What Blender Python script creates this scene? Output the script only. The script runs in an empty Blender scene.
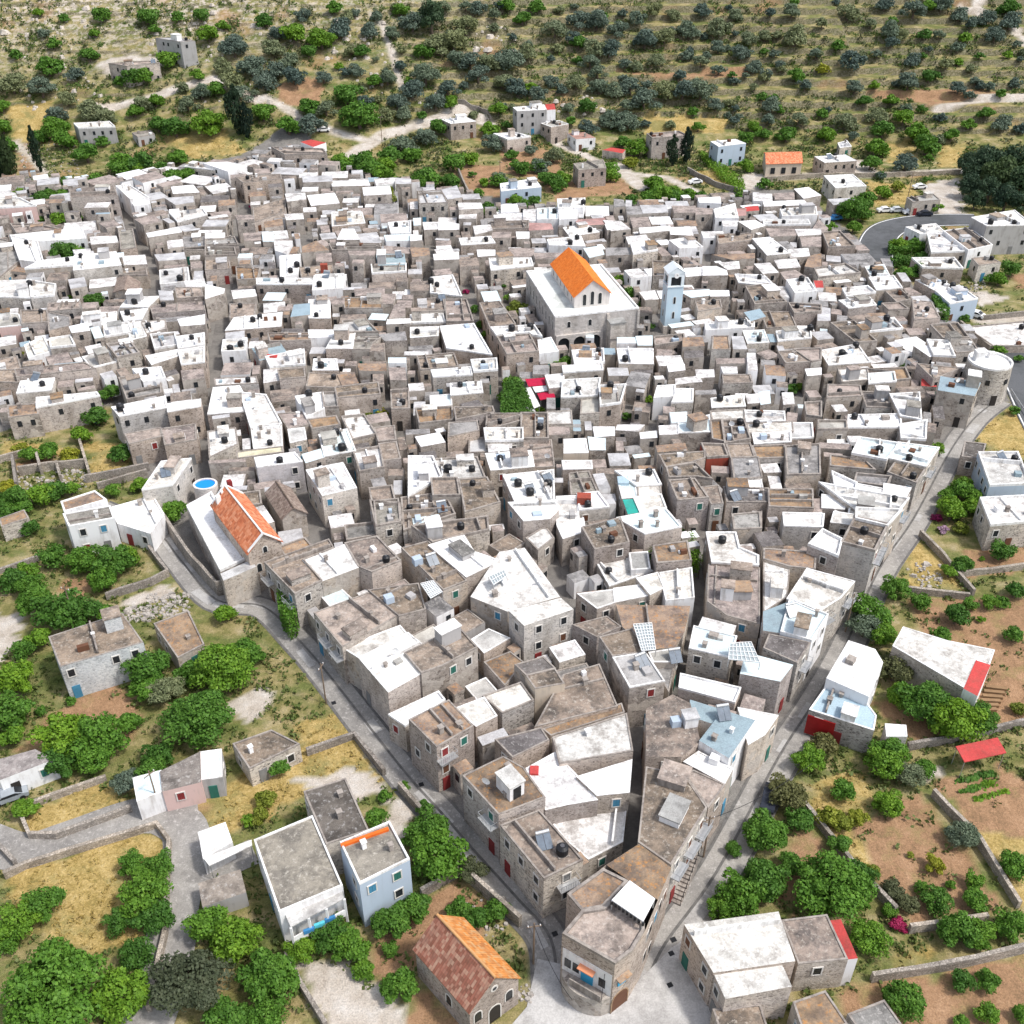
# ------------------------------------------------------------------ survey data
# every line: sheet roof_type height wall_type  x,y x,y x,y x,y   (roof outline read off survey sheets)
SHEETS = dict(A1=(0,0,.2539),A2=(250,0,.2539),A3=(500,0,.2539),A4=(764,0,.2539),
 B1=(0,250,.2539),B2=(250,250,.2539),B3=(500,250,.2539),B4=(764,250,.2539),
 C1=(0,500,.2539),C2=(250,500,.2539),C3=(500,500,.2539),C4=(764,500,.2539),
 D1=(0,750,.26758),D2=(250,750,.26758),D3=(500,750,.26758),D4=(750,750,.26758),
 P1=(0,160,.2002),P2=(205,160,.2002),P3=(410,160,.2002),P4=(615,160,.2002),P5=(819,160,.2002),
 Q1=(0,330,.2002),Q2=(205,330,.2002),Q3=(410,330,.2002),Q4=(615,330,.2002),Q5=(819,330,.2002),F=(0,0,1.0))
HOUSES = """
D3 W 6 s 100,70 205,12 300,110 360,185 250,203 172,222
D3 M 3.2 s 185,262 300,205 480,165 460,345 330,412 235,330
D3 W 6.3 s 285,100 495,35 485,160 362,172
D3 B 7 s 5,285 145,230 235,330 305,412 165,480
F T 8 s 464,776 503,757 523,768 544,797 499,814
C3 D 6.4 s -15,945 160,900 190,945 50,1012
C3 M 6.5 s 205,935 500,840 525,990 235,1040
D3 B 7.9 s 545,62 690,92 775,215 640,432 515,345
D3 N 7.4 s 692,90 722,78 838,130 778,212
D3 W 6.2 s 742,8 866,72 838,124 690,45
C2 N 6.5 s 60,250 310,160 328,192 210,238 282,320 178,372
C2 W 6.6 s 210,238 372,175 425,265 285,318
C2 B 6.4 s 375,172 500,145 592,240 480,285 427,263
C2 A 3.5 s 272,368 352,345 400,390 315,418
C2 N 7 s 255,445 480,362 582,455 365,578
C2 B 7.1 s 470,358 662,332 690,432 588,458
C2 M 6 s 365,582 590,497 617,528 430,622
C2 W 6.8 s 432,625 622,525 680,572 612,607 675,682 545,755
C2 B 7.2 s 612,605 820,502 892,582 760,652 677,682
C2 W 4.6 s 550,850 742,760 766,790 612,892
C2 T 8 s 630,865 782,790 876,890 736,970
C2 W 6.5 s 812,822 922,780 970,850 890,890
C3 M 6 s -65,775 82,722 130,790 10,840
C2 L 4.5 s 875,550 940,510 1020,545 922,602
C3 T 4 s -60,640 40,600 90,640 20,730
C2 W 6.5 s 705,180 840,138 882,205 985,240 852,303
C3 W 6.8 s 0,205 95,190 232,380 30,437 -112,380
C2 B 6 s 600,192 702,165 852,320 762,355
C2 B 6.2 s 650,112 930,75 935,120 722,168
C2 G 6 s 480,12 585,20 592,80 502,105
C2 G 4 s 380,110 490,97 502,140 388,160
C2 B 5 s 602,0 762,-20 802,60 612,120
C3 B 7 s 330,110 470,75 502,165 377,190
C3 A 7 s 472,75 650,40 706,105 572,132
C3 T 7 s 600,180 740,160 756,240 617,250
C3 W 5.5 w 627,290 756,270 766,390 652,402
C3 W 5.7 s 540,310 620,287 645,345 592,372
C3 W 5.2 s 450,350 558,335 590,375 455,402
C3 M 4 s 382,250 500,230 600,282 432,340
C3 L 5 w 510,210 580,205 590,270 520,275
C3 W 6.5 s 30,10 222,0 232,40 197,75 92,85
C3 W 5.5 s 222,100 330,70 340,125 247,155
C3 M 8 s 35,437 240,385 290,430 95,495
C3 L 5.5 s 302,370 450,352 455,405 382,430
C3 B 5.4 s 285,492 420,457 480,500 382,542
C3 T 5.5 s 457,412 750,417 727,520 690,580 592,588 482,500
C3 B 7.5 s 390,540 520,507 580,600 442,617
C3 L 7.3 s 442,622 575,602 650,716 510,742
C3 L 6 s 583,600 710,582 690,640 602,640
C3 G 5 s 602,642 690,642 665,760 640,720
C3 D 6.2 s 62,650 170,620 215,663 105,690
C3 B 7.5 c 105,692 215,666 250,722 140,742
C3 B 6 s 252,690 390,650 460,812 142,892
C3 T 5.5 s 165,902 480,800 492,838 200,930
C3 M 6.5 s 810,130 930,130 945,190 1020,222 1020,262 832,250
C3 N 6 s 820,252 1024,267 1024,490 892,455 816,400
C3 A 7.5 s 765,500 930,540 902,620 747,585
C3 W 5.5 s 712,690 945,745 922,800 706,742
C3 S 7 s 752,790 872,827 842,880 752,850
C3 S 7.5 w 880,830 1000,868 900,1012 790,947
C3 B 7 s 575,822 680,765 750,800 790,950 715,1012 575,1010
C3 L 5 s 920,60 1024,50 1024,110 935,120
C3 M 4.6 s 180,100 215,150 150,200 100,150
C4 W 6 s 232,-60 562,-2 525,45 366,38
C4 B 8 s 362,75 480,102 430,200 312,170
C4 W 8 s 230,122 306,160 290,225 176,180
C4 W 8.1 s 367,40 530,47 481,103 366,76
C4 W 6.4 s 80,55 230,60 225,105 85,100
C4 W 6 s 280,50 350,60 345,95 270,86
C4 T 6.5 s 0,192 205,207 200,272 100,262 0,232
C4 M 7.5 s 170,272 355,322 300,386 210,442 92,390
C4 A 7.3 w 102,392 250,455 185,555 67,522
C4 S 7.2 s 0,440 100,402 64,522 0,512
C4 D 7 s 22,530 180,562 130,640 0,582
C4 A 7 s -70,602 110,650 62,712 -90,682
C4 W 6.6 s -100,820 52,850 0,925 -60,960
C4 M 6.1 s 0,237 100,262 90,382 0,440
C4 W 6 w 335,557 435,590 465,640 410,772 250,702
C4 C 4.5 s 250,730 395,790 440,850 430,905 182,825
C4 M 5 s 550,502 725,557 905,592 885,650 840,632 788,738 510,575
C4 W 3 s 480,885 556,890 560,930 485,930
D1 V 3.5 w -90,60 130,0 195,35 0,110
D1 A 3.5 w 500,107 600,80 606,155 515,190
D1 V 3.6 p 602,80 745,10 748,118 610,152
D1 A 3.5 r 750,10 825,0 828,100 750,110
D1 W 3 w 745,310 840,275 865,345 762,402
D1 V 2.5 r 745,500 895,450 915,530 760,582
D2 K 5.5 w 20,340 232,252 342,508 112,604
D2 D 6 s 205,157 355,110 440,300 287,350
D2 K 7.5 b 342,350 520,275 592,410 412,500
C1 B 6 z 195,540 480,447 560,560 240,655
C1 T 3 s 610,490 740,440 802,570 702,622
C1 G 6 w 258,58 428,28 442,70 278,100
D2 B 3 s -60,-20 80,-70 180,-20 0,70
C1 W 3.6 w 440,35 600,-10 640,60 590,130 470,92
C1 T 3 s 5,75 90,45 105,70 12,100
P1 W 6 p 0,190 95,195 170,232 0,242
P1 W 5 p 0,150 70,165 85,193 0,188
P1 N 3 s 60,325 190,330 290,350 90,370
P1 G 4 s 0,400 58,410 95,505 0,585
P1 W 5 w 62,380 405,345 425,395 187,410
P1 W 5.1 w 60,385 185,414 215,518 105,505
P1 T 3.5 s 35,550 80,512 140,527 135,560
P1 W 6 s 137,545 200,512 373,492 368,530
P1 W 6.1 s 377,480 575,460 600,525 372,550
P1 W 5 w 370,450 445,445 445,477 385,480
P1 N 8.5 s 345,145 570,130 590,180 350,190
P1 W 6 w 577,132 645,125 745,190 650,200
P1 N 6 w 665,85 775,58 822,85 715,112
P1 W 5 w 650,203 740,194 752,218 670,230
P1 N 6 s 670,295 765,275 810,305 715,325
P1 W 5.5 s 730,365 890,335 910,360 740,387
P1 W 5 s 455,385 575,380 585,410 460,420
P1 G 4.5 s 590,350 665,345 682,440 602,450
P1 W 5 s 610,480 725,472 735,520 620,525
P1 N 3.5 s 602,530 730,527 740,580 592,583
P1 W 5 s 860,135 960,125 990,160 870,167
P1 L 5 s 830,190 960,182 962,210 880,222
P1 W 5 s 852,270 1010,250 1030,275 890,310
P1 W 4.5 s 840,405 905,398 910,430 845,440
P1 G 4 s 912,382 1024,380 1024,450 920,450
P1 L 4 s 770,472 920,460 930,495 790,505
P1 W 5 s 0,610 150,605 160,690 0,685
P1 W 5.1 s 153,610 275,628 265,680 163,690
P1 N 5 s 245,718 395,712 395,740 240,755
P1 N 4.8 s 110,757 230,757 240,810 115,820
P1 L 4.5 p 0,765 90,775 108,825 0,835
P1 W 4 w 130,930 215,890 250,960 150,990
P1 L 5 s 255,900 348,885 370,930 260,940
P1 W 6.5 b 352,832 430,815 442,850 365,860
P1 G 5 s 242,765 345,785 345,828 250,850
P1 W 5 s 525,825 640,820 655,865 530,885
P1 W 5.1 s 643,820 700,810 725,880 655,898
P1 L 6 s 540,920 650,905 685,960 570,985
P1 W 5 s 600,740 640,690 795,685 740,740
P1 W 4.8 s 600,762 740,745 710,800 620,810
P1 M 5 s 710,812 820,800 825,845 735,865
P1 W 5 s 885,795 1024,770 1024,820 900,830
P1 W 5.2 s 880,890 1024,870 1024,930 890,950
P1 N 5 s 880,640 1000,640 1010,680 890,690
P1 L 4.5 s 790,650 860,655 870,700 800,702
P1 N 4.5 s 745,728 1024,705 1024,750 760,770
P1 L 4.4 s 760,880 870,870 880,930 780,945
P2 W 6 w 0,15 110,10 200,30 115,55
A2 N 6.5 s 100,570 290,580 300,605 140,612
P2 N 6.3 s 150,85 378,70 385,95 190,115
P2 W 5.5 s 405,170 495,165 500,195 415,205
P2 L 6 s 490,82 630,78 632,105 495,110
P2 W 5.2 s 635,105 810,105 820,125 640,130
P2 W 5 w 850,95 945,90 940,115 860,125
P2 L 6 s 957,90 1024,95 1024,118 960,118
P2 W 4 s 637,262 780,262 795,315 640,330
P2 W 4.6 s 920,320 1024,312 1024,368 935,372
P2 A 4.5 w 900,377 1024,372 1024,400 910,403
P2 W 4.9 s 690,345 740,345 765,395 665,395
P2 N 3.5 s 245,242 398,195 400,260 250,310
P2 T 4 s 300,310 380,295 385,325 305,335
P2 M 4.6 s 395,270 490,265 495,295 405,300
P2 W 4 s 490,237 555,235 557,258 492,262
P2 N 6.5 s 150,275 240,275 245,295 160,300
P2 W 5 s 0,365 100,362 100,388 0,392
P2 G 4.5 s 0,394 150,388 170,430 0,438
P2 D 5 s 0,441 150,441 160,480 0,485
P2 N 4 s 0,500 120,495 130,545 0,555
P2 T 3.8 s 160,540 270,545 260,595 165,600
P2 A 4.6 b 290,362 335,360 340,405 295,405
P2 N 4 s 190,365 285,360 290,400 195,405
P2 W 4.5 w 350,405 430,405 402,465 355,450
P2 T 5.5 s 485,432 555,402 620,450 485,465
P2 W 4.5 w 372,480 480,470 465,570 375,590
P2 W 4.6 s 262,597 540,598 535,622 264,622
P2 W 4.7 w 550,580 700,575 680,640 542,650
P2 N 4 s 470,537 640,522 645,568 480,590
P2 N 5 s 560,470 625,466 630,505 562,505
P2 L 5 s 625,425 870,425 880,452 640,455
P2 N 8.5 s 722,455 845,455 842,475 727,472
P2 L 6 s 835,527 1000,525 1000,560 840,570
P2 S 6.3 s 862,472 990,470 998,522 860,525
P2 N 5 s 752,645 890,640 890,670 757,675
P2 T 5.2 s 695,692 878,690 880,740 702,740
P2 N 5.6 s 630,695 690,692 690,715 640,720
P2 N 5.3 s 886,672 945,670 935,715 890,715
P2 W 4.5 s 110,850 150,790 380,765 375,830
P2 S 5.5 b 435,780 450,725 518,718 518,770
P2 W 5 s 524,702 620,700 620,790 525,790
P2 L 4.2 s 110,865 190,855 190,885 110,892
P2 T 4.6 s 320,870 518,867 520,900 330,905
P2 W 4.8 w 522,850 640,850 635,880 525,885
P2 W 5 s 652,867 745,865 732,940 612,940
P2 G 5 s 750,885 870,890 835,915 820,945 742,945
P2 B 5.2 s 842,922 890,917 888,955 830,957
P2 W 4.6 w 90,905 210,900 205,960 82,965
P2 N 4 s 130,722 250,720 240,780 130,790
P2 M 4.4 s 130,650 250,645 260,680 140,695
P2 L 5 s 692,812 800,802 855,862 700,865
P2 W 5 s 910,795 1024,790 1024,815 905,820
P2 W 6 s 0,620 100,642 95,665 0,695
P2 G 5 s 865,872 1000,855 1010,900 900,905
P2 N 5.2 s 900,430 1024,440 1024,465 900,465
P2 N 5.4 s 950,720 1000,720 1000,780 917,790
P3 W 4.6 b 455,120 620,95 650,135 460,155
P3 G 5.5 s 822,20 960,0 975,40 845,50
P3 L 6 s 40,160 158,150 190,215 45,220
P3 L 6.3 x 162,148 230,130 255,185 192,195
P3 M 6 s 245,215 350,215 360,240 250,245
P3 M 4.6 s 252,257 330,262 325,290 250,290
P3 W 4 s 0,210 40,205 40,245 0,245
P3 A 5 b 15,290 55,288 55,325 18,328
P3 W 4.5 s 62,310 140,308 143,345 70,350
P3 W 4.6 s 145,315 240,320 240,345 147,348
P3 W 5 s 0,370 60,375 60,400 0,405
P3 W 4.9 s 250,395 400,385 420,415 260,425
P3 W 5 s 320,330 397,325 408,350 330,370
P3 N 4.5 s 402,312 590,305 588,340 407,345
P3 R0 4.5 s 592,315 700,318 710,345 600,350
P3 W 4 w 442,270 568,265 570,305 470,308
P3 W 4.2 w 460,225 530,220 540,255 460,260
P3 W 4.6 w 570,250 638,245 638,300 572,303
P3 A 4.4 w 640,250 735,245 735,300 640,302
P3 W 5.8 w 740,200 870,195 860,240 745,243
P3 W 5.5 w 747,246 830,246 830,290 750,295
P3 R0 4.6 s 832,300 970,290 968,320 840,325
P3 W 5 s 972,320 1024,310 1024,345 985,350
P3 W 4.5 s 770,340 880,325 940,360 800,380
P3 W 4.6 w 690,400 850,382 870,430 700,425
P3 N 5.2 s 415,362 500,360 495,385 415,387
P3 W 4.8 s 535,360 590,360 590,390 540,392
P3 T 6 s 0,435 95,440 100,475 10,485
P3 W 6.2 s 115,470 243,457 245,495 120,500
P3 B 5 s 250,497 330,490 340,525 255,530
P3 W 5.5 s 400,497 600,495 610,530 410,552
P3 W 5 s 102,590 215,577 262,685 100,668
P3 B 5.1 s 0,610 98,602 98,650 0,655
P3 B 4.5 s 35,702 168,692 180,760 40,765
P3 N 4.6 s 172,702 285,702 320,813 182,815
P3 W 4 s 0,780 168,775 180,815 0,822
P3 W 5.2 s 148,835 320,820 412,978 182,945
P3 W 4.7 s 0,837 145,832 143,880 0,890
P3 B 5 s 345,715 450,706 530,820 397,840
P3 N 5.5 s 432,885 600,872 645,960 482,975
P3 W 5.6 s 400,842 622,830 662,888 608,880 595,868 430,882
P3 A 5 w 645,902 700,890 735,955 652,965
P3 N 5 s 622,467 760,465 738,490 630,490
P3 A 4.6 s 872,442 950,430 965,470 900,485
P3 N 4.1 s 500,442 615,442 612,480 510,480
P3 W 4.1 s 340,450 420,450 420,475 345,480
P4 G 4 s 0,195 38,200 48,230 0,235
P4 G 4.1 s 52,232 130,230 140,270 62,275
P4 T 4 s 120,200 210,200 215,220 130,222
P4 L 4.2 s 130,227 250,225 260,260 145,265
P4 N 4.4 s 80,290 160,287 175,330 95,335
P4 W 5 s -60,300 30,305 80,345 -20,355
P4 W 5 s 125,340 270,330 275,350 130,365
P4 W 5.1 s 277,337 370,335 385,375 282,370
P4 W 5.6 s 75,422 170,400 215,455 90,475
P4 M 5.4 s 60,385 150,375 165,398 72,418
P4 G 5 s -40,440 68,440 82,470 -40,475
P4 N 4.5 s 290,230 398,230 400,260 300,262
P4 N 4.6 s 402,237 490,242 488,270 402,275
P4 W 4 w 420,190 520,185 525,215 425,210
P4 W 4.8 w 492,247 600,217 618,290 502,290
P4 W 4.4 w 540,305 610,305 605,330 545,330
P4 R0 4.5 s 605,245 650,242 650,275 622,278
P4 X 4.4 s 655,235 710,230 715,250 655,255
P4 W 5 s 745,210 940,200 960,222 750,230
P4 W 4.8 w 830,247 1000,237 1005,275 840,280
P4 W 4.6 s 742,305 960,305 970,325 747,328
P4 N 4.8 s 800,168 890,163 892,195 805,195
P4 W 5.5 s 900,145 965,137 1024,175 945,190
P4 W 5 s 622,307 700,302 745,327 682,345
P4 W 5.2 s 692,397 770,390 870,465 762,475
P4 N 5 s 512,372 688,370 688,398 522,420
P4 W 5.5 w 268,405 380,387 442,440 322,447
P4 W 4.5 w 430,357 540,355 550,385 442,390
P4 W 4.7 s 512,512 620,505 625,543 560,548
P4 W 4.8 s 437,530 508,530 558,550 565,575 437,577
P4 W 4.4 s 352,542 430,537 430,575 360,580
P4 W 4.5 s 605,577 740,580 795,635 622,615
P4 T 4.5 s 482,472 700,465 700,490 592,500
P4 B 5 s 657,640 760,627 850,715 702,725
P4 A 5.2 s 330,657 465,648 465,675 382,685
P4 W 5.1 s 470,650 570,650 573,680 475,682
P4 N 5 s 407,712 520,702 528,738 420,755
P4 S 5 s 652,762 720,747 745,780 682,800
P4 W 4.5 w 455,817 690,800 690,835 460,850
P4 B 4.4 s 732,762 870,762 900,830 762,840
P4 N 5 s 872,722 1024,732 1024,760 900,770
P4 W 5 s 810,862 970,847 975,890 820,905
P4 A 5 s 645,857 740,852 763,910 667,915
P4 T 5 s 487,880 568,880 578,950 482,950
P4 L 5.1 s 582,880 640,880 662,945 590,945
P4 T 5.5 s 345,890 430,888 440,925 345,930
P4 D 5.2 r 345,952 440,950 445,985 345,990
P4 N 4.2 s 200,892 338,877 343,910 205,930
P4 A 5 w 10,885 107,885 108,915 10,915
P4 A 5.1 s 110,882 180,880 180,923 120,923
P4 M 4 s 120,660 200,650 220,695 150,700
P4 W 4.5 w 45,550 120,540 168,580 80,590
P4 W 4 w 145,545 185,540 185,578 170,580
P4 W 5 s 702,520 770,515 810,560 742,565
P4 N 5 s 832,562 900,552 960,592 862,603
P4 W 5 w 862,607 958,597 1000,660 902,670
P4 X 5 w 1000,605 1030,605 1035,635 1010,635
P4 W 4.5 s 802,502 900,492 920,533 822,540
P4 N 4.6 s 760,342 898,347 900,375 780,380
P4 W 4.7 s 905,347 1024,345 1024,370 920,378
P4 W 4.8 s 872,447 960,442 968,478 880,485
P4 T 4.2 s 972,482 1024,470 1024,540 955,530
P4 N 4.6 s 930,385 1024,385 1024,430 940,430
P5 W 5 s 30,82 165,75 230,130 85,140
P5 L 4 y 50,197 170,190 175,215 75,222
P5 L 4 s 445,190 570,175 600,200 470,210
P5 W 4.5 w 440,337 580,320 622,358 505,368
P5 M 4.2 s 545,377 622,374 735,458 565,465
P5 B 5 w 627,357 750,342 860,425 747,450
P5 W 8 r 768,290 975,255 1060,325 840,330
P5 W 4 s 470,497 670,495 712,545 520,540
P5 N 4.5 s 770,492 850,485 900,512 800,525
P5 W 5 s 490,602 575,590 665,632 587,655
P5 W 5.1 b 587,658 698,632 785,695 655,718
P5 W 5 s 255,592 370,585 410,640 290,650
P5 A 5.1 s 235,535 320,525 350,580 262,585
P5 N 4 s 0,300 40,340 20,360 -30,350
P5 N 4.5 s 20,368 100,362 175,435 50,440
P5 M 5 s -20,547 130,525 200,568 0,590
P5 W 5.1 s 122,650 240,637 275,665 140,685
P5 W 5.3 s 105,705 250,690 280,725 150,740
P5 N 4.5 s 332,652 420,647 458,693 390,707
P5 N 4.8 s 320,722 400,717 440,745 350,750
P5 L 5.5 s 205,822 370,797 410,845 255,860
P5 B 5.2 s 65,822 172,812 280,910 182,915
P5 N 5 s 472,702 558,712 598,788 482,798
P5 B 5.5 s 562,832 688,822 740,890 622,895
P5 G 5.3 s 625,900 752,897 790,955 690,962
P5 W 5 s 10,957 190,925 250,1010 52,1024
P5 L 5 s 0,732 50,742 50,800 0,800
P5 M 1.6 s 740,840 1024,812 1040,930 870,930
Q1 L 5.5 s 420,140 540,112 580,160 460,190
Q1 L 6.5 s 545,82 650,67 690,120 592,140
Q1 N 6 s 80,200 420,167 465,193 90,235
Q1 T 5 s 45,382 180,372 185,418 50,435
Q1 W 5.4 s 190,345 480,318 490,332 190,388
Q1 N 5 s 0,205 77,202 85,262 0,260
Q1 G 5 s 602,247 668,237 725,262 800,270 800,320 642,350
Q1 W 7 s 567,390 820,337 828,388 602,430
Q1 W 7.1 s 832,372 1005,347 1005,385 836,413
Q1 N 5 s 632,522 797,492 800,530 652,565
Q1 N 5.1 s 802,495 980,470 985,550 822,580
Q1 W 6.3 w 672,202 800,192 820,240 722,260
Q1 N 6 s 902,202 1015,192 1020,238 910,253
Q1 W 5.6 s 735,132 883,102 898,125 762,170
Q1 M 5.8 s 888,107 1024,85 1024,165 905,178
Q1 W 6 s 806,660 958,645 862,780 708,803
Q1 T 6 w 315,862 470,812 520,850 330,903
Q2 W 5 s 40,290 175,280 195,318 200,410 12,425
Q2 W 5.1 s 182,320 300,330 375,470 235,488
Q2 M 5 s 10,507 155,487 168,570 20,640
Q2 W 5 s 238,492 375,475 380,583 250,590
Q2 Y 5 s 165,612 380,587 385,608 170,638
Q2 N 5.2 s 15,652 200,642 205,657 20,667
Q2 W 6.5 q 245,640 450,612 490,660 260,690
Q2 W 6.8 s 502,700 690,662 760,790 585,830
Q2 A 6 s 482,620 578,592 600,635 502,665
Q2 A 6.1 s 577,527 705,502 745,603 602,628
Q2 L 5.5 s 422,500 490,492 500,545 432,560
Q2 N 5 s 375,422 493,412 518,470 422,493
Q2 T 5.1 s 520,450 650,432 668,470 540,490
Q2 W 5 w 460,342 585,322 590,400 512,440
Q2 G 5 s 592,322 650,320 660,388 602,390
Q2 B 5.5 s 655,290 860,266 870,320 665,338
Q2 B 5.5 s 370,205 490,192 495,235 380,245
Q2 N 4.5 s 525,217 662,225 688,288 512,280
Q2 T 4.7 s 670,225 740,220 758,262 692,273
Q2 W 5 s 550,150 650,150 660,200 545,200
Q2 W 5.2 s 310,142 490,107 495,175 330,187
Q2 M 5 s 300,200 365,195 375,248 300,260
Q2 M 5.1 s 45,242 258,232 268,268 50,280
Q2 T 5 s 760,167 905,167 908,205 770,203
Q2 A 5.1 w 915,137 1005,137 1005,165 915,165
Q2 N 5 s 915,187 1000,187 1008,250 925,250
Q2 B 5 s 925,300 1020,292 1024,395 930,398
Q2 M 5 s 690,442 790,432 850,525 742,550
Q2 N 5.1 s 852,492 940,482 948,545 872,553
Q2 N 5.5 s 875,572 950,562 970,640 892,650
Q2 M 5.6 s 747,612 868,592 888,690 780,710
Q2 G 6.3 s 852,862 960,852 970,958 862,978
Q3 W 5.3 s 302,155 435,147 440,205 317,215
Q3 W 4.7 s 207,272 350,262 358,313 210,325
Q3 A 4 s 107,335 200,327 203,375 110,385
Q3 W 5 s 112,207 300,192 305,225 122,235
Q3 B 5.5 s 217,387 415,382 425,413 227,453
Q3 G 5.6 s 200,467 330,457 338,500 197,530
Q3 T 4.5 s 35,402 205,392 208,453 52,470
Q3 B 5 s 390,422 555,422 555,450 385,497
Q3 B 5.1 s 560,424 682,424 685,545 562,545
Q3 W 5.5 s 377,502 558,500 558,552 385,556
Q3 W 5.8 s 385,622 600,607 613,680 410,698
Q3 W 5.2 s 385,560 510,558 510,600 392,610
Q3 N 4.5 s 560,557 700,552 715,680 622,685
Q3 L 4 s 302,552 375,545 385,610 300,615
Q3 W 6 s 462,730 720,702 725,860 532,888
Q3 W 5.5 s 532,902 700,882 700,940 562,960
Q3 W 5 s 728,832 838,827 848,960 732,988
Q3 W 5.1 s 842,827 935,817 985,885 852,898
Q3 W 5.5 c 767,547 880,542 893,615 767,618
Q3 W 5.1 s 767,657 900,657 903,690 772,693
Q3 A 5 s 887,532 978,540 978,600 897,600
Q3 W 4.9 s 912,482 1024,482 1024,528 922,535
Q3 G 5 s 802,722 888,712 930,810 812,820
Q3 W 5.6 s 0,642 110,642 150,740 0,825
Q3 M 5.5 s 122,652 330,642 368,738 242,748 158,735
Q3 B 6 s 112,752 230,750 243,828 122,830
Q3 B 6.2 s 252,752 380,742 440,860 282,905
Q3 B 5 s 0,837 100,832 125,910 0,990
Q3 A 5.2 s 22,945 135,927 140,950 27,973
Q3 G 5 s 150,965 260,955 320,1010 170,1020
Q3 W 5 s 815,112 960,102 965,165 827,173
Q3 W 5.1 s 767,187 955,172 958,200 772,213
Q3 M 5 s 767,257 945,247 930,328 762,338
Q3 W 4.4 s 682,230 762,222 765,283 702,288
B3 L 5.6 s 395,542 490,537 470,605 400,615
B3 L 4.4 s 325,592 390,582 385,640 322,645
Q3 M 5 s 692,412 800,407 805,468 692,470
Q3 N 5.1 s 692,482 795,482 800,520 692,525
Q4 W 5 s 17,97 185,97 185,168 27,165
Q4 W 5.6 s 267,175 340,172 343,197 275,205
Q4 W 4.5 s 400,197 495,197 498,235 407,240
Q4 W 4.6 w 527,182 610,182 613,215 542,218
Q4 N 4.5 s 542,230 668,227 680,263 547,268
Q4 N 4.7 s 502,142 663,140 663,165 507,170
Q4 W 5.5 w 667,117 695,117 705,198 672,200
Q4 W 4.5 s 300,242 420,227 438,258 302,273
Q4 W 5 w 217,287 295,282 295,333 202,340
Q4 W 5.1 s 307,297 393,297 390,363 280,368
Q4 G 5 s 400,302 503,297 508,320 402,325
Q4 W 5 s 477,342 640,322 655,383 482,390
Q4 M 4.8 s 472,407 650,397 650,448 482,453
Q4 M 4.9 s 655,407 840,412 843,453 662,458
Q4 M 5 s 662,472 880,462 883,503 672,513
Q4 M 5 s 692,522 870,512 873,558 702,568
Q4 A 5.3 w 272,412 360,407 363,458 282,463
Q4 W 5 s 217,477 313,472 318,520 222,525
Q4 A 5.1 s 322,465 465,432 475,508 322,513
Q4 W 4.5 s 122,512 210,502 213,538 127,543
Q4 W 4.4 s 10,472 150,472 120,508 2,500
Q4 B 5.2 s 537,462 640,460 670,548 552,568
Q4 N 5.3 s 562,577 670,572 690,633 582,638
Q4 T 5 s 482,460 530,457 543,560 492,550
Q4 T 5.4 s 692,587 840,582 843,638 712,643
Q4 G 5.5 s 587,642 710,637 728,733 602,743
Q4 G 5.7 s 857,587 1015,577 1018,720 867,723
Q4 T 5.6 s 202,577 350,562 363,600 212,610
Q4 B 6 s 217,622 450,605 453,640 385,662 252,688
Q4 B 6.1 s 252,692 400,668 488,753 405,742 265,745
Q4 N 6.5 s 267,752 400,742 470,840 312,855
Q4 B 5.5 s 432,782 520,775 543,868 480,873
Q4 N 5.4 x 427,572 545,577 568,638 457,645
Q4 D 5 s 550,790 760,797 763,858 565,858
Q4 W 5 s 642,747 723,747 733,797 652,797
Q4 T 5.5 s 772,802 980,802 983,888 777,880
Q4 N 5 s 987,847 1024,847 1024,912 992,910
Q4 W 5.5 s 847,922 1024,920 1024,975 852,980
Q4 G 5.5 s 592,927 715,917 723,988 602,993
Q4 W 5.2 s 15,712 190,707 222,773 110,778
Q4 M 5.1 s 120,782 220,778 225,820 122,828
Q4 A 5 s 22,757 90,757 105,833 42,838
Q4 W 5.2 s 100,842 225,827 248,888 132,913
Q4 E 5.1 s 50,852 95,850 125,905 72,913
Q4 W 5.1 s 17,942 120,922 143,978 22,988
Q4 N 5.5 s 822,112 895,106 975,158 857,165
Q4 N 5.6 s 900,102 1024,97 1024,150 982,158
Q4 W 5 s 957,197 1024,192 1024,220 967,225
Q4 M 4.8 s 832,312 890,312 898,368 842,373
Q4 M 4.6 s 652,322 718,317 728,363 662,368
Q4 A 4.7 s 725,312 765,307 770,363 735,368
Q4 N 4.7 s 952,372 1024,367 1024,438 962,430
Q4 L 4.7 s 882,472 978,472 983,538 882,543
Q5 M 5 s 100,197 235,197 250,248 120,260
Q5 A 5.1 s 252,225 370,217 378,258 255,268
Q5 T 4.9 s 262,202 425,197 448,248 382,255 375,212
Q5 N 5 s 50,277 200,282 208,328 47,338
Q5 D 4.5 s 217,312 348,322 368,388 242,385
Q5 W 5.6 s 360,327 495,319 505,448 412,430
Q5 S 7.5 s 615,235 798,265 770,325 603,298
Q5 W 6 s 545,57 640,62 672,135 577,130
Q5 W 5.8 s 485,82 543,80 573,128 555,130
Q5 N 5.5 s 502,172 695,192 605,230 572,240
Q5 X 4 s 520,247 575,247 578,280 520,276
Q5 W 5 s 152,432 400,427 405,488 147,488
Q5 W 5.1 s 408,482 530,462 525,550 415,545
Q5 A 6.5 s 207,547 395,575 330,650 172,620
Q5 A 6.6 s 400,567 590,592 530,680 362,642
Q5 T 5.5 s 62,632 220,652 268,698 62,680
Q5 B 6 s 392,655 530,685 480,760 352,712
Q5 G 5.3 s 192,727 350,742 330,783 182,765
Q5 W 5.6 s 72,722 180,772 172,828 92,833
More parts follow.
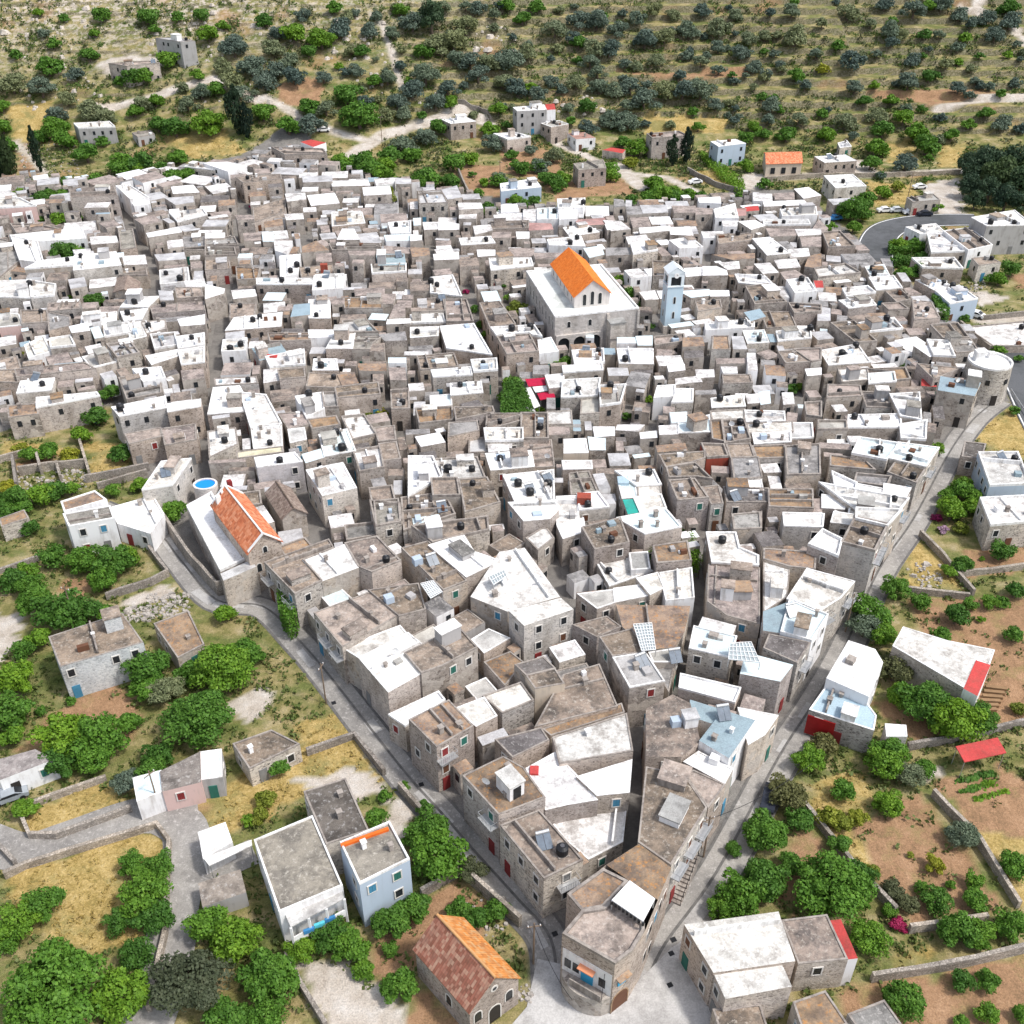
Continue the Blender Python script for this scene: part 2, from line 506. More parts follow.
Q5 W 5.7 s 190,772 325,798 298,860 180,855
Q5 W 6 s 332,772 450,792 430,830 327,810
Q5 W 5.8 s 303,832 420,862 392,898 302,878
Q5 W 5.6 s 162,872 390,907 340,980 152,930
Q5 W 5.2 s 22,827 130,842 120,893 22,885
Q5 W 5.2 s 87,907 160,940 150,970 82,955
Q5 M 5.5 s 180,952 325,990 290,1024 160,1010
Q5 W 5 b 803,622 985,620 1045,770 858,778
Q5 W 5 s 812,850 1030,838 1090,955 862,975
Q5 D 4 s 735,562 825,572 805,640 722,630
Q5 L 5 s 0,462 130,462 133,498 0,500
D3 W 6 s 695,655 1038,608 1098,785 800,828
D3 W 5.6 s 803,835 1050,802 1085,880 845,925
D4 B 5 s 122,640 285,620 360,780 182,797
D4 X 4.8 w 300,641 337,637 397,775 363,779
C4 X 5.1 w 838,634 888,650 838,768 790,742
D4 T 4 s 165,945 280,905 360,1024 210,1080
D4 G 4 s 370,990 500,940 560,1024 420,1060
D3 B 3.2 s 800,972 970,955 1000,1050 830,1070
A1 W 5 r 295,490 430,483 450,502 312,507
A1 L 2.8 r 660,122 740,115 770,155 712,165
A1 N 3 s 450,242 610,225 635,240 500,262
A1 G 2.5 r 525,525 590,515 605,530 545,540
A1 W 5 s 735,650 790,632 920,655 890,675
A2 W 4.5 s 760,467 850,455 885,475 792,487
A2 X 3 w 205,557 240,548 295,560 250,577
A3 W 4 s -20,522 60,515 115,535 30,552
A3 W 7 r 55,420 170,407 180,430 70,437
A3 L 4.5 s 165,482 230,468 265,485 202,500
A3 R0 3.5 w 270,520 330,515 370,540 302,547
A3 X 3 s 410,590 440,582 490,590 480,602
A3 N 7 s 580,527 700,515 735,535 602,547
A3 W 7 b 830,552 920,540 960,560 862,577
A3 X 6 w 182,407 210,405 215,430 185,432
A4 W 4.5 s 190,602 300,590 355,628 240,640
A4 L 3 s 290,560 320,550 340,575 302,582
"""
# trees: sheet kind  x,y,r ...   (crown centre and radius) g green broadleaf, o olive, d dark conifer, c cypress, s shrub, m bougainvillea, y yellow-green, b grey-brown
TREES = """
C1 g 100,280,45 60,310,55 120,335,60 210,220,55 330,230,65 440,240,75 490,210,55 400,310,60 130,400,75 225,430,95 335,430,75 420,440,50 150,545,55 60,690,85 35,830,85 240,930,105 385,930,105 500,870,55 590,650,95 560,740,60 740,680,55 870,640,120 965,600,75 770,850,135 620,1000,60 90,590,50 880,440,45 50,930,50 280,790,22 160,830,25
C1 o 650,740,70
D1 g 90,220,48 230,30,80 345,20,75 570,70,60 590,430,60 500,430,60 540,530,90 570,620,75 440,640,55 510,760,65 170,560,75 60,640,80 200,870,190 450,910,105 780,640,85 880,700,95 985,830,90 850,990,85 20,700,60 930,260,28
D1 o 470,110,55
D1 b 700,860,130
D2 g 95,60,48 670,290,80 705,390,105 620,330,55 470,255,45 500,170,28 575,135,22 520,640,75 590,600,65 632,580,50 190,740,60 300,690,75 380,730,75 525,745,32 430,820,45 550,880,70 780,590,48 850,630,48 920,600,48 80,850,105 60,990,75 650,210,32
D2 y 60,180,40 40,240,40
D2 b 830,450,58
D3 g 985,300,75 900,530,85 830,580,60 985,470,70 290,370,42 245,340,22 870,370,32
D4 g 220,30,60 60,300,85 190,260,50 350,150,45 510,40,75 520,195,57 340,350,45 60,480,85 160,430,50 320,500,130 410,460,60 250,560,60 700,560,58 840,490,38 840,560,48 750,500,22 990,430,58 770,670,78 860,690,60 980,650,68 450,700,70 795,860,45 895,860,45 890,985,45 1015,990,40 580,930,75 790,1010,28 660,60,40 640,510,28 520,600,30
D4 o 600,90,60 800,315,62
D4 y 300,250,48 400,250,40 690,425,38 460,450,32 350,270,40 600,390,14
D4 b 140,150,75 530,520,42 590,570,42
D4 m 555,650,34
C4 g 430,440,85 520,340,60 470,520,60 620,400,42 760,450,55 810,410,32 790,250,42 730,280,32 940,200,48 990,350,48 985,530,38 855,470,17 860,230,12 640,790,105 760,860,105 850,850,70 550,770,60 500,990,70 700,530,38 740,40,55 820,20,45 360,420,35 720,660,40 890,400,35 940,400,30 620,700,45
C4 b 520,660,75 240,960,55
C4 o 400,490,68
C4 y 780,110,26 1000,820,32
C4 m 685,68,24
C4 v 705,112,24
Q1 g 550,310,55 480,430,62 400,520,52 605,610,60 240,600,55 480,380,45 280,800,60 200,820,65 350,790,48 60,840,75 20,900,50 560,800,42 690,770,48 870,900,62 150,985,48 110,880,50 150,620,50
Q1 y 350,620,52 100,590,40 40,780,45
Q2 g 440,960,45
Q2 y 880,410,36 820,430,28
Q3 g 500,270,48 545,320,52 520,385,48 575,390,30 470,330,35 720,175,45 780,155,38 650,405,28
P3 y 530,740,58 355,632,28
P3 g 460,620,28 500,685,30 320,740,24 350,820,24 375,870,24 395,260,45 385,230,35 520,200,40 620,200,35 570,215,30 340,160,30 310,70,22 440,100,45 100,100,60 200,100,50 40,110,50 370,110,30 560,40,45 530,20,35 640,30,45 740,110,55 680,90,45 1000,40,40 
P3 m 282,655,20
P1 g 310,460,75 370,450,50 460,700,48 500,690,40 345,690,28 300,300,55 370,300,50 200,190,48 300,180,48 240,170,40 480,110,48 600,40,55 700,30,55 850,90,55 930,80,55 100,170,40 210,300,30 
P1 y 90,965,30
P1 m 905,250,22
P2 g 900,150,45 680,30,50 830,40,60 760,10,50 900,20,50 
P2 m 240,235,22
P4 g 200,110,48 210,165,55 300,160,48 370,165,38 430,175,30 750,115,38 20,600,38 70,660,38 110,720,30 130,780,30 170,830,28 620,180,28 80,195,35
P5 g 190,240,78 250,190,50 320,160,45 170,330,40 400,420,42 480,412,42 540,410,28 420,560,48 500,550,52 580,550,48 640,560,42 400,490,38 520,475,28 630,475,38 600,680,38 620,730,42 730,790,28 580,230,38 120,250,45 960,540,50 900,590,45 860,590,35 310,75,28 530,95,20 60,325,30 40,340,25
P5 y 390,130,38 220,270,40
P5 d 750,150,55 770,80,60 830,50,80 900,110,85 960,60,85 1000,160,85 850,170,60 930,210,65 780,210,45 1010,230,55 745,30,50 1040,90,80
Q4 g 880,290,35 920,280,28 270,890,25 330,1000,28 60,430,26 170,345,24
Q5 g 430,185,32 590,590,40 540,570,30 700,800,65 780,840,65 660,870,55 840,820,50 720,760,45 900,100,36 1000,140,25 640,820,45 980,400,30
A1 o 50,330,50 160,340,55 265,390,35 220,450,40 360,430,45 410,460,40 290,290,35 920,180,55 880,260,40 990,260,50 910,320,45 790,360,42 720,345,28 560,410,35 940,370,45 740,410,38 1000,370,20 170,130,24
A1 g 190,260,48 520,300,45 570,295,40 660,235,42 400,60,35 580,65,42 210,175,28 820,130,42 850,355,36 530,440,32 610,395,32 820,480,65 690,500,50 620,490,40 250,550,45 150,540,35 340,600,52 400,555,28 480,640,48 560,640,52 640,665,32 700,620,38 220,500,55 380,710,38 240,720,32 110,710,28 20,570,40 10,500,35 10,420,30 350,215,35 60,215,24 610,115,24 370,130,22 250,70,22 150,50,22 790,60,30 700,65,25 880,100,25 470,320,25 780,295,28
A1 c 160,620,20,140 20,650,34,150 55,665,30,150 940,470,34,150 978,500,26,110 0,640,26,130
A2 o 95,190,45 150,235,40 90,280,45 60,320,42 175,300,42 10,260,40 350,110,48 470,120,38 640,90,48 850,100,48 420,280,33 540,305,38 690,285,55 640,360,45 780,345,38 580,395,38 540,455,32 605,445,33 730,400,45 245,485,48 300,425,38 290,305,30 455,405,33 690,540,40 600,570,50 980,700,34 870,240,45 940,250,42 900,300,42 980,240,42 990,325,33 960,560,45 820,230,38 740,180,50 800,160,50 560,130,33 960,60,28 590,260,28 110,130,35 380,60,30 210,60,32 500,60,28 760,30,30 400,200,30 900,30,34
A2 g 280,150,55 170,130,45 230,420,45 150,490,48 50,440,45 430,450,72 380,370,50 790,410,33 745,500,38 940,510,36 640,610,38 550,610,45 450,630,45 520,680,45 360,640,42 800,640,42 870,625,36 700,700,52 790,710,36 940,830,36 680,200,36 980,440,32 490,320,30 330,30,30 590,40,30 230,200,30 60,80,34 440,200,30
A2 d 715,90,52
A3 o 215,115,45 380,80,50 310,80,45 465,125,38 570,150,50 650,140,38 745,120,45 865,110,42 980,150,33 950,210,36 860,185,33 740,220,28 790,240,28 615,245,32 535,260,28 490,255,28 860,275,28 1000,265,33 370,185,42 430,200,42 355,240,36 200,320,33 390,340,40 385,290,32 240,355,28 300,330,36 150,365,36 70,350,45 20,320,42 450,355,38 515,340,45 570,390,52 500,415,28 650,360,45 720,350,50 790,360,48 710,300,28 270,430,28 440,470,48 500,480,45 350,500,36 850,415,33 120,590,24 80,660,30 160,650,36 210,610,40 40,230,50 110,210,38 230,190,28 920,480,22 300,150,35 680,60,30 800,50,32 540,80,32 930,60,32 610,40,30
A3 g 310,180,34 340,430,33 760,445,22 280,480,22 480,560,33 540,580,42 45,610,26 435,690,32 610,720,40 650,765,42 590,775,34 690,770,36 740,765,28 970,650,32 850,620,22 970,540,32 90,70,36 780,500,26 30,20,30 150,30,32 240,700,34 1000,500,30
A3 c 730,600,26,110 676,615,24,95
A3 y 515,640,28
A4 o 110,40,38 330,50,42 475,25,32 125,140,52 5,140,30 350,235,45 205,220,28 500,120,40 500,175,28 535,140,32 690,135,24 585,235,36 765,185,28 720,250,28 570,315,48 5,300,28 160,340,28 360,340,36 765,350,32 850,335,24 890,340,24 990,330,28 30,410,40 20,475,28 135,475,33 320,480,45 445,460,40 935,490,38 1010,510,28 690,550,28 560,640,42 350,540,24 460,690,22 590,40,45 700,20,42 770,60,36 870,70,38 970,90,45 910,140,36 810,100,28 230,90,26 420,90,24
A4 g 630,145,28 765,245,22 650,305,32 130,305,33 435,335,22 60,440,22 230,450,26 390,410,30 500,400,28 470,510,42 550,460,40 600,520,50 640,570,52 740,530,32 870,450,34 440,580,45 420,640,40 650,620,18 90,530,40 240,530,38 960,30,42 640,30,34 790,150,24 680,300,20 290,180,24 930,380,22 960,215,20 0,530,30
A4 y 230,275,28
"""
ZONES = [  # kind, sheet, polygon
('dry','D1','15,480 110,430 590,290 630,350 620,560 560,700 420,720 300,760 150,700 40,560'),
('dry','D1','95,250 380,120 495,215 215,325 115,322'),
('dry','D1','740,200 830,110 1000,60 1010,240 880,290 800,270'),
('dry','C2','170,890 400,850 420,930 560,1090 200,1100'),
('dry','D2','0,60 170,0 440,0 540,120 380,110 200,170 40,260'),
('dry','C4','575,170 700,230 815,375 560,340 540,290'),
('dry','Q5','800,500 960,390 1100,420 1100,640 830,600'),
('dry','D4','850,330 1100,310 1100,580 990,570'),
('dry','D4','540,780 680,700 740,770 520,830'),
('dry','A3','565,465 890,460 890,520 560,530'),
('dry','A1','20,420 200,400 300,560 60,580'),
('dry','A1','640,540 880,520 980,600 760,630'),
('dry','A4','480,560 590,550 600,650 480,640'),
('dry','A4','700,570 800,565 790,660 680,660'),
('dry','Q1','420,560 620,560 670,680 470,720'),
('dry','D4','200,100 420,100 450,300 420,480 300,330'),
('dry','A4','400,710 600,730 580,800 440,820'),
('dry','P4','400,60 560,40 650,120 640,160 430,110'),
('soil','C4','550,390 1100,380 1100,870 870,880 700,640'),
('soil','C4','440,800 600,830 780,930 580,970'),
('soil','C4','820,190 1100,200 1100,270 800,300'),
('soil','D4','380,280 640,170 960,600 600,650 480,520'),
('soil','D4','700,140 960,60 1100,160 1100,320 860,330'),
('soil','C1','100,930 300,760 470,730 560,850 500,960 80,990'),
('soil','C1','230,310 400,300 360,380 240,380'),
('soil','D2','430,660 780,490 960,640 640,740 590,960 480,880'),
('soil','D2','620,900 800,950 780,1100 560,1100'),
('soil','D4','300,900 1100,760 1100,1100 450,1100'),
('soil','A3','0,570 240,600 240,800 140,700 0,690'),
('soil','A2','780,640 1000,660 1030,830 860,760'),
('soil','A3','200,720 500,700 540,760 240,790'),
('soil','A2','100,330 300,310 280,400 120,420'),
('soil','A3','440,280 980,270 980,305 560,300'),
('dry','Q1','0,560 250,560 330,600 300,640 0,640'),
('soil','Q1','80,650 280,640 280,700 90,710'),
('soil','D4','110,380 200,300 280,340 260,600 120,600'),
('soil','A4','400,380 800,350 1000,400 700,440'),
('soil','P5','960,560 1100,560 1100,650 990,640'),
('soil','A1','60,560 120,560 180,700 90,700'),
('pale','C1','-60,430 60,450 110,540 0,640 -60,640'),
('pale','D2','170,800 380,790 480,880 580,1040 600,1120 330,1120'),
('pale','C1','880,790 1050,735 1080,830 960,890'),
('pale','P5','480,130 700,90 735,280 590,300 560,200'),
('pale','P5','750,650 960,690 800,730'),
('pale','D4','650,50 740,60 760,90 680,140'),
('pale','D2','180,100 440,60 540,130 330,230'),
('pale','C1','470,390 680,330 700,370 500,420'),
('pale','P5','200,-10 290,70 150,90 150,30'),
('pale','D2','490,215 590,190 632,270 560,345'),
('pale','C2','560,1050 450,990 480,960 640,1100'),
]
PATHS = [ # dirt paths and tracks: sheet width_m points
('A1',3.2,'400,430 470,415 640,370 760,330 860,315 1030,400'),
('A2',2.6,'0,395 60,385 180,455 330,520 480,560'),
('A1',3,'400,255 430,240 520,230 600,235 640,245'),
('A1',3,'400,255 440,280 560,270'),
('A2',4.2,'380,620 470,570 540,525 700,490 830,440 900,455 945,490'),
('A3',5,'460,650 540,720 560,740'),
('A2',2,'600,340 580,280 560,200 520,100 480,60'),
('A4',2.4,'680,440 860,400 1030,385'),
('A4',3,'780,30 850,60 830,20 900,-20'),
('A4',3.6,'1000,130 1030,170'),
('A4',4.6,'0,705 200,690 450,690 620,680 780,675'),
('A4',4.4,'380,640 430,690'),
('P4',6,'690,80 700,140 690,230 600,250'),
('P4',4.4,'640,95 1024,80'),
('A1',2.6,'60,560 130,620 190,700'),
('P5',4.0,'810,800 1100,775'),
('A3',3,'210,560 330,610 480,680 660,700 780,760'),
]
STREETS = [ # sheet width points  (concrete lanes through and around the village)
('F',4.6,'100,508 152,530 178,560 215,601 262,608 296,640 330,680 400,770 440,815 470,850 515,900 548,940 556,1000 575,1060'),
('F',4.8,'610,1030 645,990 668,945 720,872 780,760 815,705 846,650 880,572 915,520 950,455 975,420 1000,400'),
('F',2.2,'628,860 634,760 645,712 680,640 700,590 705,545 690,500 655,470 645,430'),
('F',2.4,'645,712 620,690 590,665 560,600 548,560 520,545 505,480 498,400 480,330 465,290'),
('F',2.6,'205,480 208,430 214,370 222,320 228,285 240,235 246,200'),
('F',2.0,'320,555 310,520 303,490'),
('F',1.4,'330,100 340,120'),
('F',2.4,'690,490 700,400 730,330 700,250 740,210'),
('F',2.0,'300,320 310,260 290,200'),
('F',2.0,'400,440 395,380 420,320 430,250 400,210'),
('F',2.2,'500,330 560,355 620,352 660,340 640,290 615,265 620,230'),
('F',1.4,'700,400 760,420 820,400 870,450'),
('F',2.2,'150,330 152,270 130,230 128,200'),
('F',1.4,'560,470 610,440 640,430'),
('D1',5.0,'-60,340 80,380 250,330 480,250 600,245 740,215'),
('D1',5.2,'600,240 690,300 690,440 650,600 630,760 560,1000 500,1120'),
('D1',3.6,'680,440 800,440 950,380'),
]
WALLS = [ # sheet height points  (dry stone garden walls)
('D1',1.0,'85,258 115,328 215,330 495,228'),
('D1',1.1,'20,480 100,440 590,290 636,352 622,690 560,980'),
('D1',1.0,'0,366 62,432'),
('D1',.9,'120,212 400,112'),
('C2',1.2,'225,1005 412,938 530,1085'),
('D2',1.4,'560,150 640,240 680,250'),
('D2',1.4,'640,548 782,468'),
('D2',1.8,'830,500 930,590 1010,660'),
('D2',1.1,'140,775 190,885 285,1040'),
('C1',1.3,'420,392 600,335 664,300 592,205'),
('C1',2.6,'646,90 745,245 862,375 1000,345'),
('C1',1.0,'0,290 172,232'),
('D4',1.3,'680,172 850,352 1000,592'),
('D4',1.2,'190,202 400,462 540,612'),
('D4',1.3,'590,682 880,640'),
('D4',1.4,'450,864 760,815 1060,745'),
('C4',1.2,'548,362 805,392'),
('C4',1.2,'612,142 700,230 822,378'),
('C4',1.1,'770,302 1060,268'),
('C4',1.2,'560,985 760,950 1060,880'),
('Q1',1.4,'0,665 140,627'),
('Q1',1.6,'400,562 452,735'),
('Q1',1.6,'430,762 750,702'),
('Q1',1.4,'490,795 740,728'),
('Q1',2.0,'92,805 72,665'),
('Q1',2.0,'190,640 212,722'),
('Q1',1.8,'100,728 250,700 430,690'),
('Q1',1.6,'290,690 310,760'),
('P5',1.6,'700,835 850,965'),
('P5',1.2,'810,800 1090,772'),
('A4',1.4,'0,715 200,700 440,698 770,688'),
('A3',1.6,'738,682 860,740 985,772'),
('A2',1.6,'820,410 900,440 950,480'),
('A2',1.6,'820,680 850,750 880,800'),
('P1',2.0,'120,250 350,230'),
]
AWNINGS = [ # sheet colour height outline label
('Q3','X',3.2,'575,245 690,236 692,272 592,281','rear red awning over the shaded café square'),
('Q3','W',3.0,'610,281 690,275 700,301 626,311','small white awning between the two red café awnings'),
('Q3','X',3.1,'635,316 715,305 727,335 650,349','front red awning over the shaded café square'),
('Q3','W',3.0,'570,291 602,285 650,378 620,390','long white awning beside the dense green square trees'),
('Q5','W',3.0,'40,530 125,530 137,580 40,582','white canopy in a yard west of the corner tower'),
('C4','X',3.0,'755,970 920,935 955,995 790,1032','red metal carport roof beside the ploughed garden on the right'),
('D1','W',2.8,'760,404 940,335 942,356 782,432','long white shed roof beside the lane in the lower left'),
]
# ------------------------------------------------------------------ helpers
import bpy, math, random
import numpy as np
from mathutils import Vector, noise
random.seed(7)
SC = bpy.context.scene
COL = SC.collection
CAMH, FPX, PITCH = 98.0, 1040.0, math.radians(35.0)
SP, CP = math.sin(PITCH), math.cos(PITCH)

def vnoise(x, y, s, seed=0.0):
    """cheap smooth noise, works on numpy arrays"""
    x = x/s+seed*1.7; y = y/s-seed*2.3
    return (np.sin(x*1.3+1.7*np.sin(y*.9+seed))+np.sin(y*1.7-1.1*np.sin(x*1.1))+np.sin((x+y)*.83+2.1*np.sin((x-y)*.47)))/3

def terr(x, y):
    """terrain height: flat village floor, terraced hillside behind"""
    x = np.asarray(x, float); y = np.asarray(y, float)
    s = 333+6*np.sin(x/37)+np.where(x > 120, 4, 0)
    t = np.maximum(0, y-s)
    rise = .42*(np.sqrt(t*t+20**2)-20)
    rise = rise*(1+np.clip(-x, 0, 200)*.0012)
    rise = np.where(y > 640, rise-(y-640)*.3, rise)
    rise = np.maximum(rise, 0)
    amp = np.clip((y-s-5)/25, 0, 1)
    wig = rise+amp*(.9*vnoise(x, y, 21, 1)+.45*vnoise(x, y, 8, 2))
    p = 2.3
    k = wig/p; fl = np.floor(k); fr = k-fl
    st = np.clip((fr-.72)/.2, 0, 1); st = st*st*(3-2*st)
    terr_h = (fl+st)*p
    m = np.clip((x+55)/50, .22, .85)*amp
    h = wig*(1-m)+terr_h*m
    rough = np.clip((-x-20)/60, 0, 1)*amp
    h = h+rough*(.5*vnoise(x, y, 3.1, 4)+.25*vnoise(x, y, 1.4, 5))
    return np.where(y > 640, rise, h)*np.clip((y-s+8)/12, 0, 1)

def ray(px, py):
    u = (px-512)/FPX; v = (py-512)/FPX
    return (u, CP-v*SP, -(SP+v*CP))
def at_z(px, py, z=0.0):
    d = ray(px, py); t = (CAMH-z)/-d[2]
    return Vector((d[0]*t, d[1]*t, z))
def at_h(px, py, h=0.0):
    p = at_z(px, py, h)
    if p.y < 318: return p
    d = ray(px, py); t = 240.0
    while t < 1500:
        if CAMH+d[2]*t < float(terr(d[0]*t, d[1]*t))+h: break
        t += .5
    return Vector((d[0]*t, d[1]*t, CAMH+d[2]*t))
def depth(p): return p.y*CP-(p.z-CAMH)*SP
def project(p):
    z = depth(p); v = -(p.y*SP+(p.z-CAMH)*CP)/z
    return (512+FPX*p.x/z, 512+FPX*v)
def sheet(c, x, y):
    s = SHEETS[c]; return s[0]+x*s[2], s[1]+y*s[2]
def pts_of(c, txt):
    r = []
    for w in txt.split():
        a, b = w.split(',')[:2]; r.append(sheet(c, float(a), float(b)))
    return r

def area2(P): return sum(P[i][0]*P[(i+1) % len(P)][1]-P[(i+1) % len(P)][0]*P[i][1] for i in range(len(P)))/2
def ccw(P): return list(P) if area2(P) > 0 else list(reversed(P))
def inside(x, y, P):
    c = False; n = len(P); j = n-1
    for i in range(n):
        xi, yi, xj, yj = P[i][0], P[i][1], P[j][0], P[j][1]
        if (yi > y) != (yj > y) and x < (xj-xi)*(y-yi)/(yj-yi)+xi: c = not c
        j = i
    return c
def inside_np(X, Y, P):
    c = np.zeros(X.shape, bool); n = len(P); j = n-1
    for i in range(n):
        xi, yi, xj, yj = P[i][0], P[i][1], P[j][0], P[j][1]
        if yi != yj:
            c ^= ((yi > Y) != (yj > Y)) & (X < (xj-xi)*(Y-yi)/(yj-yi)+xi)
        j = i
    return c
def inset(P, d):
    n = len(P); out = []
    for i in range(n):
        a = Vector(P[i-1][:2]); b = Vector(P[i][:2]); c = Vector(P[(i+1) % n][:2])
        e1 = (b-a).normalized(); e2 = (c-b).normalized()
        n1 = Vector((-e1.y, e1.x)); n2 = Vector((-e2.y, e2.x))
        m = n1+n2
        if m.length < .2: m = n1
        m.normalize(); k = d/max(.35, m.dot(n1))
        out.append((b.x+m.x*k, b.y+m.y*k))
    return out

class MB:
    def __init__(s): s.v = []; s.f = []; s.m = []
    def face(s, pts, mi=0):
        n = len(s.v); s.v += [tuple(p) for p in pts]; s.f.append(tuple(range(n, n+len(pts)))); s.m.append(mi)
    def prism(s, P, z0, z1, mi=0, top=True, bottom=False, tm=None):
        P = ccw(P); n = len(P)
        for i in range(n):
            a, b = P[i], P[(i+1) % n]
            s.face([(a[0], a[1], z0), (b[0], b[1], z0), (b[0], b[1], z1), (a[0], a[1], z1)], mi)
        if top: s.face([(p[0], p[1], z1) for p in P], mi if tm is None else tm)
        if bottom: s.face([(p[0], p[1], z0) for p in reversed(P)], mi)
    def box(s, c, size, rz=0, mi=0, tm=None, bottom=True):
        ca, sa = math.cos(rz), math.sin(rz); hx, hy = size[0]/2, size[1]/2
        P = [(c[0]+ca*x-sa*y, c[1]+sa*x+ca*y) for x, y in ((-hx, -hy), (hx, -hy), (hx, hy), (-hx, hy))]
        s.prism(P, c[2], c[2]+size[2], mi, True, bottom, tm)
    def ring(s, P, d, z0, z1, mi=0):
        P = ccw(P); I = inset(P, d); n = len(P)
        for i in range(n):
            j = (i+1) % n; a, b, c, e = P[i], P[j], I[j], I[i]
            s.face([(a[0], a[1], z0), (b[0], b[1], z0), (b[0], b[1], z1), (a[0], a[1], z1)], mi)
            s.face([(a[0], a[1], z1), (b[0], b[1], z1), (c[0], c[1], z1), (e[0], e[1], z1)], mi)
            s.face([(c[0], c[1], z0), (e[0], e[1], z0), (e[0], e[1], z1), (c[0], c[1], z1)], mi)
    def tube(s, a, b, r0, r1=None, n=8, mi=0, cap=True):
        r1 = r0 if r1 is None else r1
        a = Vector(a); b = Vector(b); d = (b-a).normalized()
        u = d.orthogonal().normalized(); w = d.cross(u)
        A = [a+(u*math.cos(t)+w*math.sin(t))*r0 for t in [2*math.pi*k/n for k in range(n)]]
        B = [b+(u*math.cos(t)+w*math.sin(t))*r1 for t in [2*math.pi*k/n for k in range(n)]]
        for k in range(n):
            j = (k+1) % n; s.face([A[k], A[j], B[j], B[k]], mi)
        if cap: s.face(B, mi); s.face(list(reversed(A)), mi)
    def bar(s, a, b, w, h, mi=0):
        a = Vector(a); b = Vector(b); d = b-a; n = Vector((-d.y, d.x, 0)).normalized()*w/2
        up = Vector((0, 0, h/2))
        q = [a-n-up, a+n-up, a+n+up, a-n+up]; r = [p+d for p in q]
        for i in range(4):
            j = (i+1) % 4; s.face([q[i], q[j], r[j], r[i]], mi)
        s.face(q, mi); s.face(list(reversed(r)), mi)
    def build(s, name, mats, parent=None, loc=(0, 0, 0), smooth=False, rz=0.0, merge=False):
        me = bpy.data.meshes.new(name)
        me.from_pydata(s.v, [], s.f)
        for m in (mats if isinstance(mats, (list, tuple)) else [mats]): me.materials.append(m)
        me.polygons.foreach_set('material_index', s.m)
        if smooth: me.polygons.foreach_set('use_smooth', [True]*len(s.f))
        me.update()
        if merge:
            import bmesh
            bm = bmesh.new(); bm.from_mesh(me); bmesh.ops.remove_doubles(bm, verts=bm.verts, dist=.0005); bm.to_mesh(me); bm.free()
        o = bpy.data.objects.new(name, me); COL.objects.link(o)
        o.location = loc; o.rotation_euler = (0, 0, rz)
        if parent is not None: o.parent = parent
        return o
def empty(name, loc, rz=0):
    o = bpy.data.objects.new(name, None); COL.objects.link(o); o.location = loc; o.rotation_euler = (0, 0, rz)
    o.empty_display_size = .3
    return o
def tag(o, label=None, cat=None, group=None, kind=None):
    if label: o['label'] = label
    if cat: o['category'] = cat
    if group: o['group'] = group
    if kind: o['kind'] = kind
    return o
def copy_tree(o, parent=None):
    c = o.copy(); COL.objects.link(c)
    if parent is not None: c.parent = parent
    for ch in list(o.children): copy_tree(ch, c)
    return c

# ------------------------------------------------------------------ materials
def new_mat(name):
    m = bpy.data.materials.new(name); m.use_nodes = True
    nt = m.node_tree; b = nt.nodes['Principled BSDF']
    b.inputs['Specular IOR Level'].default_value = .25
    return m, nt, b
class G:
    def __init__(s, nt): s.nt = nt
    def n(s, t, **k):
        o = s.nt.nodes.new(t)
        for a, b in k.items():
            if a.startswith('i_'): o.inputs[a[2:].replace('_', ' ')].default_value = b
            else: setattr(o, a, b)
        return o
    def l(s, a, b): s.nt.links.new(a, b)
    def pos(s, sc=(1, 1, 1)):
        g = s.n('ShaderNodeNewGeometry'); m = s.n('ShaderNodeMapping'); m.inputs['Scale'].default_value = sc
        s.l(g.outputs['Position'], m.inputs['Vector']); return m.outputs[0]
    def noise(s, vec, scale, detail=3, rough=.55, w=None):
        o = s.n('ShaderNodeTexNoise'); o.inputs['Scale'].default_value = scale; o.inputs['Detail'].default_value = detail
        o.inputs['Roughness'].default_value = rough; s.l(vec, o.inputs['Vector']); return o.outputs['Fac']
    def ramp(s, fac, stops):
        o = s.n('ShaderNodeValToRGB'); r = o.color_ramp
        while len(r.elements) > 1: r.elements.remove(r.elements[-1])
        r.elements[0].position = stops[0][0]; r.elements[0].color = col4(stops[0][1])
        for p, c in stops[1:]:
            e = r.elements.new(p); e.color = col4(c)
        s.l(fac, o.inputs[0]); return o.outputs[0]
    def mix(s, fac, a, b, mode='MIX'):
        o = s.n('ShaderNodeMix', data_type='RGBA', blend_type=mode)
        for i, x in ((0, fac), (6, a), (7, b)):
            if isinstance(x, (int, float)): o.inputs[i].default_value = x if i == 0 else (x, x, x, 1)
            elif isinstance(x, tuple): o.inputs[i].default_value = col4(x)
            else: s.l(x, o.inputs[i])
        return o.outputs[2]
    def math(s, op, a, b=0.0, c=None):
        o = s.n('ShaderNodeMath', operation=op)
        for i, x in enumerate((a, b) if c is None else (a, b, c)):
            if isinstance(x, (int, float)): o.inputs[i].default_value = x
            else: s.l(x, o.inputs[i])
        return o.outputs[0]
    def bump(s, h, strength, dist, b):
        o = s.n('ShaderNodeBump'); o.inputs['Strength'].default_value = strength; o.inputs['Distance'].default_value = dist
        s.l(h, o.inputs['Height']); s.l(o.outputs[0], b.inputs['Normal'])
def col4(c): return (c[0], c[1], c[2], 1.0)
def plain(name, c, rough=.7, var=.12, sc=1.5, metal=0):
    m, nt, b = new_mat(name); g = G(nt); b.inputs['Roughness'].default_value = rough; b.inputs['Metallic'].default_value = metal
    p = g.pos(); f = g.noise(p, sc, 4)
    c1 = tuple(x*(1-var) for x in c); c2 = tuple(min(.9, x*(1+var)) for x in c)
    g.l(g.ramp(f, [(.3, c1), (.7, c2)]), b.inputs['Base Color']); return m
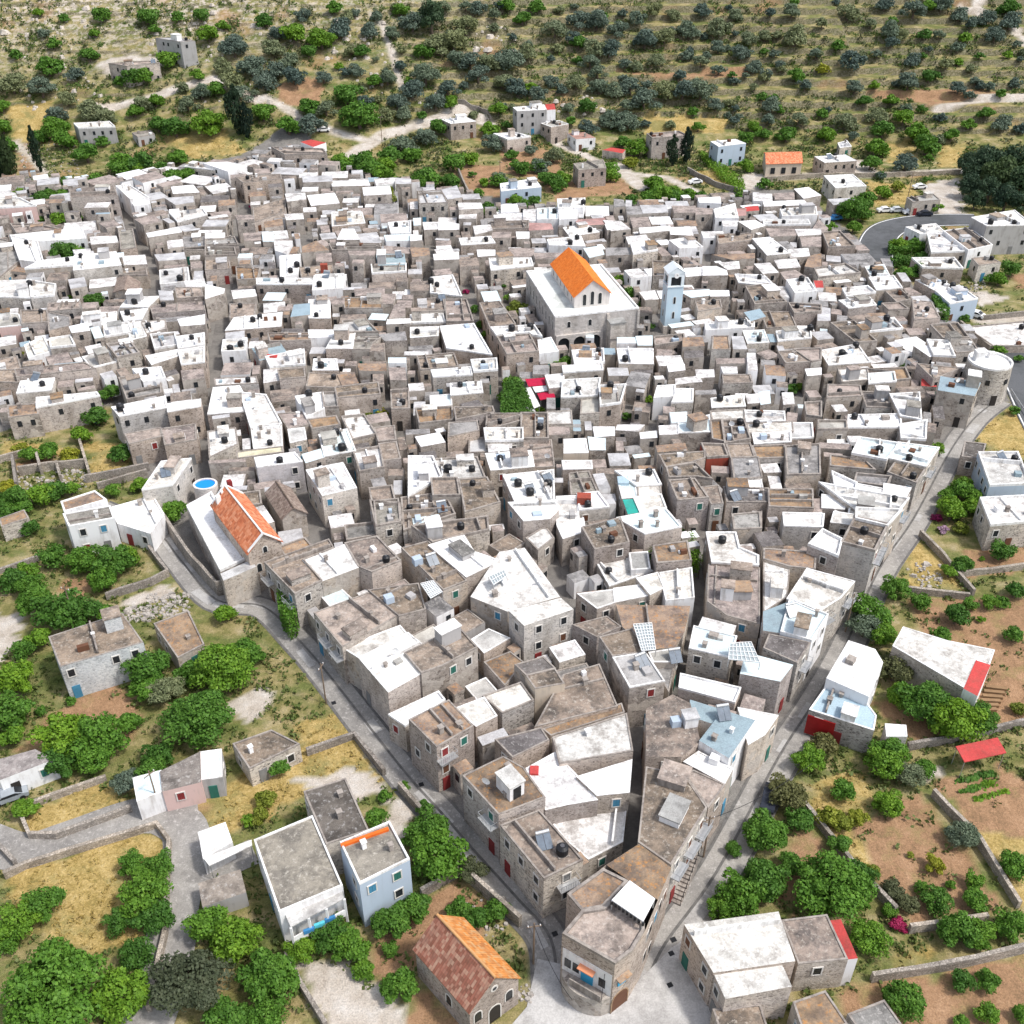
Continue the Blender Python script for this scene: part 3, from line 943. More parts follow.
def roof_mat(name, base, stain, amt=.5, sc=.35, speck=None, objvar=.22):
    """flat roof screed: patchy stains, streaks and grain, tinted per house"""
    m, nt, b = new_mat(name); g = G(nt); b.inputs['Roughness'].default_value = .9
    p = g.pos()
    oi = g.n('ShaderNodeObjectInfo')
    off = g.n('ShaderNodeVectorMath', operation='ADD'); cx = g.n('ShaderNodeCombineXYZ')
    k = g.math('MULTIPLY', oi.outputs['Random'], 57.0); g.l(k, cx.inputs[0]); g.l(k, cx.inputs[2])
    g.l(p, off.inputs[0]); g.l(cx.outputs[0], off.inputs[1]); v = off.outputs[0]
    n1 = g.noise(v, sc, 6, .62); n2 = g.noise(v, sc*5, 5, .65); n3 = g.noise(v, 6.0, 3, .6)
    s1 = g.math('ADD', g.math('MULTIPLY', n1, .65), g.math('MULTIPLY', n2, .35))
    f = g.ramp(s1, [(.5-.12*amt-.03, (1, 1, 1)), (.5+.22*(1-amt), (0, 0, 0))])
    thr = .62-.24*amt
    f = g.ramp(s1, [(thr-.05, (0, 0, 0)), (thr+.1, (1, 1, 1))])
    c = g.mix(f, base, stain)
    gr = g.ramp(n3, [(.3, (.8, .8, .8)), (.7, (1.12, 1.12, 1.12))])
    c = g.mix(1.0, c, gr, 'MULTIPLY')
    o2 = g.math('FRACT', g.math('MULTIPLY', oi.outputs['Random'], 7.31))
    ov = g.ramp(o2, [(0, (1-objvar*1.3,)*3), (.35, (1+objvar*.2, 1, 1-objvar*.4)), (.7, (1, 1, 1+objvar*.3)), (1, (1+objvar, 1+objvar*.95, 1+objvar*.85))])
    c = g.mix(1.0, c, ov, 'MULTIPLY')
    n5 = g.noise(v, sc*.8, 2, .5)
    c = g.mix(1.0, c, g.ramp(n5, [(.38, (1-objvar*1.2,)*3), (.46, (1, 1, 1)), (.6, (1, 1, 1)), (.66, (1+objvar*.8,)*3)]), 'MULTIPLY')
    if speck:
        n4 = g.noise(v, 1.9, 6, .75)
        c = g.mix(g.ramp(n4, [(.54, (0, 0, 0)), (.66, (.85, .85, .85))]), c, speck)
    g.l(c, b.inputs['Base Color']); g.bump(n2, .3, .06, b)
    return m
def stone_mat(name, cols, mortar, scale=2.6, mort=.09, big=.3, patch=0):
    """coursed rubble: flattened cells with mortar, weather patches"""
    m, nt, b = new_mat(name); g = G(nt); b.inputs['Roughness'].default_value = .92
    p = g.pos((1, 1, 1.7)); oi = g.n('ShaderNodeObjectInfo')
    wn = g.n('ShaderNodeTexNoise'); wn.inputs['Scale'].default_value = 2; g.l(p, wn.inputs['Vector'])
    pv = g.n('ShaderNodeVectorMath', operation='MULTIPLY_ADD'); g.l(wn.outputs['Color'], pv.inputs[0]); pv.inputs[1].default_value = (.3, .3, .3); g.l(p, pv.inputs[2])
    vo = g.n('ShaderNodeTexVoronoi'); vo.inputs['Scale'].default_value = scale; g.l(pv.outputs[0], vo.inputs['Vector'])
    ve = g.n('ShaderNodeTexVoronoi', feature='DISTANCE_TO_EDGE'); ve.inputs['Scale'].default_value = scale; g.l(pv.outputs[0], ve.inputs['Vector'])
    sp = g.n('ShaderNodeSeparateColor'); g.l(vo.outputs['Color'], sp.inputs[0])
    n = len(cols)
    c = g.ramp(sp.outputs[0], [(i/(n-1), cols[i]) for i in range(n)])
    e = g.ramp(ve.outputs['Distance'], [(mort*.4, (1, 1, 1)), (mort*1.3, (0, 0, 0))])
    c = g.mix(e, c, mortar)
    bn = g.noise(g.pos((1, 1, .6)), big, 6, .6)
    c = g.mix(1.0, c, g.ramp(bn, [(.32, (.66, .64, .61)), (.5, (1, 1, 1)), (.68, (1.2, 1.17, 1.12))]), 'MULTIPLY')
    ov = g.ramp(oi.outputs['Random'], [(0, (.8, .8, .82)), (.5, (1, .99, .97)), (1, (1.18, 1.14, 1.08))])
    c = g.mix(1.0, c, ov, 'MULTIPLY')
    if patch:
        pn = g.noise(g.pos((1, 1, 1)), .42, 5, .6)
        c = g.mix(g.ramp(pn, [(patch, (0, 0, 0)), (patch+.03, (1, 1, 1))]), c, g.ramp(g.noise(g.pos(), 1.6, 4), [(.3, tuple(x*.8 for x in mortar)), (.7, tuple(x*1.15 for x in mortar))]))
    g.l(c, b.inputs['Base Color']); g.bump(ve.outputs['Distance'], .7, .1, b)
    return m
def render_mat(name, base, stain, amt=.35):
    """plastered wall with vertical run-off streaks and patches"""
    m, nt, b = new_mat(name); g = G(nt); b.inputs['Roughness'].default_value = .85
    n1 = g.noise(g.pos((1.6, 1.6, .22)), 1.3, 5, .6); n2 = g.noise(g.pos(), .5, 5, .6)
    s = g.math('ADD', g.math('MULTIPLY', n1, .5), g.math('MULTIPLY', n2, .5))
    t = .6-.2*amt
    c = g.mix(g.ramp(s, [(t-.04, (0, 0, 0)), (t+.12, (1, 1, 1))]), base, stain)
    g.l(c, b.inputs['Base Color']); return m
def tile_mat(name, c0, c1, c2, pitch=.33, dirt=.3):
    """clay tiles: rows run along local Y of the UV"""
    m, nt, b = new_mat(name); g = G(nt); b.inputs['Roughness'].default_value = .8
    uv = g.n('ShaderNodeUVMap'); sx = g.n('ShaderNodeSeparateXYZ'); g.l(uv.outputs[0], sx.inputs[0])
    cell = g.n('ShaderNodeTexWhiteNoise', noise_dimensions='2D')
    cx = g.n('ShaderNodeCombineXYZ')
    g.l(g.math('FLOOR', g.math('DIVIDE', sx.outputs[0], pitch)), cx.inputs[0]); g.l(g.math('FLOOR', g.math('DIVIDE', sx.outputs[1], pitch*1.3)), cx.inputs[1])
    g.l(cx.outputs[0], cell.inputs['Vector'])
    c = g.ramp(cell.outputs['Value'], [(0, c0), (.5, c1), (1, c2)])
    wave = g.math('SINE', g.math('MULTIPLY', sx.outputs[0], 2*math.pi/pitch))
    row = g.math('FRACT', g.math('DIVIDE', sx.outputs[1], pitch*1.3))
    n = g.noise(g.pos(), .8, 5, .65)
    c = g.mix(g.ramp(n, [(.45, (0, 0, 0)), (.75, (dirt, dirt, dirt))]), c, (.16, .13, .1))
    g.l(c, b.inputs['Base Color'])
    g.bump(g.math('ADD', g.math('MULTIPLY', wave, .5), g.math('MULTIPLY', row, .4)), .4, .06, b)
    return m
def leaf_mat(name, c0, c1, c2, trans=.25):
    m, nt, b = new_mat(name); g = G(nt); b.inputs['Roughness'].default_value = .6
    oi = g.n('ShaderNodeObjectInfo')
    n = g.noise(g.pos(), 1.1, 3, .6); n2 = g.noise(g.pos(), 9, 2)
    s = g.math('ADD', g.math('MULTIPLY', n, .55), g.math('MULTIPLY', n2, .45))
    c = g.ramp(s, [(.32, c0), (.5, c1), (.68, c2)])
    c = g.mix(1.0, c, g.ramp(oi.outputs['Random'], [(0, (.62, .7, .8)), (.3, (.9, .92, .95)), (.6, (1.05, 1.05, .95)), (1, (1.55, 1.3, .8))]), 'MULTIPLY')
    g.l(c, b.inputs['Base Color'])
    tr = g.n('ShaderNodeBsdfTranslucent'); g.l(c, tr.inputs[0])
    ms = g.n('ShaderNodeMixShader'); ms.inputs[0].default_value = trans
    g.l(b.outputs[0], ms.inputs[1]); g.l(tr.outputs[0], ms.inputs[2])
    g.l(ms.outputs[0], nt.nodes['Material Output'].inputs[0]); return m

ROOF = dict(

 W2=roof_mat('dirty_limewashed_roof', (.68, .67, .645), (.4, .38, .36), .42, .5, (.8, .8, .79), .14),
 W=roof_mat('whitewashed_roof', (.82, .82, .82), (.52, .5, .48), .3, .4, None, .08),
 M=roof_mat('worn_white_roof', (.74, .73, .71), (.36, .34, .32), .5, .45, None, .12),
 L=roof_mat('pale_concrete_roof', (.47, .47, .46), (.33, .32, .31), .4, .4),
 G=roof_mat('grey_concrete_roof', (.31, .3, .285), (.15, .145, .138), .5, .4, (.42, .4, .38)),
 K=roof_mat('greyish_tan_roof', (.37, .34, .29), (.2, .185, .165), .5, .35, (.46, .43, .38)),
 B=roof_mat('brown_earthen_roof', (.29, .235, .19), (.125, .108, .095), .55, .45, (.44, .4, .35)),
 N=roof_mat('pinkish_earthen_roof', (.36, .3, .26), (.17, .145, .13), .5, .45, (.5, .45, .41)),
 T=roof_mat('ochre_earthen_roof', (.34, .25, .175), (.18, .14, .115), .55, .45, (.45, .21, .06)),
 D=roof_mat('dark_weathered_roof', (.165, .15, .14), (.1, .09, .085), .5, .5, (.36, .35, .34)),
 A=roof_mat('pale_aqua_roof', (.6, .7, .73), (.5, .57, .59), .2, .3, None, .05),
 C=roof_mat('sky_blue_roof', (.38, .5, .58), (.33, .43, .5), .2, .3, None, .03),
 S=roof_mat('blue_grey_sheet_roof', (.29, .38, .43), (.24, .3, .34), .3, .4, None, .08),
 V=roof_mat('old_corrugated_roof', (.3, .27, .25), (.19, .17, .16), .5, .8, (.42, .4, .38)),
 R0=roof_mat('faded_pink_roof', (.42, .25, .22), (.3, .2, .18), .4, .4),
 X=roof_mat('red_sheet_roof', (.48, .065, .06), (.36, .07, .06), .45, .5, None, .12),
 E=roof_mat('teal_sheet_roof', (.03, .35, .28), (.05, .27, .22), .3, .5),
 Y=roof_mat('pale_yellow_roof', (.66, .62, .42), (.5, .47, .38), .35, .5),
)
STONES = [stone_mat('patched_rubble_stone', [(.2, .175, .155), (.35, .31, .28), (.46, .41, .37), (.28, .25, .225)], (.5, .45, .4), patch=.53), stone_mat('crumbling_rendered_stone', [(.2, .17, .15), (.34, .3, .26), (.44, .39, .34), (.27, .235, .21)], (.42, .38, .34), 2.0, patch=.46),
          stone_mat('grey_rubble_stone', [(.15, .14, .13), (.37, .345, .32), (.54, .51, .47), (.27, .25, .235)], (.52, .485, .45)),
          stone_mat('brown_rubble_stone', [(.18, .15, .13), (.32, .275, .245), (.45, .39, .35), (.26, .22, .2)], (.46, .4, .36)),
          stone_mat('pinkish_rubble_stone', [(.23, .2, .19), (.39, .345, .325), (.5, .455, .43), (.3, .265, .25)], (.52, .47, .44)),
          stone_mat('pale_rubble_stone', [(.3, .285, .27), (.47, .45, .43), (.58, .555, .53), (.38, .365, .35)], (.58, .555, .53))]
WALLM = dict(w=render_mat('white_plaster', (.78, .78, .79), (.55, .53, .52)),
 p=render_mat('pink_plaster', (.62, .45, .42), (.5, .38, .35)),
 b=render_mat('pale_blue_plaster', (.42, .5, .6), (.38, .45, .53), .3),
 r=render_mat('grey_render', (.4, .39, .39), (.28, .27, .26)),
 z=stone_mat('blue_grey_rubble', [(.26, .28, .31), (.4, .43, .47), (.5, .53, .57), (.33, .36, .4)], (.5, .53, .56)),
 c=render_mat('beige_render', (.55, .47, .38), (.42, .37, .31)),
 y=render_mat('cream_yellow_plaster', (.66, .52, .26), (.5, .42, .28)),
 x=render_mat('red_painted_wall', (.33, .07, .045), (.22, .06, .04)),
 q=stone_mat('whitewashed_stone', [(.5, .48, .49), (.6, .58, .6), (.66, .64, .66), (.55, .53, .54)], (.62, .6, .61), 2.6))
M_PARA_W = render_mat('white_parapet_plaster', (.8, .8, .8), (.5, .48, .46), .45)
M_PARA_S = render_mat('weathered_parapet', (.34, .305, .275), (.19, .165, .15), .6)
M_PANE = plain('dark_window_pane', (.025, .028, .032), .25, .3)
M_FRAME = plain('pale_window_surround', (.6, .58, .55), .8, .1)
M_DOORS = [plain('brown_wood', (.13, .06, .035)), plain('dark_red_door', (.22, .03, .03)), plain('blue_shutter', (.06, .22, .35)), plain('green_shutter', (.03, .14, .11)), plain('grey_door', (.2, .2, .2)), plain('dark_opening', (.03, .026, .024))]
M_TANK = plain('black_plastic', (.018, .019, .022), .45, .2)
M_STEEL = plain('galvanised_steel', (.5, .51, .52), .4, .1, 3, .6)
M_SOLAR = plain('solar_collector_glass', (.13, .16, .2), .15, .2)
M_WHITE = plain('white_painted_metal', (.8, .8, .8), .5, .05)
M_WOOD = plain('weathered_wood', (.2, .15, .11), .9, .3)
M_TRUNK = plain('tree_bark', (.13, .1, .08), .95, .3, 4)
LEAF = dict(
 g=leaf_mat('broadleaf_green', (.042, .11, .014), (.09, .205, .026), (.17, .32, .045)),
 o=leaf_mat('olive_grey_green', (.075, .11, .078), (.13, .175, .13), (.2, .25, .19)),
 d=leaf_mat('conifer_dark_green', (.03, .055, .03), (.05, .09, .045), (.085, .13, .065)),
 c=leaf_mat('cypress_dark_green', (.012, .026, .015), (.02, .042, .022), (.036, .062, .034)),
 y=leaf_mat('yellow_green_leaves', (.11, .15, .02), (.2, .24, .03), (.3, .32, .06)),
 b=leaf_mat('dull_brown_green_leaves', (.07, .08, .04), (.11, .125, .06), (.17, .175, .09)),
 m=leaf_mat('crimson_bougainvillea', (.16, .01, .05), (.33, .02, .1), (.4, .04, .14)),
 v=leaf_mat('lilac_flowers', (.2, .12, .25), (.35, .25, .42), (.5, .4, .55)))
# ------------------------------------------------------------------ ground
def grid_lines(segs):
    r = [segs[0][0]]
    for a, b, s in segs:
        n = max(1, int(round((b-a)/s))); r += [a+(b-a)*(i+1)/n for i in range(n)]
    return np.array(r)
gx = grid_lines([(-1500, -400, 100), (-400, -240, 16), (-240, -120, 1.8), (-120, 120, .95), (120, 240, 1.8), (240, 400, 16), (400, 1500, 100)])
gy = grid_lines([(-600, 0, 60), (0, 44, 4), (44, 170, .8), (170, 326, 1.5), (326, 480, .9), (480, 640, 6), (640, 2400, 80)])
GX, GY = np.meshgrid(gx, gy)
GZ = terr(GX, GY)
wx = GX+1.1*vnoise(GX, GY, 2.3, 3)+.5*vnoise(GX, GY, .9, 8)
wy = GY+1.1*vnoise(GX, GY, 2.1, 6)+.5*vnoise(GX, GY, .8, 9)
zone = {k: np.zeros(GX.shape) for k in ('dry', 'soil', 'pale', 'pave')}
for k, c, txt in ZONES:
    P = [at_h(*p)[:2] for p in pts_of(c, txt)]
    msk = inside_np(wx, wy, P)
    for q in zone:
        if q != k: zone[q][msk] = 0
    zone[k][msk] = 1
VILL = '-60,250 0,176 60,205 120,180 185,165 240,158 300,140 335,165 440,188 560,208 620,204 745,190 800,190 860,240 930,300 990,345 1010,400 940,470 885,590 800,720 720,850 640,1000 640,1120 540,1120 530,900 430,790 330,670 250,600 180,560 150,500 142,472 128,450 112,405 60,412 0,432 -60,440'
VP = [tuple(at_z(float(a), float(b))[:2]) for a, b in (w.split(',') for w in VILL.split())]
mv = inside_np(GX, GY, VP)
for q in zone: zone[q][mv] = 0
zone['pave'][mv] = 1
def dist_poly(X, Y, pts):
    d = np.full(X.shape, 1e9)
    for a, b in zip(pts[:-1], pts[1:]):
        ax, ay, bx, by = a[0], a[1], b[0], b[1]
        L = max(1e-6, (bx-ax)**2+(by-ay)**2)
        t = np.clip(((X-ax)*(bx-ax)+(Y-ay)*(by-ay))/L, 0, 1)
        d = np.minimum(d, np.hypot(X-ax-t*(bx-ax), Y-ay-t*(by-ay)))
    return d
for c, w, txt in PATHS:
    pts = [at_h(*p)[:2] for p in pts_of(c, txt)]
    d = dist_poly(GX+.5*vnoise(GX, GY, 3, 3), GY, pts)
    k = np.clip((w*.5+.8-d)/1.2, 0, 1)
    for q in ('dry', 'soil'): zone[q] *= 1-k
    zone['pale'] = np.maximum(zone['pale'], k)
ny, nx = GX.shape
co = np.empty((ny*nx, 3)); co[:, 0] = GX.ravel(); co[:, 1] = GY.ravel(); co[:, 2] = GZ.ravel()
idx = np.arange(ny*nx).reshape(ny, nx)
quads = np.stack([idx[:-1, :-1].ravel(), idx[:-1, 1:].ravel(), idx[1:, 1:].ravel(), idx[1:, :-1].ravel()], 1)
me = bpy.data.meshes.new('ground')
me.vertices.add(len(co)); me.vertices.foreach_set('co', co.ravel())
me.loops.add(quads.size); me.loops.foreach_set('vertex_index', quads.ravel().astype(np.int32))
me.polygons.add(len(quads)); me.polygons.foreach_set('loop_start', np.arange(0, quads.size, 4, dtype=np.int32))
me.polygons.foreach_set('loop_total', np.full(len(quads), 4, dtype=np.int32))
me.update(calc_edges=True)
me.polygons.foreach_set('use_smooth', [True]*len(quads))
for k in zone:
    a = me.attributes.new(k, 'FLOAT', 'POINT'); a.data.foreach_set('value', zone[k].ravel().astype(np.float32))
ground = bpy.data.objects.new('ground', me); COL.objects.link(ground); tag(ground, kind='structure')
m, nt, b = new_mat('ground_soil_and_grass'); g = G(nt); b.inputs['Roughness'].default_value = .95
p = g.pos()
na = g.noise(p, .06, 6, .6); nb = g.noise(p, .35, 6, .65); nc = g.noise(p, 2.2, 5, .7); nd = g.noise(g.pos((1, 2.2, 1)), .12, 5, .6)
# open hillside: straw, olive scrub, bare earth, limestone
hill = g.ramp(nb, [(.3, (.11, .115, .035)), (.43, (.19, .175, .065)), (.55, (.3, .25, .12)), (.7, (.38, .32, .2))])
grn = g.ramp(nc, [(.35, (.05, .085, .018)), (.65, (.13, .17, .04))])
hill = g.mix(g.ramp(nd, [(.45, (0, 0, 0)), (.6, (.75, .75, .75))]), hill, grn)
sx = g.n('ShaderNodeSeparateXYZ'); g.l(p, sx.inputs[0])
left = g.n('ShaderNodeMapRange'); left.inputs[1].default_value = 30; left.inputs[2].default_value = -110; g.l(sx.outputs[0], left.inputs[0])
hi = g.n('ShaderNodeMapRange'); hi.inputs[1].default_value = 372; hi.inputs[2].default_value = 420; g.l(sx.outputs[1], hi.inputs[0])
rockm = g.math('MULTIPLY', g.math('MULTIPLY', left.outputs[0], hi.outputs[0]), g.ramp(g.noise(p, .5, 7, .72), [(.47, (0, 0, 0)), (.57, (1, 1, 1))]))
hill = g.mix(rockm, hill, (.5, .44, .38))
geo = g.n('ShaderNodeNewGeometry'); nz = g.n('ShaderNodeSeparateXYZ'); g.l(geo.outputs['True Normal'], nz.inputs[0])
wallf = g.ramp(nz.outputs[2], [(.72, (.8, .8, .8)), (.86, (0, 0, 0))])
hill = g.mix(wallf, hill, g.ramp(g.noise(p, 2.0, 4), [(.4, (.07, .065, .035)), (.7, (.26, .23, .17))]))  # steep terrace risers: stone tones darkened, vegetation shadow put into the colour
red = g.ramp(g.noise(p, .045, 3), [(.6, (0, 0, 0)), (.7, (.5, .5, .5))])
hill = g.mix(red, hill, (.34, .19, .1))
dry = g.ramp(g.math('ADD', g.math('MULTIPLY', nb, .5), g.math('MULTIPLY', nc, .5)), [(.35, (.16, .135, .045)), (.45, (.31, .225, .075)), (.56, (.46, .34, .14)), (.68, (.55, .45, .25))])
dry = g.mix(g.ramp(g.noise(p, .16, 6, .7), [(.5, (0, 0, 0)), (.62, (.75, .75, .75))]), dry, (.2, .19, .07))
soil = g.ramp(g.math('ADD', g.math('MULTIPLY', nb, .6), g.math('MULTIPLY', nc, .4)), [(.34, (.17, .11, .06)), (.5, (.31, .185, .105)), (.64, (.4, .25, .15))])
soil = g.mix(g.ramp(g.noise(p, .22, 6, .7), [(.53, (0, 0, 0)), (.66, (.75, .75, .75))]), soil, (.25, .2, .085))
pale = g.ramp(nb, [(.3, (.34, .29, .24)), (.5, (.48, .43, .38)), (.7, (.58, .55, .52))])
pave = g.ramp(nb, [(.3, (.14, .132, .124)), (.6, (.22, .208, .196))])  # paving kept dark so its colour carries the shade between houses
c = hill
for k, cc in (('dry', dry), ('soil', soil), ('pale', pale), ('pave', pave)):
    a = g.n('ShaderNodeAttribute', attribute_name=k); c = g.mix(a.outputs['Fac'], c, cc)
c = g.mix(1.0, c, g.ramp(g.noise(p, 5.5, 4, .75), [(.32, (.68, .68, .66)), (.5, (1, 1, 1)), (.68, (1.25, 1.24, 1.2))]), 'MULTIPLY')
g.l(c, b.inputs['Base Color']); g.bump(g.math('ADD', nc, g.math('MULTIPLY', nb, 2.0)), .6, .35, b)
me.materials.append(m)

# ------------------------------------------------------------------ streets
M_LANE = roof_mat('concrete_lane', (.33, .315, .295), (.22, .21, .2), .5, .12, (.46, .44, .42), .02)
M_ALLEY = roof_mat('shade_darkened_alley_paving', (.2, .188, .175), (.13, .122, .115), .5, .3, None, .02)  # darker than the lanes: shade of tall narrow alleys put into the colour
M_ASPH = roof_mat('asphalt', (.11, .115, .125), (.075, .08, .085), .5, .12, None, .02)
M_LINE = plain('road_paint', (.75, .75, .75), .7)
def smooth_line(P, n=6):
    P = [Vector(p) for p in P]; r = []
    for i in range(len(P)-1):
        p0 = P[max(0, i-1)]; p1 = P[i]; p2 = P[i+1]; p3 = P[min(len(P)-1, i+2)]
        for k in range(n):
            t = k/n; r.append(.5*((2*p1)+(p2-p0)*t+(2*p0-5*p1+4*p2-p3)*t*t+(3*p1-p0-3*p2+p3)*t**3))
    r.append(P[-1]); return r
def strip(mb, P, w, z, off=0.0, mi=0):
    n = len(P); L = []; R = []
    for i in range(n):
        d = (P[min(n-1, i+1)]-P[max(0, i-1)]).to_2d().normalized(); nn = Vector((-d.y, d.x))
        c = P[i].to_2d()+nn*off
        L.append((c.x+nn.x*w/2, c.y+nn.y*w/2, z)); R.append((c.x-nn.x*w/2, c.y-nn.y*w/2, z))
    for i in range(n-1): mb.face([R[i], R[i+1], L[i+1], L[i]], mi)
street_world = []
zz = .012
for c, w, txt in STREETS:
    P = smooth_line([at_z(*p) for p in pts_of(c, txt)]); street_world.append((P, w))
    mb = MB(); zz += .004; strip(mb, P, w, zz)
    o = mb.build('road' if w > 3 else 'lane', M_LANE if w > 3 else M_ALLEY); tag(o, kind='structure')
mb = MB(); mb.face([at_z(*p, .09) for p in pts_of('D3', '230,800 420,960 640,740 700,700 800,900 860,1100 -20,1100 100,960 140,780')][::-1])
mb.f = [tuple(reversed(f)) if area2([mb.v[i] for i in f]) < 0 else f for f in mb.f]
tag(mb.build('street_junction', roof_mat('pale_concrete_junction', (.5, .49, .48), (.34, .33, .32), .45, .2, None, .0)), kind='structure')
M_GUT = plain('drain_channel', (.13, .125, .12), .9, .3)
for k in (0, 1):
    mb = MB(); strip(mb, street_world[k][0], .3, .075, .3); tag(mb.build('drain_channel', M_GUT), kind='structure')
    for s_ in (-1, 1):
        mb = MB(); strip(mb, street_world[k][0], .35, .07, s_*(street_world[k][1]/2-.2)); tag(mb.build('lane_edge_strip', M_GUT), kind='structure')  # narrow dark strips along both lane edges
# asphalt road upper right and on the right edge
P = smooth_line([at_z(*sheet('P5', *q)) for q in ((275, 545), (285, 430), (340, 350), (470, 312), (640, 300), (800, 300))])
asph = [(P, 10)]
mb = MB(); strip(mb, P, 9.5, .1); tag(mb.build('asphalt_road', M_ASPH), kind='structure')
mb = MB(); strip(mb, P, .25, .106, 4.3); strip(mb, P, .25, .106, -4.3); tag(mb.build('road_line', M_LINE), kind='structure')
P = smooth_line([at_z(*sheet('Q5', *q)) for q in ((900, 60), (990, 180), (1050, 300), (1110, 430), (1180, 560))])
asph.append((P, 10)); asph.append(([at_z(*sheet('D3', 100, 1000)), at_z(*sheet('D3', 780, 980))], 9))
mb = MB(); strip(mb, P, 9, .11); tag(mb.build('asphalt_road', M_ASPH), kind='structure')
mb = MB(); strip(mb, P, .25, .116, -4.1); tag(mb.build('road_line', M_LINE), kind='structure')
P = [at_z(*sheet('Q5', *q)) for q in ((955, 310), (1010, 395), (1080, 500))]
mb = MB()
for a, b_ in zip(P[:-1], P[1:]):
    mb.bar(a+Vector((0, 0, .65)), b_+Vector((0, 0, .65)), .08, .3)
    n = int((b_-a).length/2.5)
    for k in range(n+1):
        q = a.lerp(b_, k/n); mb.tube(q, q+Vector((0, 0, .75)), .06, n=5)
tag(mb.build('guard_rail', M_STEEL), 'steel guard rail between corner tower lane and asphalt road', 'guard rail')

# ------------------------------------------------------------------ houses
RES = .5; RX0, RY0 = -200.0, 30.0; RW, RH = 800, 650
hmap = np.zeros((RH, RW), np.float32)
_rx, _ry = np.meshgrid(RX0+(np.arange(RW)+.5)*RES, RY0+(np.arange(RH)+.5)*RES)
def raster(P, z):
    xs = [p[0] for p in P]; ys = [p[1] for p in P]
    i0 = max(0, int((min(xs)-RX0)/RES)-1); i1 = min(RW, int((max(xs)-RX0)/RES)+2)
    j0 = max(0, int((min(ys)-RY0)/RES)-1); j1 = min(RH, int((max(ys)-RY0)/RES)+2)
    if i1 <= i0 or j1 <= j0: return
    mk = inside_np(_rx[j0:j1, i0:i1], _ry[j0:j1, i0:i1], P)
    s = hmap[j0:j1, i0:i1]; s[mk] = np.maximum(s[mk], z)
def hval(x, y):
    i = int((x-RX0)/RES); j = int((y-RY0)/RES)
    return float(hmap[j, i]) if 0 <= i < RW and 0 <= j < RH else 0.0

SW2 = [[tuple(q[:2]) for q in P_] for P_, w_ in street_world]
houses = []   # dicts: P (ccw xy), z, base, roof, wall, px
for ln in HOUSES.strip().splitlines():
    w = ln.split(); c, rt, h, wt = w[0], w[1], float(w[2]), w[3]
    px = pts_of(c, ' '.join(w[4:]))
    cx = sum(p[0] for p in px)/len(px); cy = sum(p[1] for p in px)/len(px)
    h *= .93 if cy < 480 else .96
    cp = at_h(cx, cy, h); z = h if cp.y < 318 else cp.z
    z += random.uniform(-.14, .14)
    P = ccw([tuple(at_z(a, b_, z)[:2]) for a, b_ in px])
    if c[0] == 'A':
        y0 = min(q[1] for q in P); dy = max(q[1] for q in P)-y0
        if dy > 7.5: P = [(q[0], y0+(q[1]-y0)*7.5/dy) for q in P]
    base = min(float(terr(q[0], q[1])) for q in P)-.4
    if area2(P) < 2: continue
    Pn = inset(P, -(.32 if cy < 540 else .12))
    if not any(float(dist_poly(np.array([q[0]]), np.array([q[1]]), SW2[k])[0]) < street_world[k][1]/2+.7 for q in Pn for k in range(2, 14)): P = Pn
    houses.append(dict(P=P, z=z, base=base, roof=rt, wall=wt, px=(cx, cy), h=h, man=True, hill=c[0] == 'A' or (c == 'P5' and cx > 860)))
    raster(P, z)
# ------------------------------------------------------------------ special buildings
def uvroof(o):
    """UVs in metres: u along the eave, v up the slope, for tile courses"""
    me = o.data; uv = me.uv_layers.new(name='UVMap')
    for pl in me.polygons:
        n = pl.normal
        e = Vector((0, 0, 1)).cross(n)
        e = e.normalized() if e.length > .01 else Vector((1, 0, 0)); s = n.cross(e)
        for li in pl.loop_indices:
            v = me.vertices[me.loops[li].vertex_index].co; uv.data[li].uv = (v.dot(e), v.dot(s))
M_TILE = tile_mat('orange_clay_tiles', (.66, .15, .02), (.76, .19, .025), (.8, .23, .04), .3, .08)
M_TILE2 = tile_mat('red_clay_tiles', (.44, .12, .055), (.6, .19, .085), (.68, .3, .17), .36, .3)
M_TILE_OLD = tile_mat('old_brown_tiles', (.16, .12, .1), (.25, .19, .16), (.34, .28, .24), .3, .4)
M_TILE_LICH = tile_mat('lichen_orange_tiles', (.46, .17, .045), (.62, .24, .06), (.56, .34, .16), .3, .4)
M_TILE_DUSK = tile_mat('weathered_shaded_red_tiles', (.22, .085, .055), (.33, .13, .09), (.46, .28, .2), .3, .4)  # chapel's left slope: older tiles, shade away from the sun also painted in
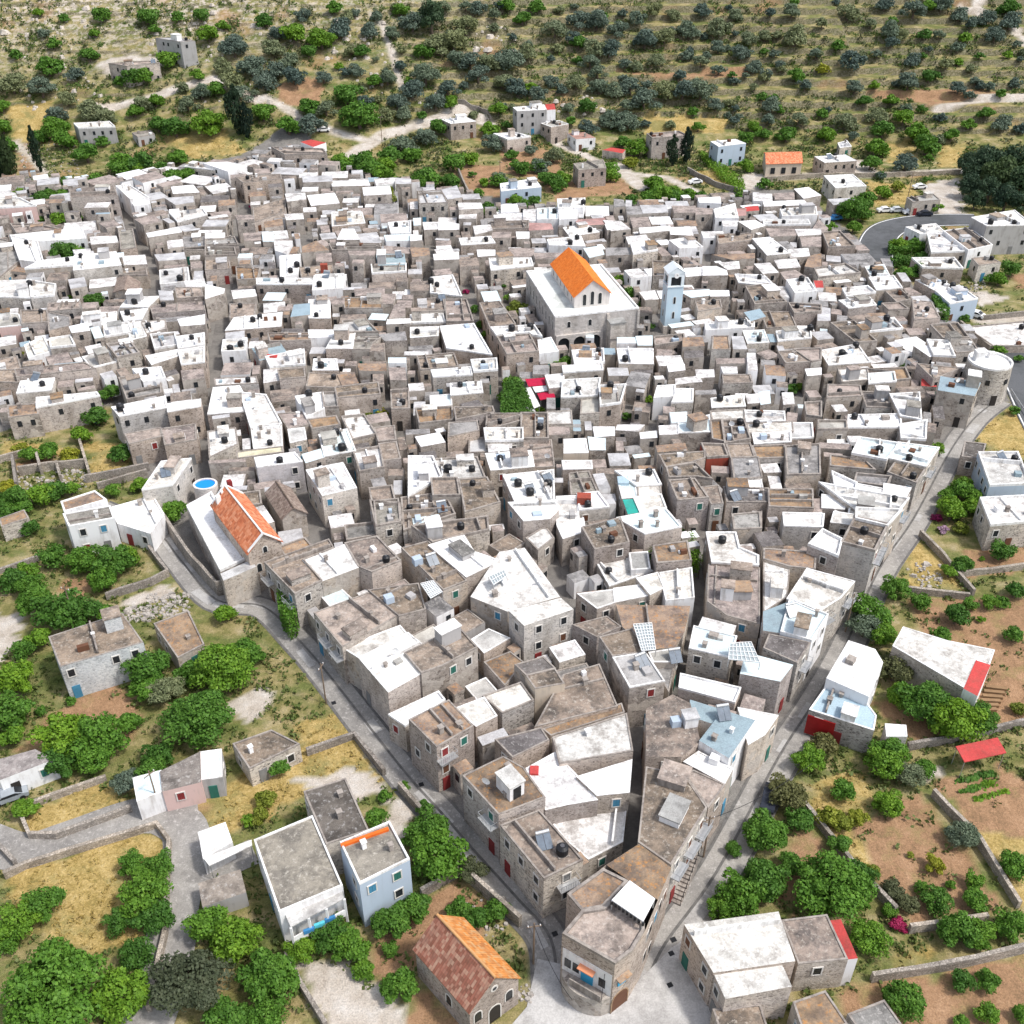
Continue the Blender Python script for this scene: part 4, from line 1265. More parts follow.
def gable(P4, z0, eave, rise, wallm, tile_l, tile_r, names=('walls', 'tiled_roof'), over=.25, trim=None):
    """P4: A,B = left eave far->near, C,D = right eave near->far; ridge runs A->B"""
    A, B, C_, D_ = [Vector((p[0], p[1], 0)) for p in P4]
    mb = MB()
    for a, b_ in ((A, B), (B, C_), (C_, D_), (D_, A)):
        mb.face([(a.x, a.y, z0), (b_.x, b_.y, z0), (b_.x, b_.y, eave), (a.x, a.y, eave)])
    rf = (A+D_)/2; rn = (B+C_)/2
    mb.face([(B.x, B.y, eave), (C_.x, C_.y, eave), (rn.x, rn.y, eave+rise)])
    mb.face([(D_.x, D_.y, eave), (A.x, A.y, eave), (rf.x, rf.y, eave+rise)])
    d = (B-A).normalized(); f2 = rf-d*over; n2 = rn+d*over
    res = []
    for s, (a, b_) in enumerate(((A, B), (D_, C_))):
        o2 = (a-rf).normalized(); a2 = a+o2*over-d*over; b2 = b_+o2*over+d*over
        dz = rise*over/max(.1, (a-rf).length)
        r = MB(); t = .14
        lo = eave-dz; hi = eave+rise
        q = [(a2.x, a2.y, lo), (b2.x, b2.y, lo), (n2.x, n2.y, hi), (f2.x, f2.y, hi)]
        q2 = [(x, y, z+t) for x, y, z in q]
        if s == 1: pass
        r.face(q2 if s == 0 else q2[::-1]); r.face(q[::-1] if s == 0 else q)
        for i in range(4):
            j = (i+1) % 4; r.face([q[i], q[j], q2[j], q2[i]])
        res.append((r, tile_l if s == 0 else tile_r))
    return mb, res, (f2, n2, eave+rise+.14)
def put_gable(root, P4, z0, eave, rise, wallm, tl, tr, rn='tiled_roof', wn='walls', over=.25, ridge=None, rake=None):
    o = root.location
    P4 = [(p[0]-o.x, p[1]-o.y) for p in P4]; z0 -= o.z; eave -= o.z
    mb, res, (f2, n2, zr) = gable(P4, z0, eave, rise, wallm, tl, tr, over=over)
    mb.build(wn, wallm, root)
    for r, m in res:
        ob = r.build(rn, m, root, merge=True); uvroof(ob)
    if ridge:
        r = MB(); r.tube((f2.x, f2.y, zr), (n2.x, n2.y, zr), .14, n=8); r.build('ridge', ridge, root)
    if rake:
        r = MB()
        A, B, C_, D_ = [Vector((p[0], p[1], 0)) for p in P4]
        for a, b_, c in ((A, D_, f2), (B, C_, n2)):
            for e in (a, b_):
                r.bar((e.x, e.y, eave+.22), (c.x, c.y, zr+.1), .35, .25)
        r.build('gable_coping', rake, root)
def arch_panel(w, h, thick, n, ow, oh, x_off=None):
    """wall panel with n round-headed openings, local X along, Z up, front face at y=0"""
    mb = MB(); xs = [w*(k+.5)/n for k in range(n)] if x_off is None else x_off
    def fb(q):
        mb.face([(x, 0, z) for x, z in q]); mb.face([(x, thick, z) for x, z in reversed(q)])
    prev = 0
    for xc in xs:
        l, r = xc-ow/2, xc+ow/2
        fb([(prev, 0), (l, 0), (l, h), (prev, h)])
        A = [(xc-ow/2*math.cos(t), oh-ow/2+ow/2*math.sin(t)) for t in [math.pi*k/10 for k in range(11)]]
        for a, b_ in zip(A[:-1], A[1:]): fb([a, b_, (b_[0], h), (a[0], h)])
        path = [(l, 0)]+A+[(r, 0)]
        for a, b_ in zip(path[:-1], path[1:]): mb.face([(a[0], 0, a[1]), (a[0], thick, a[1]), (b_[0], thick, b_[1]), (b_[0], 0, b_[1])])
        prev = r
    fb([(prev, 0), (w, 0), (w, h), (prev, h)])
    mb.face([(0, 0, h), (w, 0, h), (w, thick, h), (0, thick, h)])
    for x in (0, w): mb.face([(x, 0, 0), (x, thick, 0), (x, thick, h), (x, 0, h)])
    return mb
def arch_window(root, pt, nrm, w, h, name='window', frame=M_FRAME, pane=M_PANE):
    """round-headed window standing 4 cm proud of the wall; pt = sill centre in root space"""
    rz = math.atan2(nrm.y, nrm.x)+math.pi/2
    mb = MB(); pm = MB()
    def arc(ww, hh, y): return [(-ww/2, y, 0), (ww/2, y, 0)]+[(ww/2*math.cos(t), y, hh-ww/2+ww/2*math.sin(t)) for t in [math.pi*k/8 for k in range(9)]]
    O = arc(w+.24, h+.12, -.06); I = arc(w, h, -.06); I2 = arc(w, h, -.02); O2 = [(x, .05, z) for x, y, z in O]
    n = len(O)
    for i in range(n):
        j = (i+1) % n; mb.face([O[i], O[j], I[j], I[i]]); mb.face([I[i], I[j], I2[j], I2[i]]); mb.face([O2[i], O2[j], O[j], O[i]])
    pm.face(I2)
    f = mb.build(name, frame, root, pt, rz=rz); pm.build('pane', pane, f)
    return f
used_px = []
LM = {}   # landmarks for the labels
def special(name, loc, label, cat, lm=None, group=None):
    o = empty(name, loc); tag(o, label, cat, group)
    if lm: LM[lm] = Vector(loc)
    return o
def cen(P): return (sum(p[0] for p in P)/len(P), sum(p[1] for p in P)/len(P))
def rel(P, o): return [(p[0]-o[0], p[1]-o[1]) for p in P]

# --- big church
CH = 8.0
a, b_, c, d = [at_z(*sheet('P3', *q), CH) for q in ((580, 560), (725, 790), (1144, 744), (957, 525))]
P = [a[:2], b_[:2], c[:2], d[:2]]; raster(P, CH+3)
ce = cen(P); root = special('village_church', (ce[0], ce[1], 0), 'big stone church with white flat roof and bright orange tiled nave', 'church', 'orange-roofed church')
Pr = rel(P, ce)
M_CHST = stone_mat('church_ashlar', [(.38, .36, .34), (.5, .47, .45), (.56, .53, .51), (.44, .42, .4)], (.45, .42, .4), 1.5, .05)
mb = MB(); mb.prism(Pr, 0, CH, top=False); mb.build('walls', M_CHST, root)
mb = MB(); mb.face([(p[0], p[1], CH) for p in ccw(Pr)]); mb.build('flat_roof', roof_mat('church_pale_aqua_roof', (.78, .83, .85), (.66, .71, .73), .2, .25), root)
mb = MB(); mb.ring(Pr, .35, CH, CH+.35); mb.build('parapet', M_PARA_W, root)
fl = at_z(*sheet('P3', 820, 742), CH); fr = at_z(*sheet('P3', 996, 722), CH)
bl = at_z(*sheet('P3', 705, 530), CH+2.7); flt = at_z(*sheet('P3', 820, 695), CH+2.7)
ax = (bl-flt); ax.z = 0
P4 = [((fl+ax)[:2]), fl[:2], fr[:2], ((fr+ax)[:2])]
M_NAVE = render_mat('nave_pale_plaster', (.6, .56, .54), (.48, .45, .43))
put_gable(root, P4, CH+.004, CH+2.7, 3.2, M_NAVE, M_TILE, M_TILE, 'tiled_roof', 'nave_walls', .3)
fdir = (fr-fl).normalized(); fn = Vector((fdir.y, -fdir.x, 0)); W_ = (fr-fl).length
for k in (-1, 0, 1): arch_window(root, fl-Vector(ce+(0,))+fdir*(W_/2+k*1.7)+Vector((0, 0, .5)), fn, .75, 2.4+(.5 if k == 0 else 0))
sd = ax.normalized(); sn = Vector((sd.y, -sd.x, 0))
sn = -sn if sn.x > 0 else sn
for k in range(6): arch_window(root, fl-Vector(ce+(0,))+sd*(2+k*(ax.length-4)/5)+Vector((0, 0, .8)), sn, .45, 1.2)
# facade with the three dark arches
B0 = b_.copy(); B0.z = 0; C0 = c.copy(); C0.z = 0; fd = (C0-B0).normalized(); fnn = Vector((fd.y, -fd.x, 0)); FW = (C0-B0).length
ap = arch_panel(10.2, 4.1, .5, 3, 2.5, 3.5); rz = math.atan2(fd.y, fd.x)
lo = B0+fd*.2+fnn*.5-Vector(ce+(0,)); ap.build('arcade', M_CHST, root, lo, rz=rz)
mb = MB(); mb.face([(0, .47, 0), (10.2, .47, 0), (10.2, .47, 3.9), (0, .47, 3.9)]); mb.build('porch_shade_backing', M_PANE, root, lo, rz=rz)  # dark sheet behind the arches, painting in the shade of the porch
for fx, zz_ in ((3, 5.6), (7.6, 5.6), (19.5, 5.2)):
    if fx < FW-1: arch_window(root, B0-Vector(ce+(0,))+fd*fx+Vector((0, 0, zz_)), fnn, .7, 1.3)
for fx in (11.5, 18.2):
    mb = MB(); mb.box((0, -.12, 0), (.5, .3, CH-.2)); mb.build('pilaster', M_CHST, root, B0-Vector(ce+(0,))+fd*fx, rz=rz)
bay = B0-Vector(ce+(0,))+fd*13+fnn*1.2
mb = MB(); mb.box((0, 0, 3), (3.2, 2.3, 3.4)); mb.box((0, 0, 0), (2.8, 1.8, 3)); bo = mb.build('porch_bay', M_CHST, root, bay, rz=rz)
mb = MB(); mb.box((0, 0, 6.4), (3.6, 2.7, .2)); mb.build('bay_roof', ROOF['L'], bo)
L0 = a.copy(); L0.z = 0; ld = (B0-L0).normalized(); ln_ = Vector((ld.y, -ld.x, 0)); LL = (B0-L0).length
for k in range(9): arch_window(root, L0-Vector(ce+(0,))+ld*(1.8+k*(LL-3.6)/8)+Vector((0, 0, 4.6)), ln_, .6, 2.0)

# --- clock tower
tb = at_z(*sheet('P4', 240, 868)); tr_ = at_z(*sheet('P4', 326, 862))
tw = (tr_-tb).length; td = (tr_-tb).normalized(); tn = Vector((-td.y, td.x, 0)); TH = 15.0
tc = (tb+tr_)/2+tn*tw/2; rz = math.atan2(td.y, td.x)
root = special('clock_tower', (tc.x, tc.y, 0), 'slender pale blue clock tower with open belfry beside the church', 'tower', 'blue clock tower'); root.rotation_euler = (0, 0, rz); root.scale = (.9, .9, .94)
raster([(tb.x, tb.y), (tr_.x, tr_.y), tuple((tr_+tn*tw)[:2]), tuple((tb+tn*tw)[:2])], TH)
M_TB = render_mat('tower_pale_blue_paint', (.5, .63, .72), (.56, .66, .73), .3)
M_TW = render_mat('tower_white_paint', (.7, .76, .8), (.6, .68, .72), .3)
hw = tw/2
mb = MB(); mb.box((0, 0, 0), (tw+.5, tw+.5, 1.8), bottom=False); mb.build('plinth', M_CHST, root)
mb = MB(); mb.box((0, 0, 1.8), (tw, tw, 9.4)); mb.build('shaft', M_TB, root)
mb = MB(); mb.box((0, 0, 11.2), (tw+.3, tw+.3, .25)); mb.build('cornice', M_TW, root)
mb = MB()
for sx_ in (-1, 1):
    for sy_ in (-1, 1): mb.box((sx_*(hw-.35), sy_*(hw-.35), 11.45), (.7, .7, 2.9))
for s_ in (-1, 1):
    mb.box((0, s_*(hw-.12), 13.6), (tw-1.4, .24, .75)); mb.box((s_*(hw-.12), 0, 13.6), (.24, tw-1.4, .75))
mb.box((0, 0, 14.35), (tw+.2, tw+.2, .18)); mb.build('belfry', M_TW, root)
mb = MB(); mb.box((0, 0, 11.452), (tw-.8, tw-.8, 1.8)); mb.build('belfry_shade_block', M_PANE, root)  # dark block standing in for the shade inside the open belfry
mb = MB(); mb.tube((0, -.7, 12.5), (0, -.7, 13.5), .55, .28, 10); mb.build('bell', plain('bronze_bell', (.1, .12, .1), .5), root)
mb = MB()
for s_ in (-1, 1):
    y = s_*(hw+.1)
    mb.face([(-hw-.1, y, 14.53), (hw+.1, y, 14.53), (0, y, 15.9)])
mb.face([(-hw-.25, -hw-.2, 14.5), (-hw-.25, hw+.2, 14.5), (0, hw+.2, 15.95), (0, -hw-.2, 15.95)]); mb.face([(hw+.25, -hw-.2, 14.5), (hw+.25, hw+.2, 14.5), (0, hw+.2, 15.95), (0, -hw-.2, 15.95)])
mb.build('pediment_roof', M_TW, root)
mb = MB(); mb.tube((0, -hw-.02, 13.95), (0, -hw-.14, 13.95), .62, n=20); cf = mb.build('clock_face', M_WHITE, root)
mb = MB(); mb.box((0, -hw-.16, 13.95), (.06, .03, .45)); mb.bar((0, -hw-.16, 13.95), (.32, -hw-.16, 14.02), .03, .06); mb.build('clock_hands', M_TANK, cf)
for z_ in (3.6, 7.2): arch_window(root, Vector((0, -hw, z_)), Vector((0, -1, 0)), .5, 1.6); arch_window(root, Vector((-hw, 0, z_)), Vector((-1, 0, 0)), .5, 1.6)
mb = MB(); mb.box((0, -hw-.28, 0), (.9, .1, 1.7)); mb.build('door', M_DOORS[4], root)

# --- tiled church on its terrace, left of centre
EV = 7.5
A_ = at_z(212, 505, EV); B_ = at_z(248, 553, EV); Cc = at_z(281, 541, EV); D_ = Cc+(A_-B_)
P4 = [A_[:2], B_[:2], Cc[:2], D_[:2]]; ce = cen(P4); raster(P4, EV+2)
root = special('parish_church', (ce[0], ce[1], 0), 'church with red tiled roof and white gable edges beside the blue pool', 'church', 'red-tiled church')
put_gable(root, P4, 0, EV, 2.4, STONES[3], M_TILE2, M_TILE2, ridge=M_WHITE, rake=M_WHITE)
fd = (Cc-B_).normalized(); fn = Vector((fd.y, -fd.x, 0))
cv = Vector(ce+(0,))
bp = B_-cv; bp.z = 0
arch_window(root, bp+fd*((Cc-B_).length/2)+Vector((0, 0, 6.6)), fn, .6, 1.0)
for k in (.25, .75): arch_window(root, bp+fd*((Cc-B_).length*k)+Vector((0, 0, 3.6)), fn, .7, 1.4)
for k, (x, y) in enumerate(((905, 925), (880, 965), (860, 985))):
    q = at_z(*sheet('B1', x, y), EV+1.2)-cv; mb = MB(); mb.box((q.x, q.y, EV+.7), (.7, .7, 1.3), math.atan2(fd.y, fd.x)); mb.build('chimney', M_WHITE if k else M_DOORS[1], root)
# its terrace block
TZ = 4.5
P = ccw([at_z(*sheet('C1', *q), TZ)[:2] for q in ((735, 30), (835, -25), (985, 232), (868, 285))]); ce = cen(P); raster(P, TZ)
o = special('terrace_building', (ce[0], ce[1], 0), 'long white-roofed terrace block alongside the red-tiled church, above the lane', 'building', 'white terrace by the lane')
mb = MB(); mb.prism(rel(P, ce), 0, TZ, top=False); mb.build('walls', STONES[0], o)
mb = MB(); mb.face([(x, y, TZ) for x, y in rel(P, ce)]); mb.build('roof', ROOF['W'], o)
mb = MB(); mb.ring(rel(P, ce), .3, TZ, TZ+.5); mb.build('parapet', M_PARA_W, o)
P = ccw([at_z(*sheet('C1', *q), 5.2)[:2] for q in ((868, 290), (988, 236), (1010, 262), (880, 318))]); ce = cen(P); raster(P, 5)
o = special('porch_building', (ce[0], ce[1], 0), 'narrow stone porch block in front of the red-tiled church gable', 'building')
mb = MB(); mb.prism(rel(P, ce), 0, 5.2, top=False); mb.build('walls', STONES[0], o)
mb = MB(); mb.face([(x, y, 5.2) for x, y in rel(P, ce)]); mb.build('roof', ROOF['L'], o)

# --- old tiled annex (barrel-like roof)
A_ = at_z(*sheet('Q2', 305, 815), 4.6); B_ = at_z(*sheet('Q2', 385, 940), 4.6); Cc = at_z(*sheet('Q2', 505, 912), 4.6); D_ = Cc+(A_-B_)
P4 = [A_[:2], B_[:2], Cc[:2], D_[:2]]; ce = cen(P4); raster(P4, 5.5)
root = special('old_tiled_annex', (ce[0], ce[1], 0), 'low stone building with old brown tiled gable right of the red-tiled church', 'building')
put_gable(root, P4, 0, 4.6, 1.5, STONES[1], M_TILE_OLD, M_TILE_OLD, ridge=M_TRUNK)
# --- old tiled roof left
A_ = at_z(*sheet('P1', 590, 592), 4); B_ = at_z(*sheet('P1', 570, 660), 4); Cc = at_z(*sheet('P1', 682, 682), 4); D_ = Cc+(A_-B_)
P4 = [A_[:2], B_[:2], Cc[:2], D_[:2]]; ce = cen(P4); raster(P4, 5)
root = special('old_tiled_house', (ce[0], ce[1], 0), 'small house with rusty old tiled gable roof among the left stone houses', 'house')
put_gable(root, P4, 0, 4, 1.2, STONES[1], M_TILE_OLD, M_TILE_OLD)

# --- chapel bottom centre
EV = 4.6
A_ = at_z(*sheet('D2', 697, 668), EV); B_ = at_z(*sheet('D2', 820, 975), EV)
lA = at_z(*sheet('D2', 618, 745), EV); lB = at_z(*sheet('D2', 820, 975), EV); rB = at_z(*sheet('D2', 1003, 850), EV); rA = rB+(lA-lB)
P4 = [lA[:2], lB[:2], rB[:2], rA[:2]]; ce = cen(P4); raster(P4, EV+2)
root = special('stone_chapel', (ce[0], ce[1], 0), 'stone chapel with steep orange and weathered red tiled roof, bottom of photo', 'chapel', 'stone chapel')
put_gable(root, P4, 0, EV, 2.9, STONES[3], M_TILE_DUSK, M_TILE_LICH, ridge=M_TILE_LICH, over=.2)
fd = (rB-lB).normalized(); fn = Vector((fd.y, -fd.x, 0)); cv = Vector(ce+(0,)); w_ = (rB-lB).length; l0 = Vector((lB.x, lB.y, 0))-cv
mb = MB(); q = l0+fd*w_/2+Vector((0, 0, EV+1.0)); mb.tube(q, q+fn*.08, .42, n=16); rw = mb.build('round_window', M_FRAME, root); mb = MB(); mb.tube(q+fn*.06, q+fn*.1, .24, n=14); mb.build('pane', M_PANE, rw)
for k in (.16, .8): arch_window(root, l0+fd*w_*k+Vector((0, 0, 2.0)), fn, .8, 1.5)
arch_window(root, l0+fd*w_*.5+Vector((0, 0, 0)), fn, 1.3, 2.6, 'door', M_FRAME, M_DOORS[5])
sd = (lB-lA).normalized(); sn = Vector((sd.y, -sd.x, 0)); s0 = Vector((lA.x, lA.y, 0))-cv
arch_window(root, s0+sd*(lB-lA).length*.62+Vector((0, 0, 1.6)), sn, .8, 1.5)

# --- orange hipped roof house, upper right
A_ = at_h(*sheet('A4', 0, 602), 4); B_ = at_z(*sheet('A4', 10, 646), A_.z); Cc = at_z(*sheet('A4', 150, 642), A_.z); D_ = Cc+(A_-B_)
P4 = [D_[:2], A_[:2], B_[:2], Cc[:2]]; ce = cen(P4); gz = float(terr(*ce))
root = special('orange_roof_house', (ce[0], ce[1], gz), 'house with bright orange tiled roof beside the upper road', 'house', 'upper orange-roofed house')
put_gable(root, P4, gz-.4, A_.z, 1.5, WALLM['c'], M_TILE2, M_TILE2)
for k in (.2, .5, .8):
    q = (B_+(Cc-B_)*k); e = (Cc-B_).normalized(); mb = MB(); mb.box((0, 0, 0), (1.3, .12, 1.8)); mb.build('veranda_window', M_PANE, root, (q.x-ce[0], q.y-ce[1]-.08, A_.z-gz-3), rz=math.atan2(e.y, e.x))

# --- round corner tower
RT = 7.2
tc = at_z(*sheet('Q5', 855, 158), RT)
tl = at_z(*sheet('Q5', 748, 160), RT); tr2 = at_z(*sheet('Q5', 965, 165), RT); rad = (tr2-tl).length/2
root = special('round_corner_tower', (tc.x, tc.y, 0), 'squat round stone tower with white roof at the walled village corner', 'tower', 'round corner tower')
circ = [(rad*math.cos(t), rad*math.sin(t)) for t in [2*math.pi*k/40 for k in range(40)]]
raster([(x+tc.x, y+tc.y) for x, y in circ], RT)
mb = MB(); c2 = [(x*1.07, y*1.07) for x, y in circ]
for i in range(40):
    j = (i+1) % 40; mb.face([(c2[i][0], c2[i][1], 0), (c2[j][0], c2[j][1], 0), (circ[j][0], circ[j][1], RT), (circ[i][0], circ[i][1], RT)])
mb.build('tower_wall', STONES[2], root)
mb = MB(); mb.face([(x, y, RT) for x, y in circ]); mb.build('roof', ROOF['W'], root)
mb = MB(); mb.ring(circ, .35, RT, RT+.4); mb.build('parapet', M_PARA_W, root)
mb = MB(); mb.box((-rad*.5, rad*.2, RT+.004), (1.6, 1.6, 1.9)); mb.box((rad*.2, rad*.45, RT+.004), (1.2, 1, 1.1)); mb.build('roof_hut', M_PARA_W, root)
for ang in (-1.0, -1.9):
    n_ = Vector((math.cos(ang), math.sin(ang), 0)); mb = MB(); mb.box((0, 0, 0), (.8, .3, 1)); mb.build('window', M_PANE, root, n_*(rad*1.02)+Vector((0, 0, 4.2)), rz=ang+math.pi/2)
n_ = Vector((math.cos(-1.45), math.sin(-1.45), 0)); mb = MB(); mb.box((0, 0, 0), (1.1, .3, 2.1)); mb.build('door', M_DOORS[5], root, n_*(rad*1.06), rz=-1.45+math.pi/2)

# --- wedge building at the street fork
WZ = 8.3
def zpts(c, txt, z): return [at_z(*p, z)[:2] for p in pts_of(c, txt)]
full = zpts('D3', '250,540 395,430 520,350 640,440 590,560 540,680 495,755 430,805 232,692 305,605', WZ)
full = ccw(full); ce = cen(full); raster(full, WZ)
root = special('wedge_building', (ce[0], ce[1], 0), 'wedge-shaped tan-roofed stone building with round nose at the street fork', 'building', 'wedge-shaped building')
cv = Vector(ce+(0,)); R_ = lambda P: rel(P, ce)
mb = MB(); mb.prism(R_(full), 0, WZ, top=False); mb.build('walls', STONES[3], root)
for txt, zo, mt in (('250,540 385,445 480,492 420,560 385,592 305,605', .004, 'T'), ('398,430 520,350 640,440 590,560 485,490', .008, 'T'), ('232,692 305,605 385,592 420,560 540,655 540,680 495,755 430,805', .012, 'N')):
    P = ccw(R_(zpts('D3', txt, WZ))); mb = MB(); mb.face([(x, y, WZ+zo) for x, y in P]); mb.build('roof', ROOF[mt], root)
nose = zpts('D3', '232,692 305,605 385,592 420,560 540,655 540,680 495,755 430,805', WZ)
mb = MB(); mb.ring(R_(nose), .3, WZ+.012, WZ+.35); mb.build('parapet', M_PARA_S, root)
mb = MB(); mb.ring(R_(zpts('D3', '250,540 385,445 480,492 385,592 305,605', WZ)), .3, WZ+.004, WZ+.22); mb.build('parapet', M_PARA_S, root)
# canopy on the roof
cp = [at_z(*sheet('D3', *q), WZ+1.5) for q in ((485, 487), (580, 555), (535, 640), (418, 560))]
mb = MB(); mb.prism(R_([p[:2] for p in cp]), WZ+1.35, WZ+1.5, bottom=True)
can = mb.build('roof_canopy', M_WHITE, root)
for p in cp:
    q = p-cv; mb = MB(); mb.box((q.x*.97+.0, q.y*.97, WZ+.02), (.14, .14, 1.33)); mb.build('post', M_STEEL, can)
mb = MB(); a = cp[3]-cv; b2 = cp[2]-cv
for k in range(9):
    q = a.lerp(b2, k/8); mb.box((q.x, q.y, WZ+.9), (.25, .25, .44))
mb.build('railing', M_TANK, can)
# curved base, balcony front
g1 = at_z(*sheet('D3', 232, 692), WZ); g2 = at_z(*sheet('D3', 430, 805), WZ); g3 = at_z(*sheet('D3', 495, 755), WZ)
for g_ in (g1, g2, g3): g_.z = 0
fd = (g2-g1).normalized(); fn = Vector((fd.y, -fd.x, 0)); FW = (g2-g1).length; rz = math.atan2(fd.y, fd.x); o0 = g1-cv
base = [(FW*.02, 0)]+[(FW*(.02+.96*k/10), -1.5*math.sin(math.pi*k/10)**.6) for k in range(1, 10)]+[(FW*.98, 0)]
mb = MB(); mb.prism(base, 0, 2.9); mb.build('curved_base', STONES[1], root, o0, rz=rz)
mb = MB(); mb.box((FW*.5, -.02, 2.95), (FW*.94, .06, 3.5)); mb.build('plaster_front', WALLM['w'], root, o0, rz=rz)
mb = MB(); mb.box((FW*.58, -1.1, 3.0), (FW*.6, .12, 1.0)); mb.box((FW*.58, -.6, 2.95), (FW*.6, 1.1, .12)); mb.build('balcony', M_PARA_S, root, o0, rz=rz)
mb = MB(); mb.box((FW*.52, -.09, 3.1), (1.3, .08, 2.3)); mb.build('balcony_door', plain('bright_blue_door', (.05, .36, .6)), root, o0, rz=rz)
mb = MB(); mb.box((FW*.52, -.35, 5.5), (1.7, .7, .12)); mb.build('door_canopy', M_TILE2, root, o0, rz=rz)
for k in (.14, .3, .8): mb = MB(); mb.box((FW*k, -.08, 3.8), (.7, .06, 1.3)); mb.build('window', M_PANE, root, o0, rz=rz)
fd2 = (g3-g2).normalized(); rz2 = math.atan2(fd2.y, fd2.x); o2 = g2-cv; w2 = (g3-g2).length
mb = MB(); mb.box((w2*.5, -.05, 4.2), (1.0, .1, 1.2)); mb.build('shutter', plain('bright_blue_door', (.05, .36, .6)), root, o2, rz=rz2)
mb = MB(); mb.box((w2*.5, -.3, 5.6), (1.6, .6, .12)); mb.build('window_hood', ROOF['T'], root, o2, rz=rz2)
arch_window(root, o2+fd2*w2*.5, Vector((fd2.y, -fd2.x, 0)), 2.0, 2.9, 'door', ROOF['T'], M_DOORS[0])
# windows and stairs on the sunlit side street flank
s1 = at_z(*sheet('D3', 545, 665), WZ); s2 = at_z(*sheet('D3', 640, 440), WZ); s1.z = s2.z = 0
e = (s2-s1).normalized(); en = Vector((e.y, -e.x, 0)); L_ = (s2-s1).length; rz3 = math.atan2(e.y, e.x)
for k, z_, mt in ((.08, 2.2, 5), (.22, 5.3, 5), (.42, 5.2, 2), (.6, 5.3, 5), (.8, 5.0, 0), (.3, 1.2, 5), (.12, 5.2, 4)):
    mb = MB(); mb.box((0, 0, 0), (.9, .1, 1.3)); f_ = mb.build('window', M_FRAME, root, s1-cv+e*L_*k+en*.02+Vector((0, 0, z_)), rz=rz3); mb = MB(); mb.box((0, -.06, .12), (.66, .03, 1.06)); mb.build('pane', M_DOORS[mt], f_)
st0 = at_z(*sheet('D3', 655, 575)); st1 = at_z(*sheet('D3', 715, 440)); sd_ = (st1-st0).normalized()
ce3 = st0
o = special('street_stairs', tuple(st0), 'stone outdoor stairs climbing the wall right of the wedge-shaped building', 'stairs')
mb = MB(); n = 12; L3 = (st1-st0).length; rz4 = math.atan2(sd_.y, sd_.x)
for k in range(n): mb.box((L3*(k+.5)/n, 0, 0), (L3/n, 1.2, .2*(k+1)))
mb.build('steps', M_PARA_S, o, rz=rz4)
mb = MB()
for k in range(0, n+1, 2): mb.tube((L3*k/n, -.55, .2*k), (L3*k/n, -.55, .2*k+.95), .03, n=5)
mb.tube((0, -.55, .95), (L3, -.55, .2*n+.95), .035, n=5); mb.build('handrail', M_TANK, o, rz=rz4)

# --- pool
pc = at_z(*sheet('B1', 808, 922), 3.2); r_ = 1.75
root = special('swimming_pool', (pc.x, pc.y, 0), 'round white-rimmed swimming pool with bright blue water beside the tiled church', 'swimming pool', 'blue swimming pool')
ci = [(r_*1.15*math.cos(t), r_*math.sin(t)) for t in [2*math.pi*k/28 for k in range(28)]]; raster([(x+pc.x, y+pc.y) for x, y in ci], 3.2)
mb = MB(); mb.prism(ci, 0, 3.0, top=False); mb.ring(ci, .35, 3.0, 3.3); mb.build('pool_wall', WALLM['q'], root)
m, nt, b = new_mat('pool_water'); b.inputs['Base Color'].default_value = (.01, .25, .75, 1); b.inputs['Roughness'].default_value = .08
mb = MB(); mb.face([(x*.86, y*.86, 3.12) for x, y in ci]); mb.build('pool_water', m, root)
# ------------------------------------------------------------------ infill between surveyed houses
occ = hmap > 0
for P, w in street_world:
    L = []; R = []
    for i in range(len(P)):
        d = (P[min(len(P)-1, i+1)]-P[max(0, i-1)]).to_2d().normalized(); nn = Vector((-d.y, d.x))
        L.append(P[i].to_2d()+nn*w/2); R.append(P[i].to_2d()-nn*w/2)
    for i in range(len(P)-1):
        q = [tuple(R[i]), tuple(R[i+1]), tuple(L[i+1]), tuple(L[i])]
        xs = [a[0] for a in q]; ys = [a[1] for a in q]
        i0 = max(0, int((min(xs)-RX0)/RES)-1); i1 = min(RW, int((max(xs)-RX0)/RES)+2); j0 = max(0, int((min(ys)-RY0)/RES)-1); j1 = min(RH, int((max(ys)-RY0)/RES)+2)
        if i1 > i0 and j1 > j0: occ[j0:j1, i0:i1] |= inside_np(_rx[j0:j1, i0:i1], _ry[j0:j1, i0:i1], q)
for ln in TREES.strip().splitlines():
    w = ln.split()
    if w[0][0] == 'A': continue
    for t in w[2:]:
        q = [float(v) for v in t.split(',')]; px, py = sheet(w[0], q[0], q[1]); p = at_z(px, py, 2.5); r = q[2]*SHEETS[w[0]][2]*depth(p)/FPX*.8
        occ |= (_rx-p.x)**2+(_ry-p.y)**2 < r*r
for c, co_, h, txt, lb in AWNINGS:
    if c[0] == 'Q': occ |= inside_np(_rx, _ry, [at_z(*p, h)[:2] for p in pts_of(c, txt)])
FV = [tuple(at_z(float(a), float(b))[:2]) for a, b in (w.split(',') for w in '-40,262 0,182 120,188 185,172 240,168 300,150 330,172 440,200 500,212 560,214 620,210 745,200 800,205 850,245 930,310 980,352 1000,395 935,470 880,580 795,720 715,850 640,985 560,960 545,900 430,770 330,655 250,595 240,560 205,480 150,430 115,400 0,435'.split())]
okm = inside_np(_rx, _ry, FV) & ~occ
mh = [h for h in houses]
hc = np.array([cen(h['P']) for h in mh])
def main_dir(P):
    best = max(((P[(i+1) % len(P)][0]-P[i][0], P[(i+1) % len(P)][1]-P[i][1]) for i in range(len(P))), key=lambda e: e[0]**2+e[1]**2)
    return math.atan2(best[1], best[0])
rng = random.Random(11)
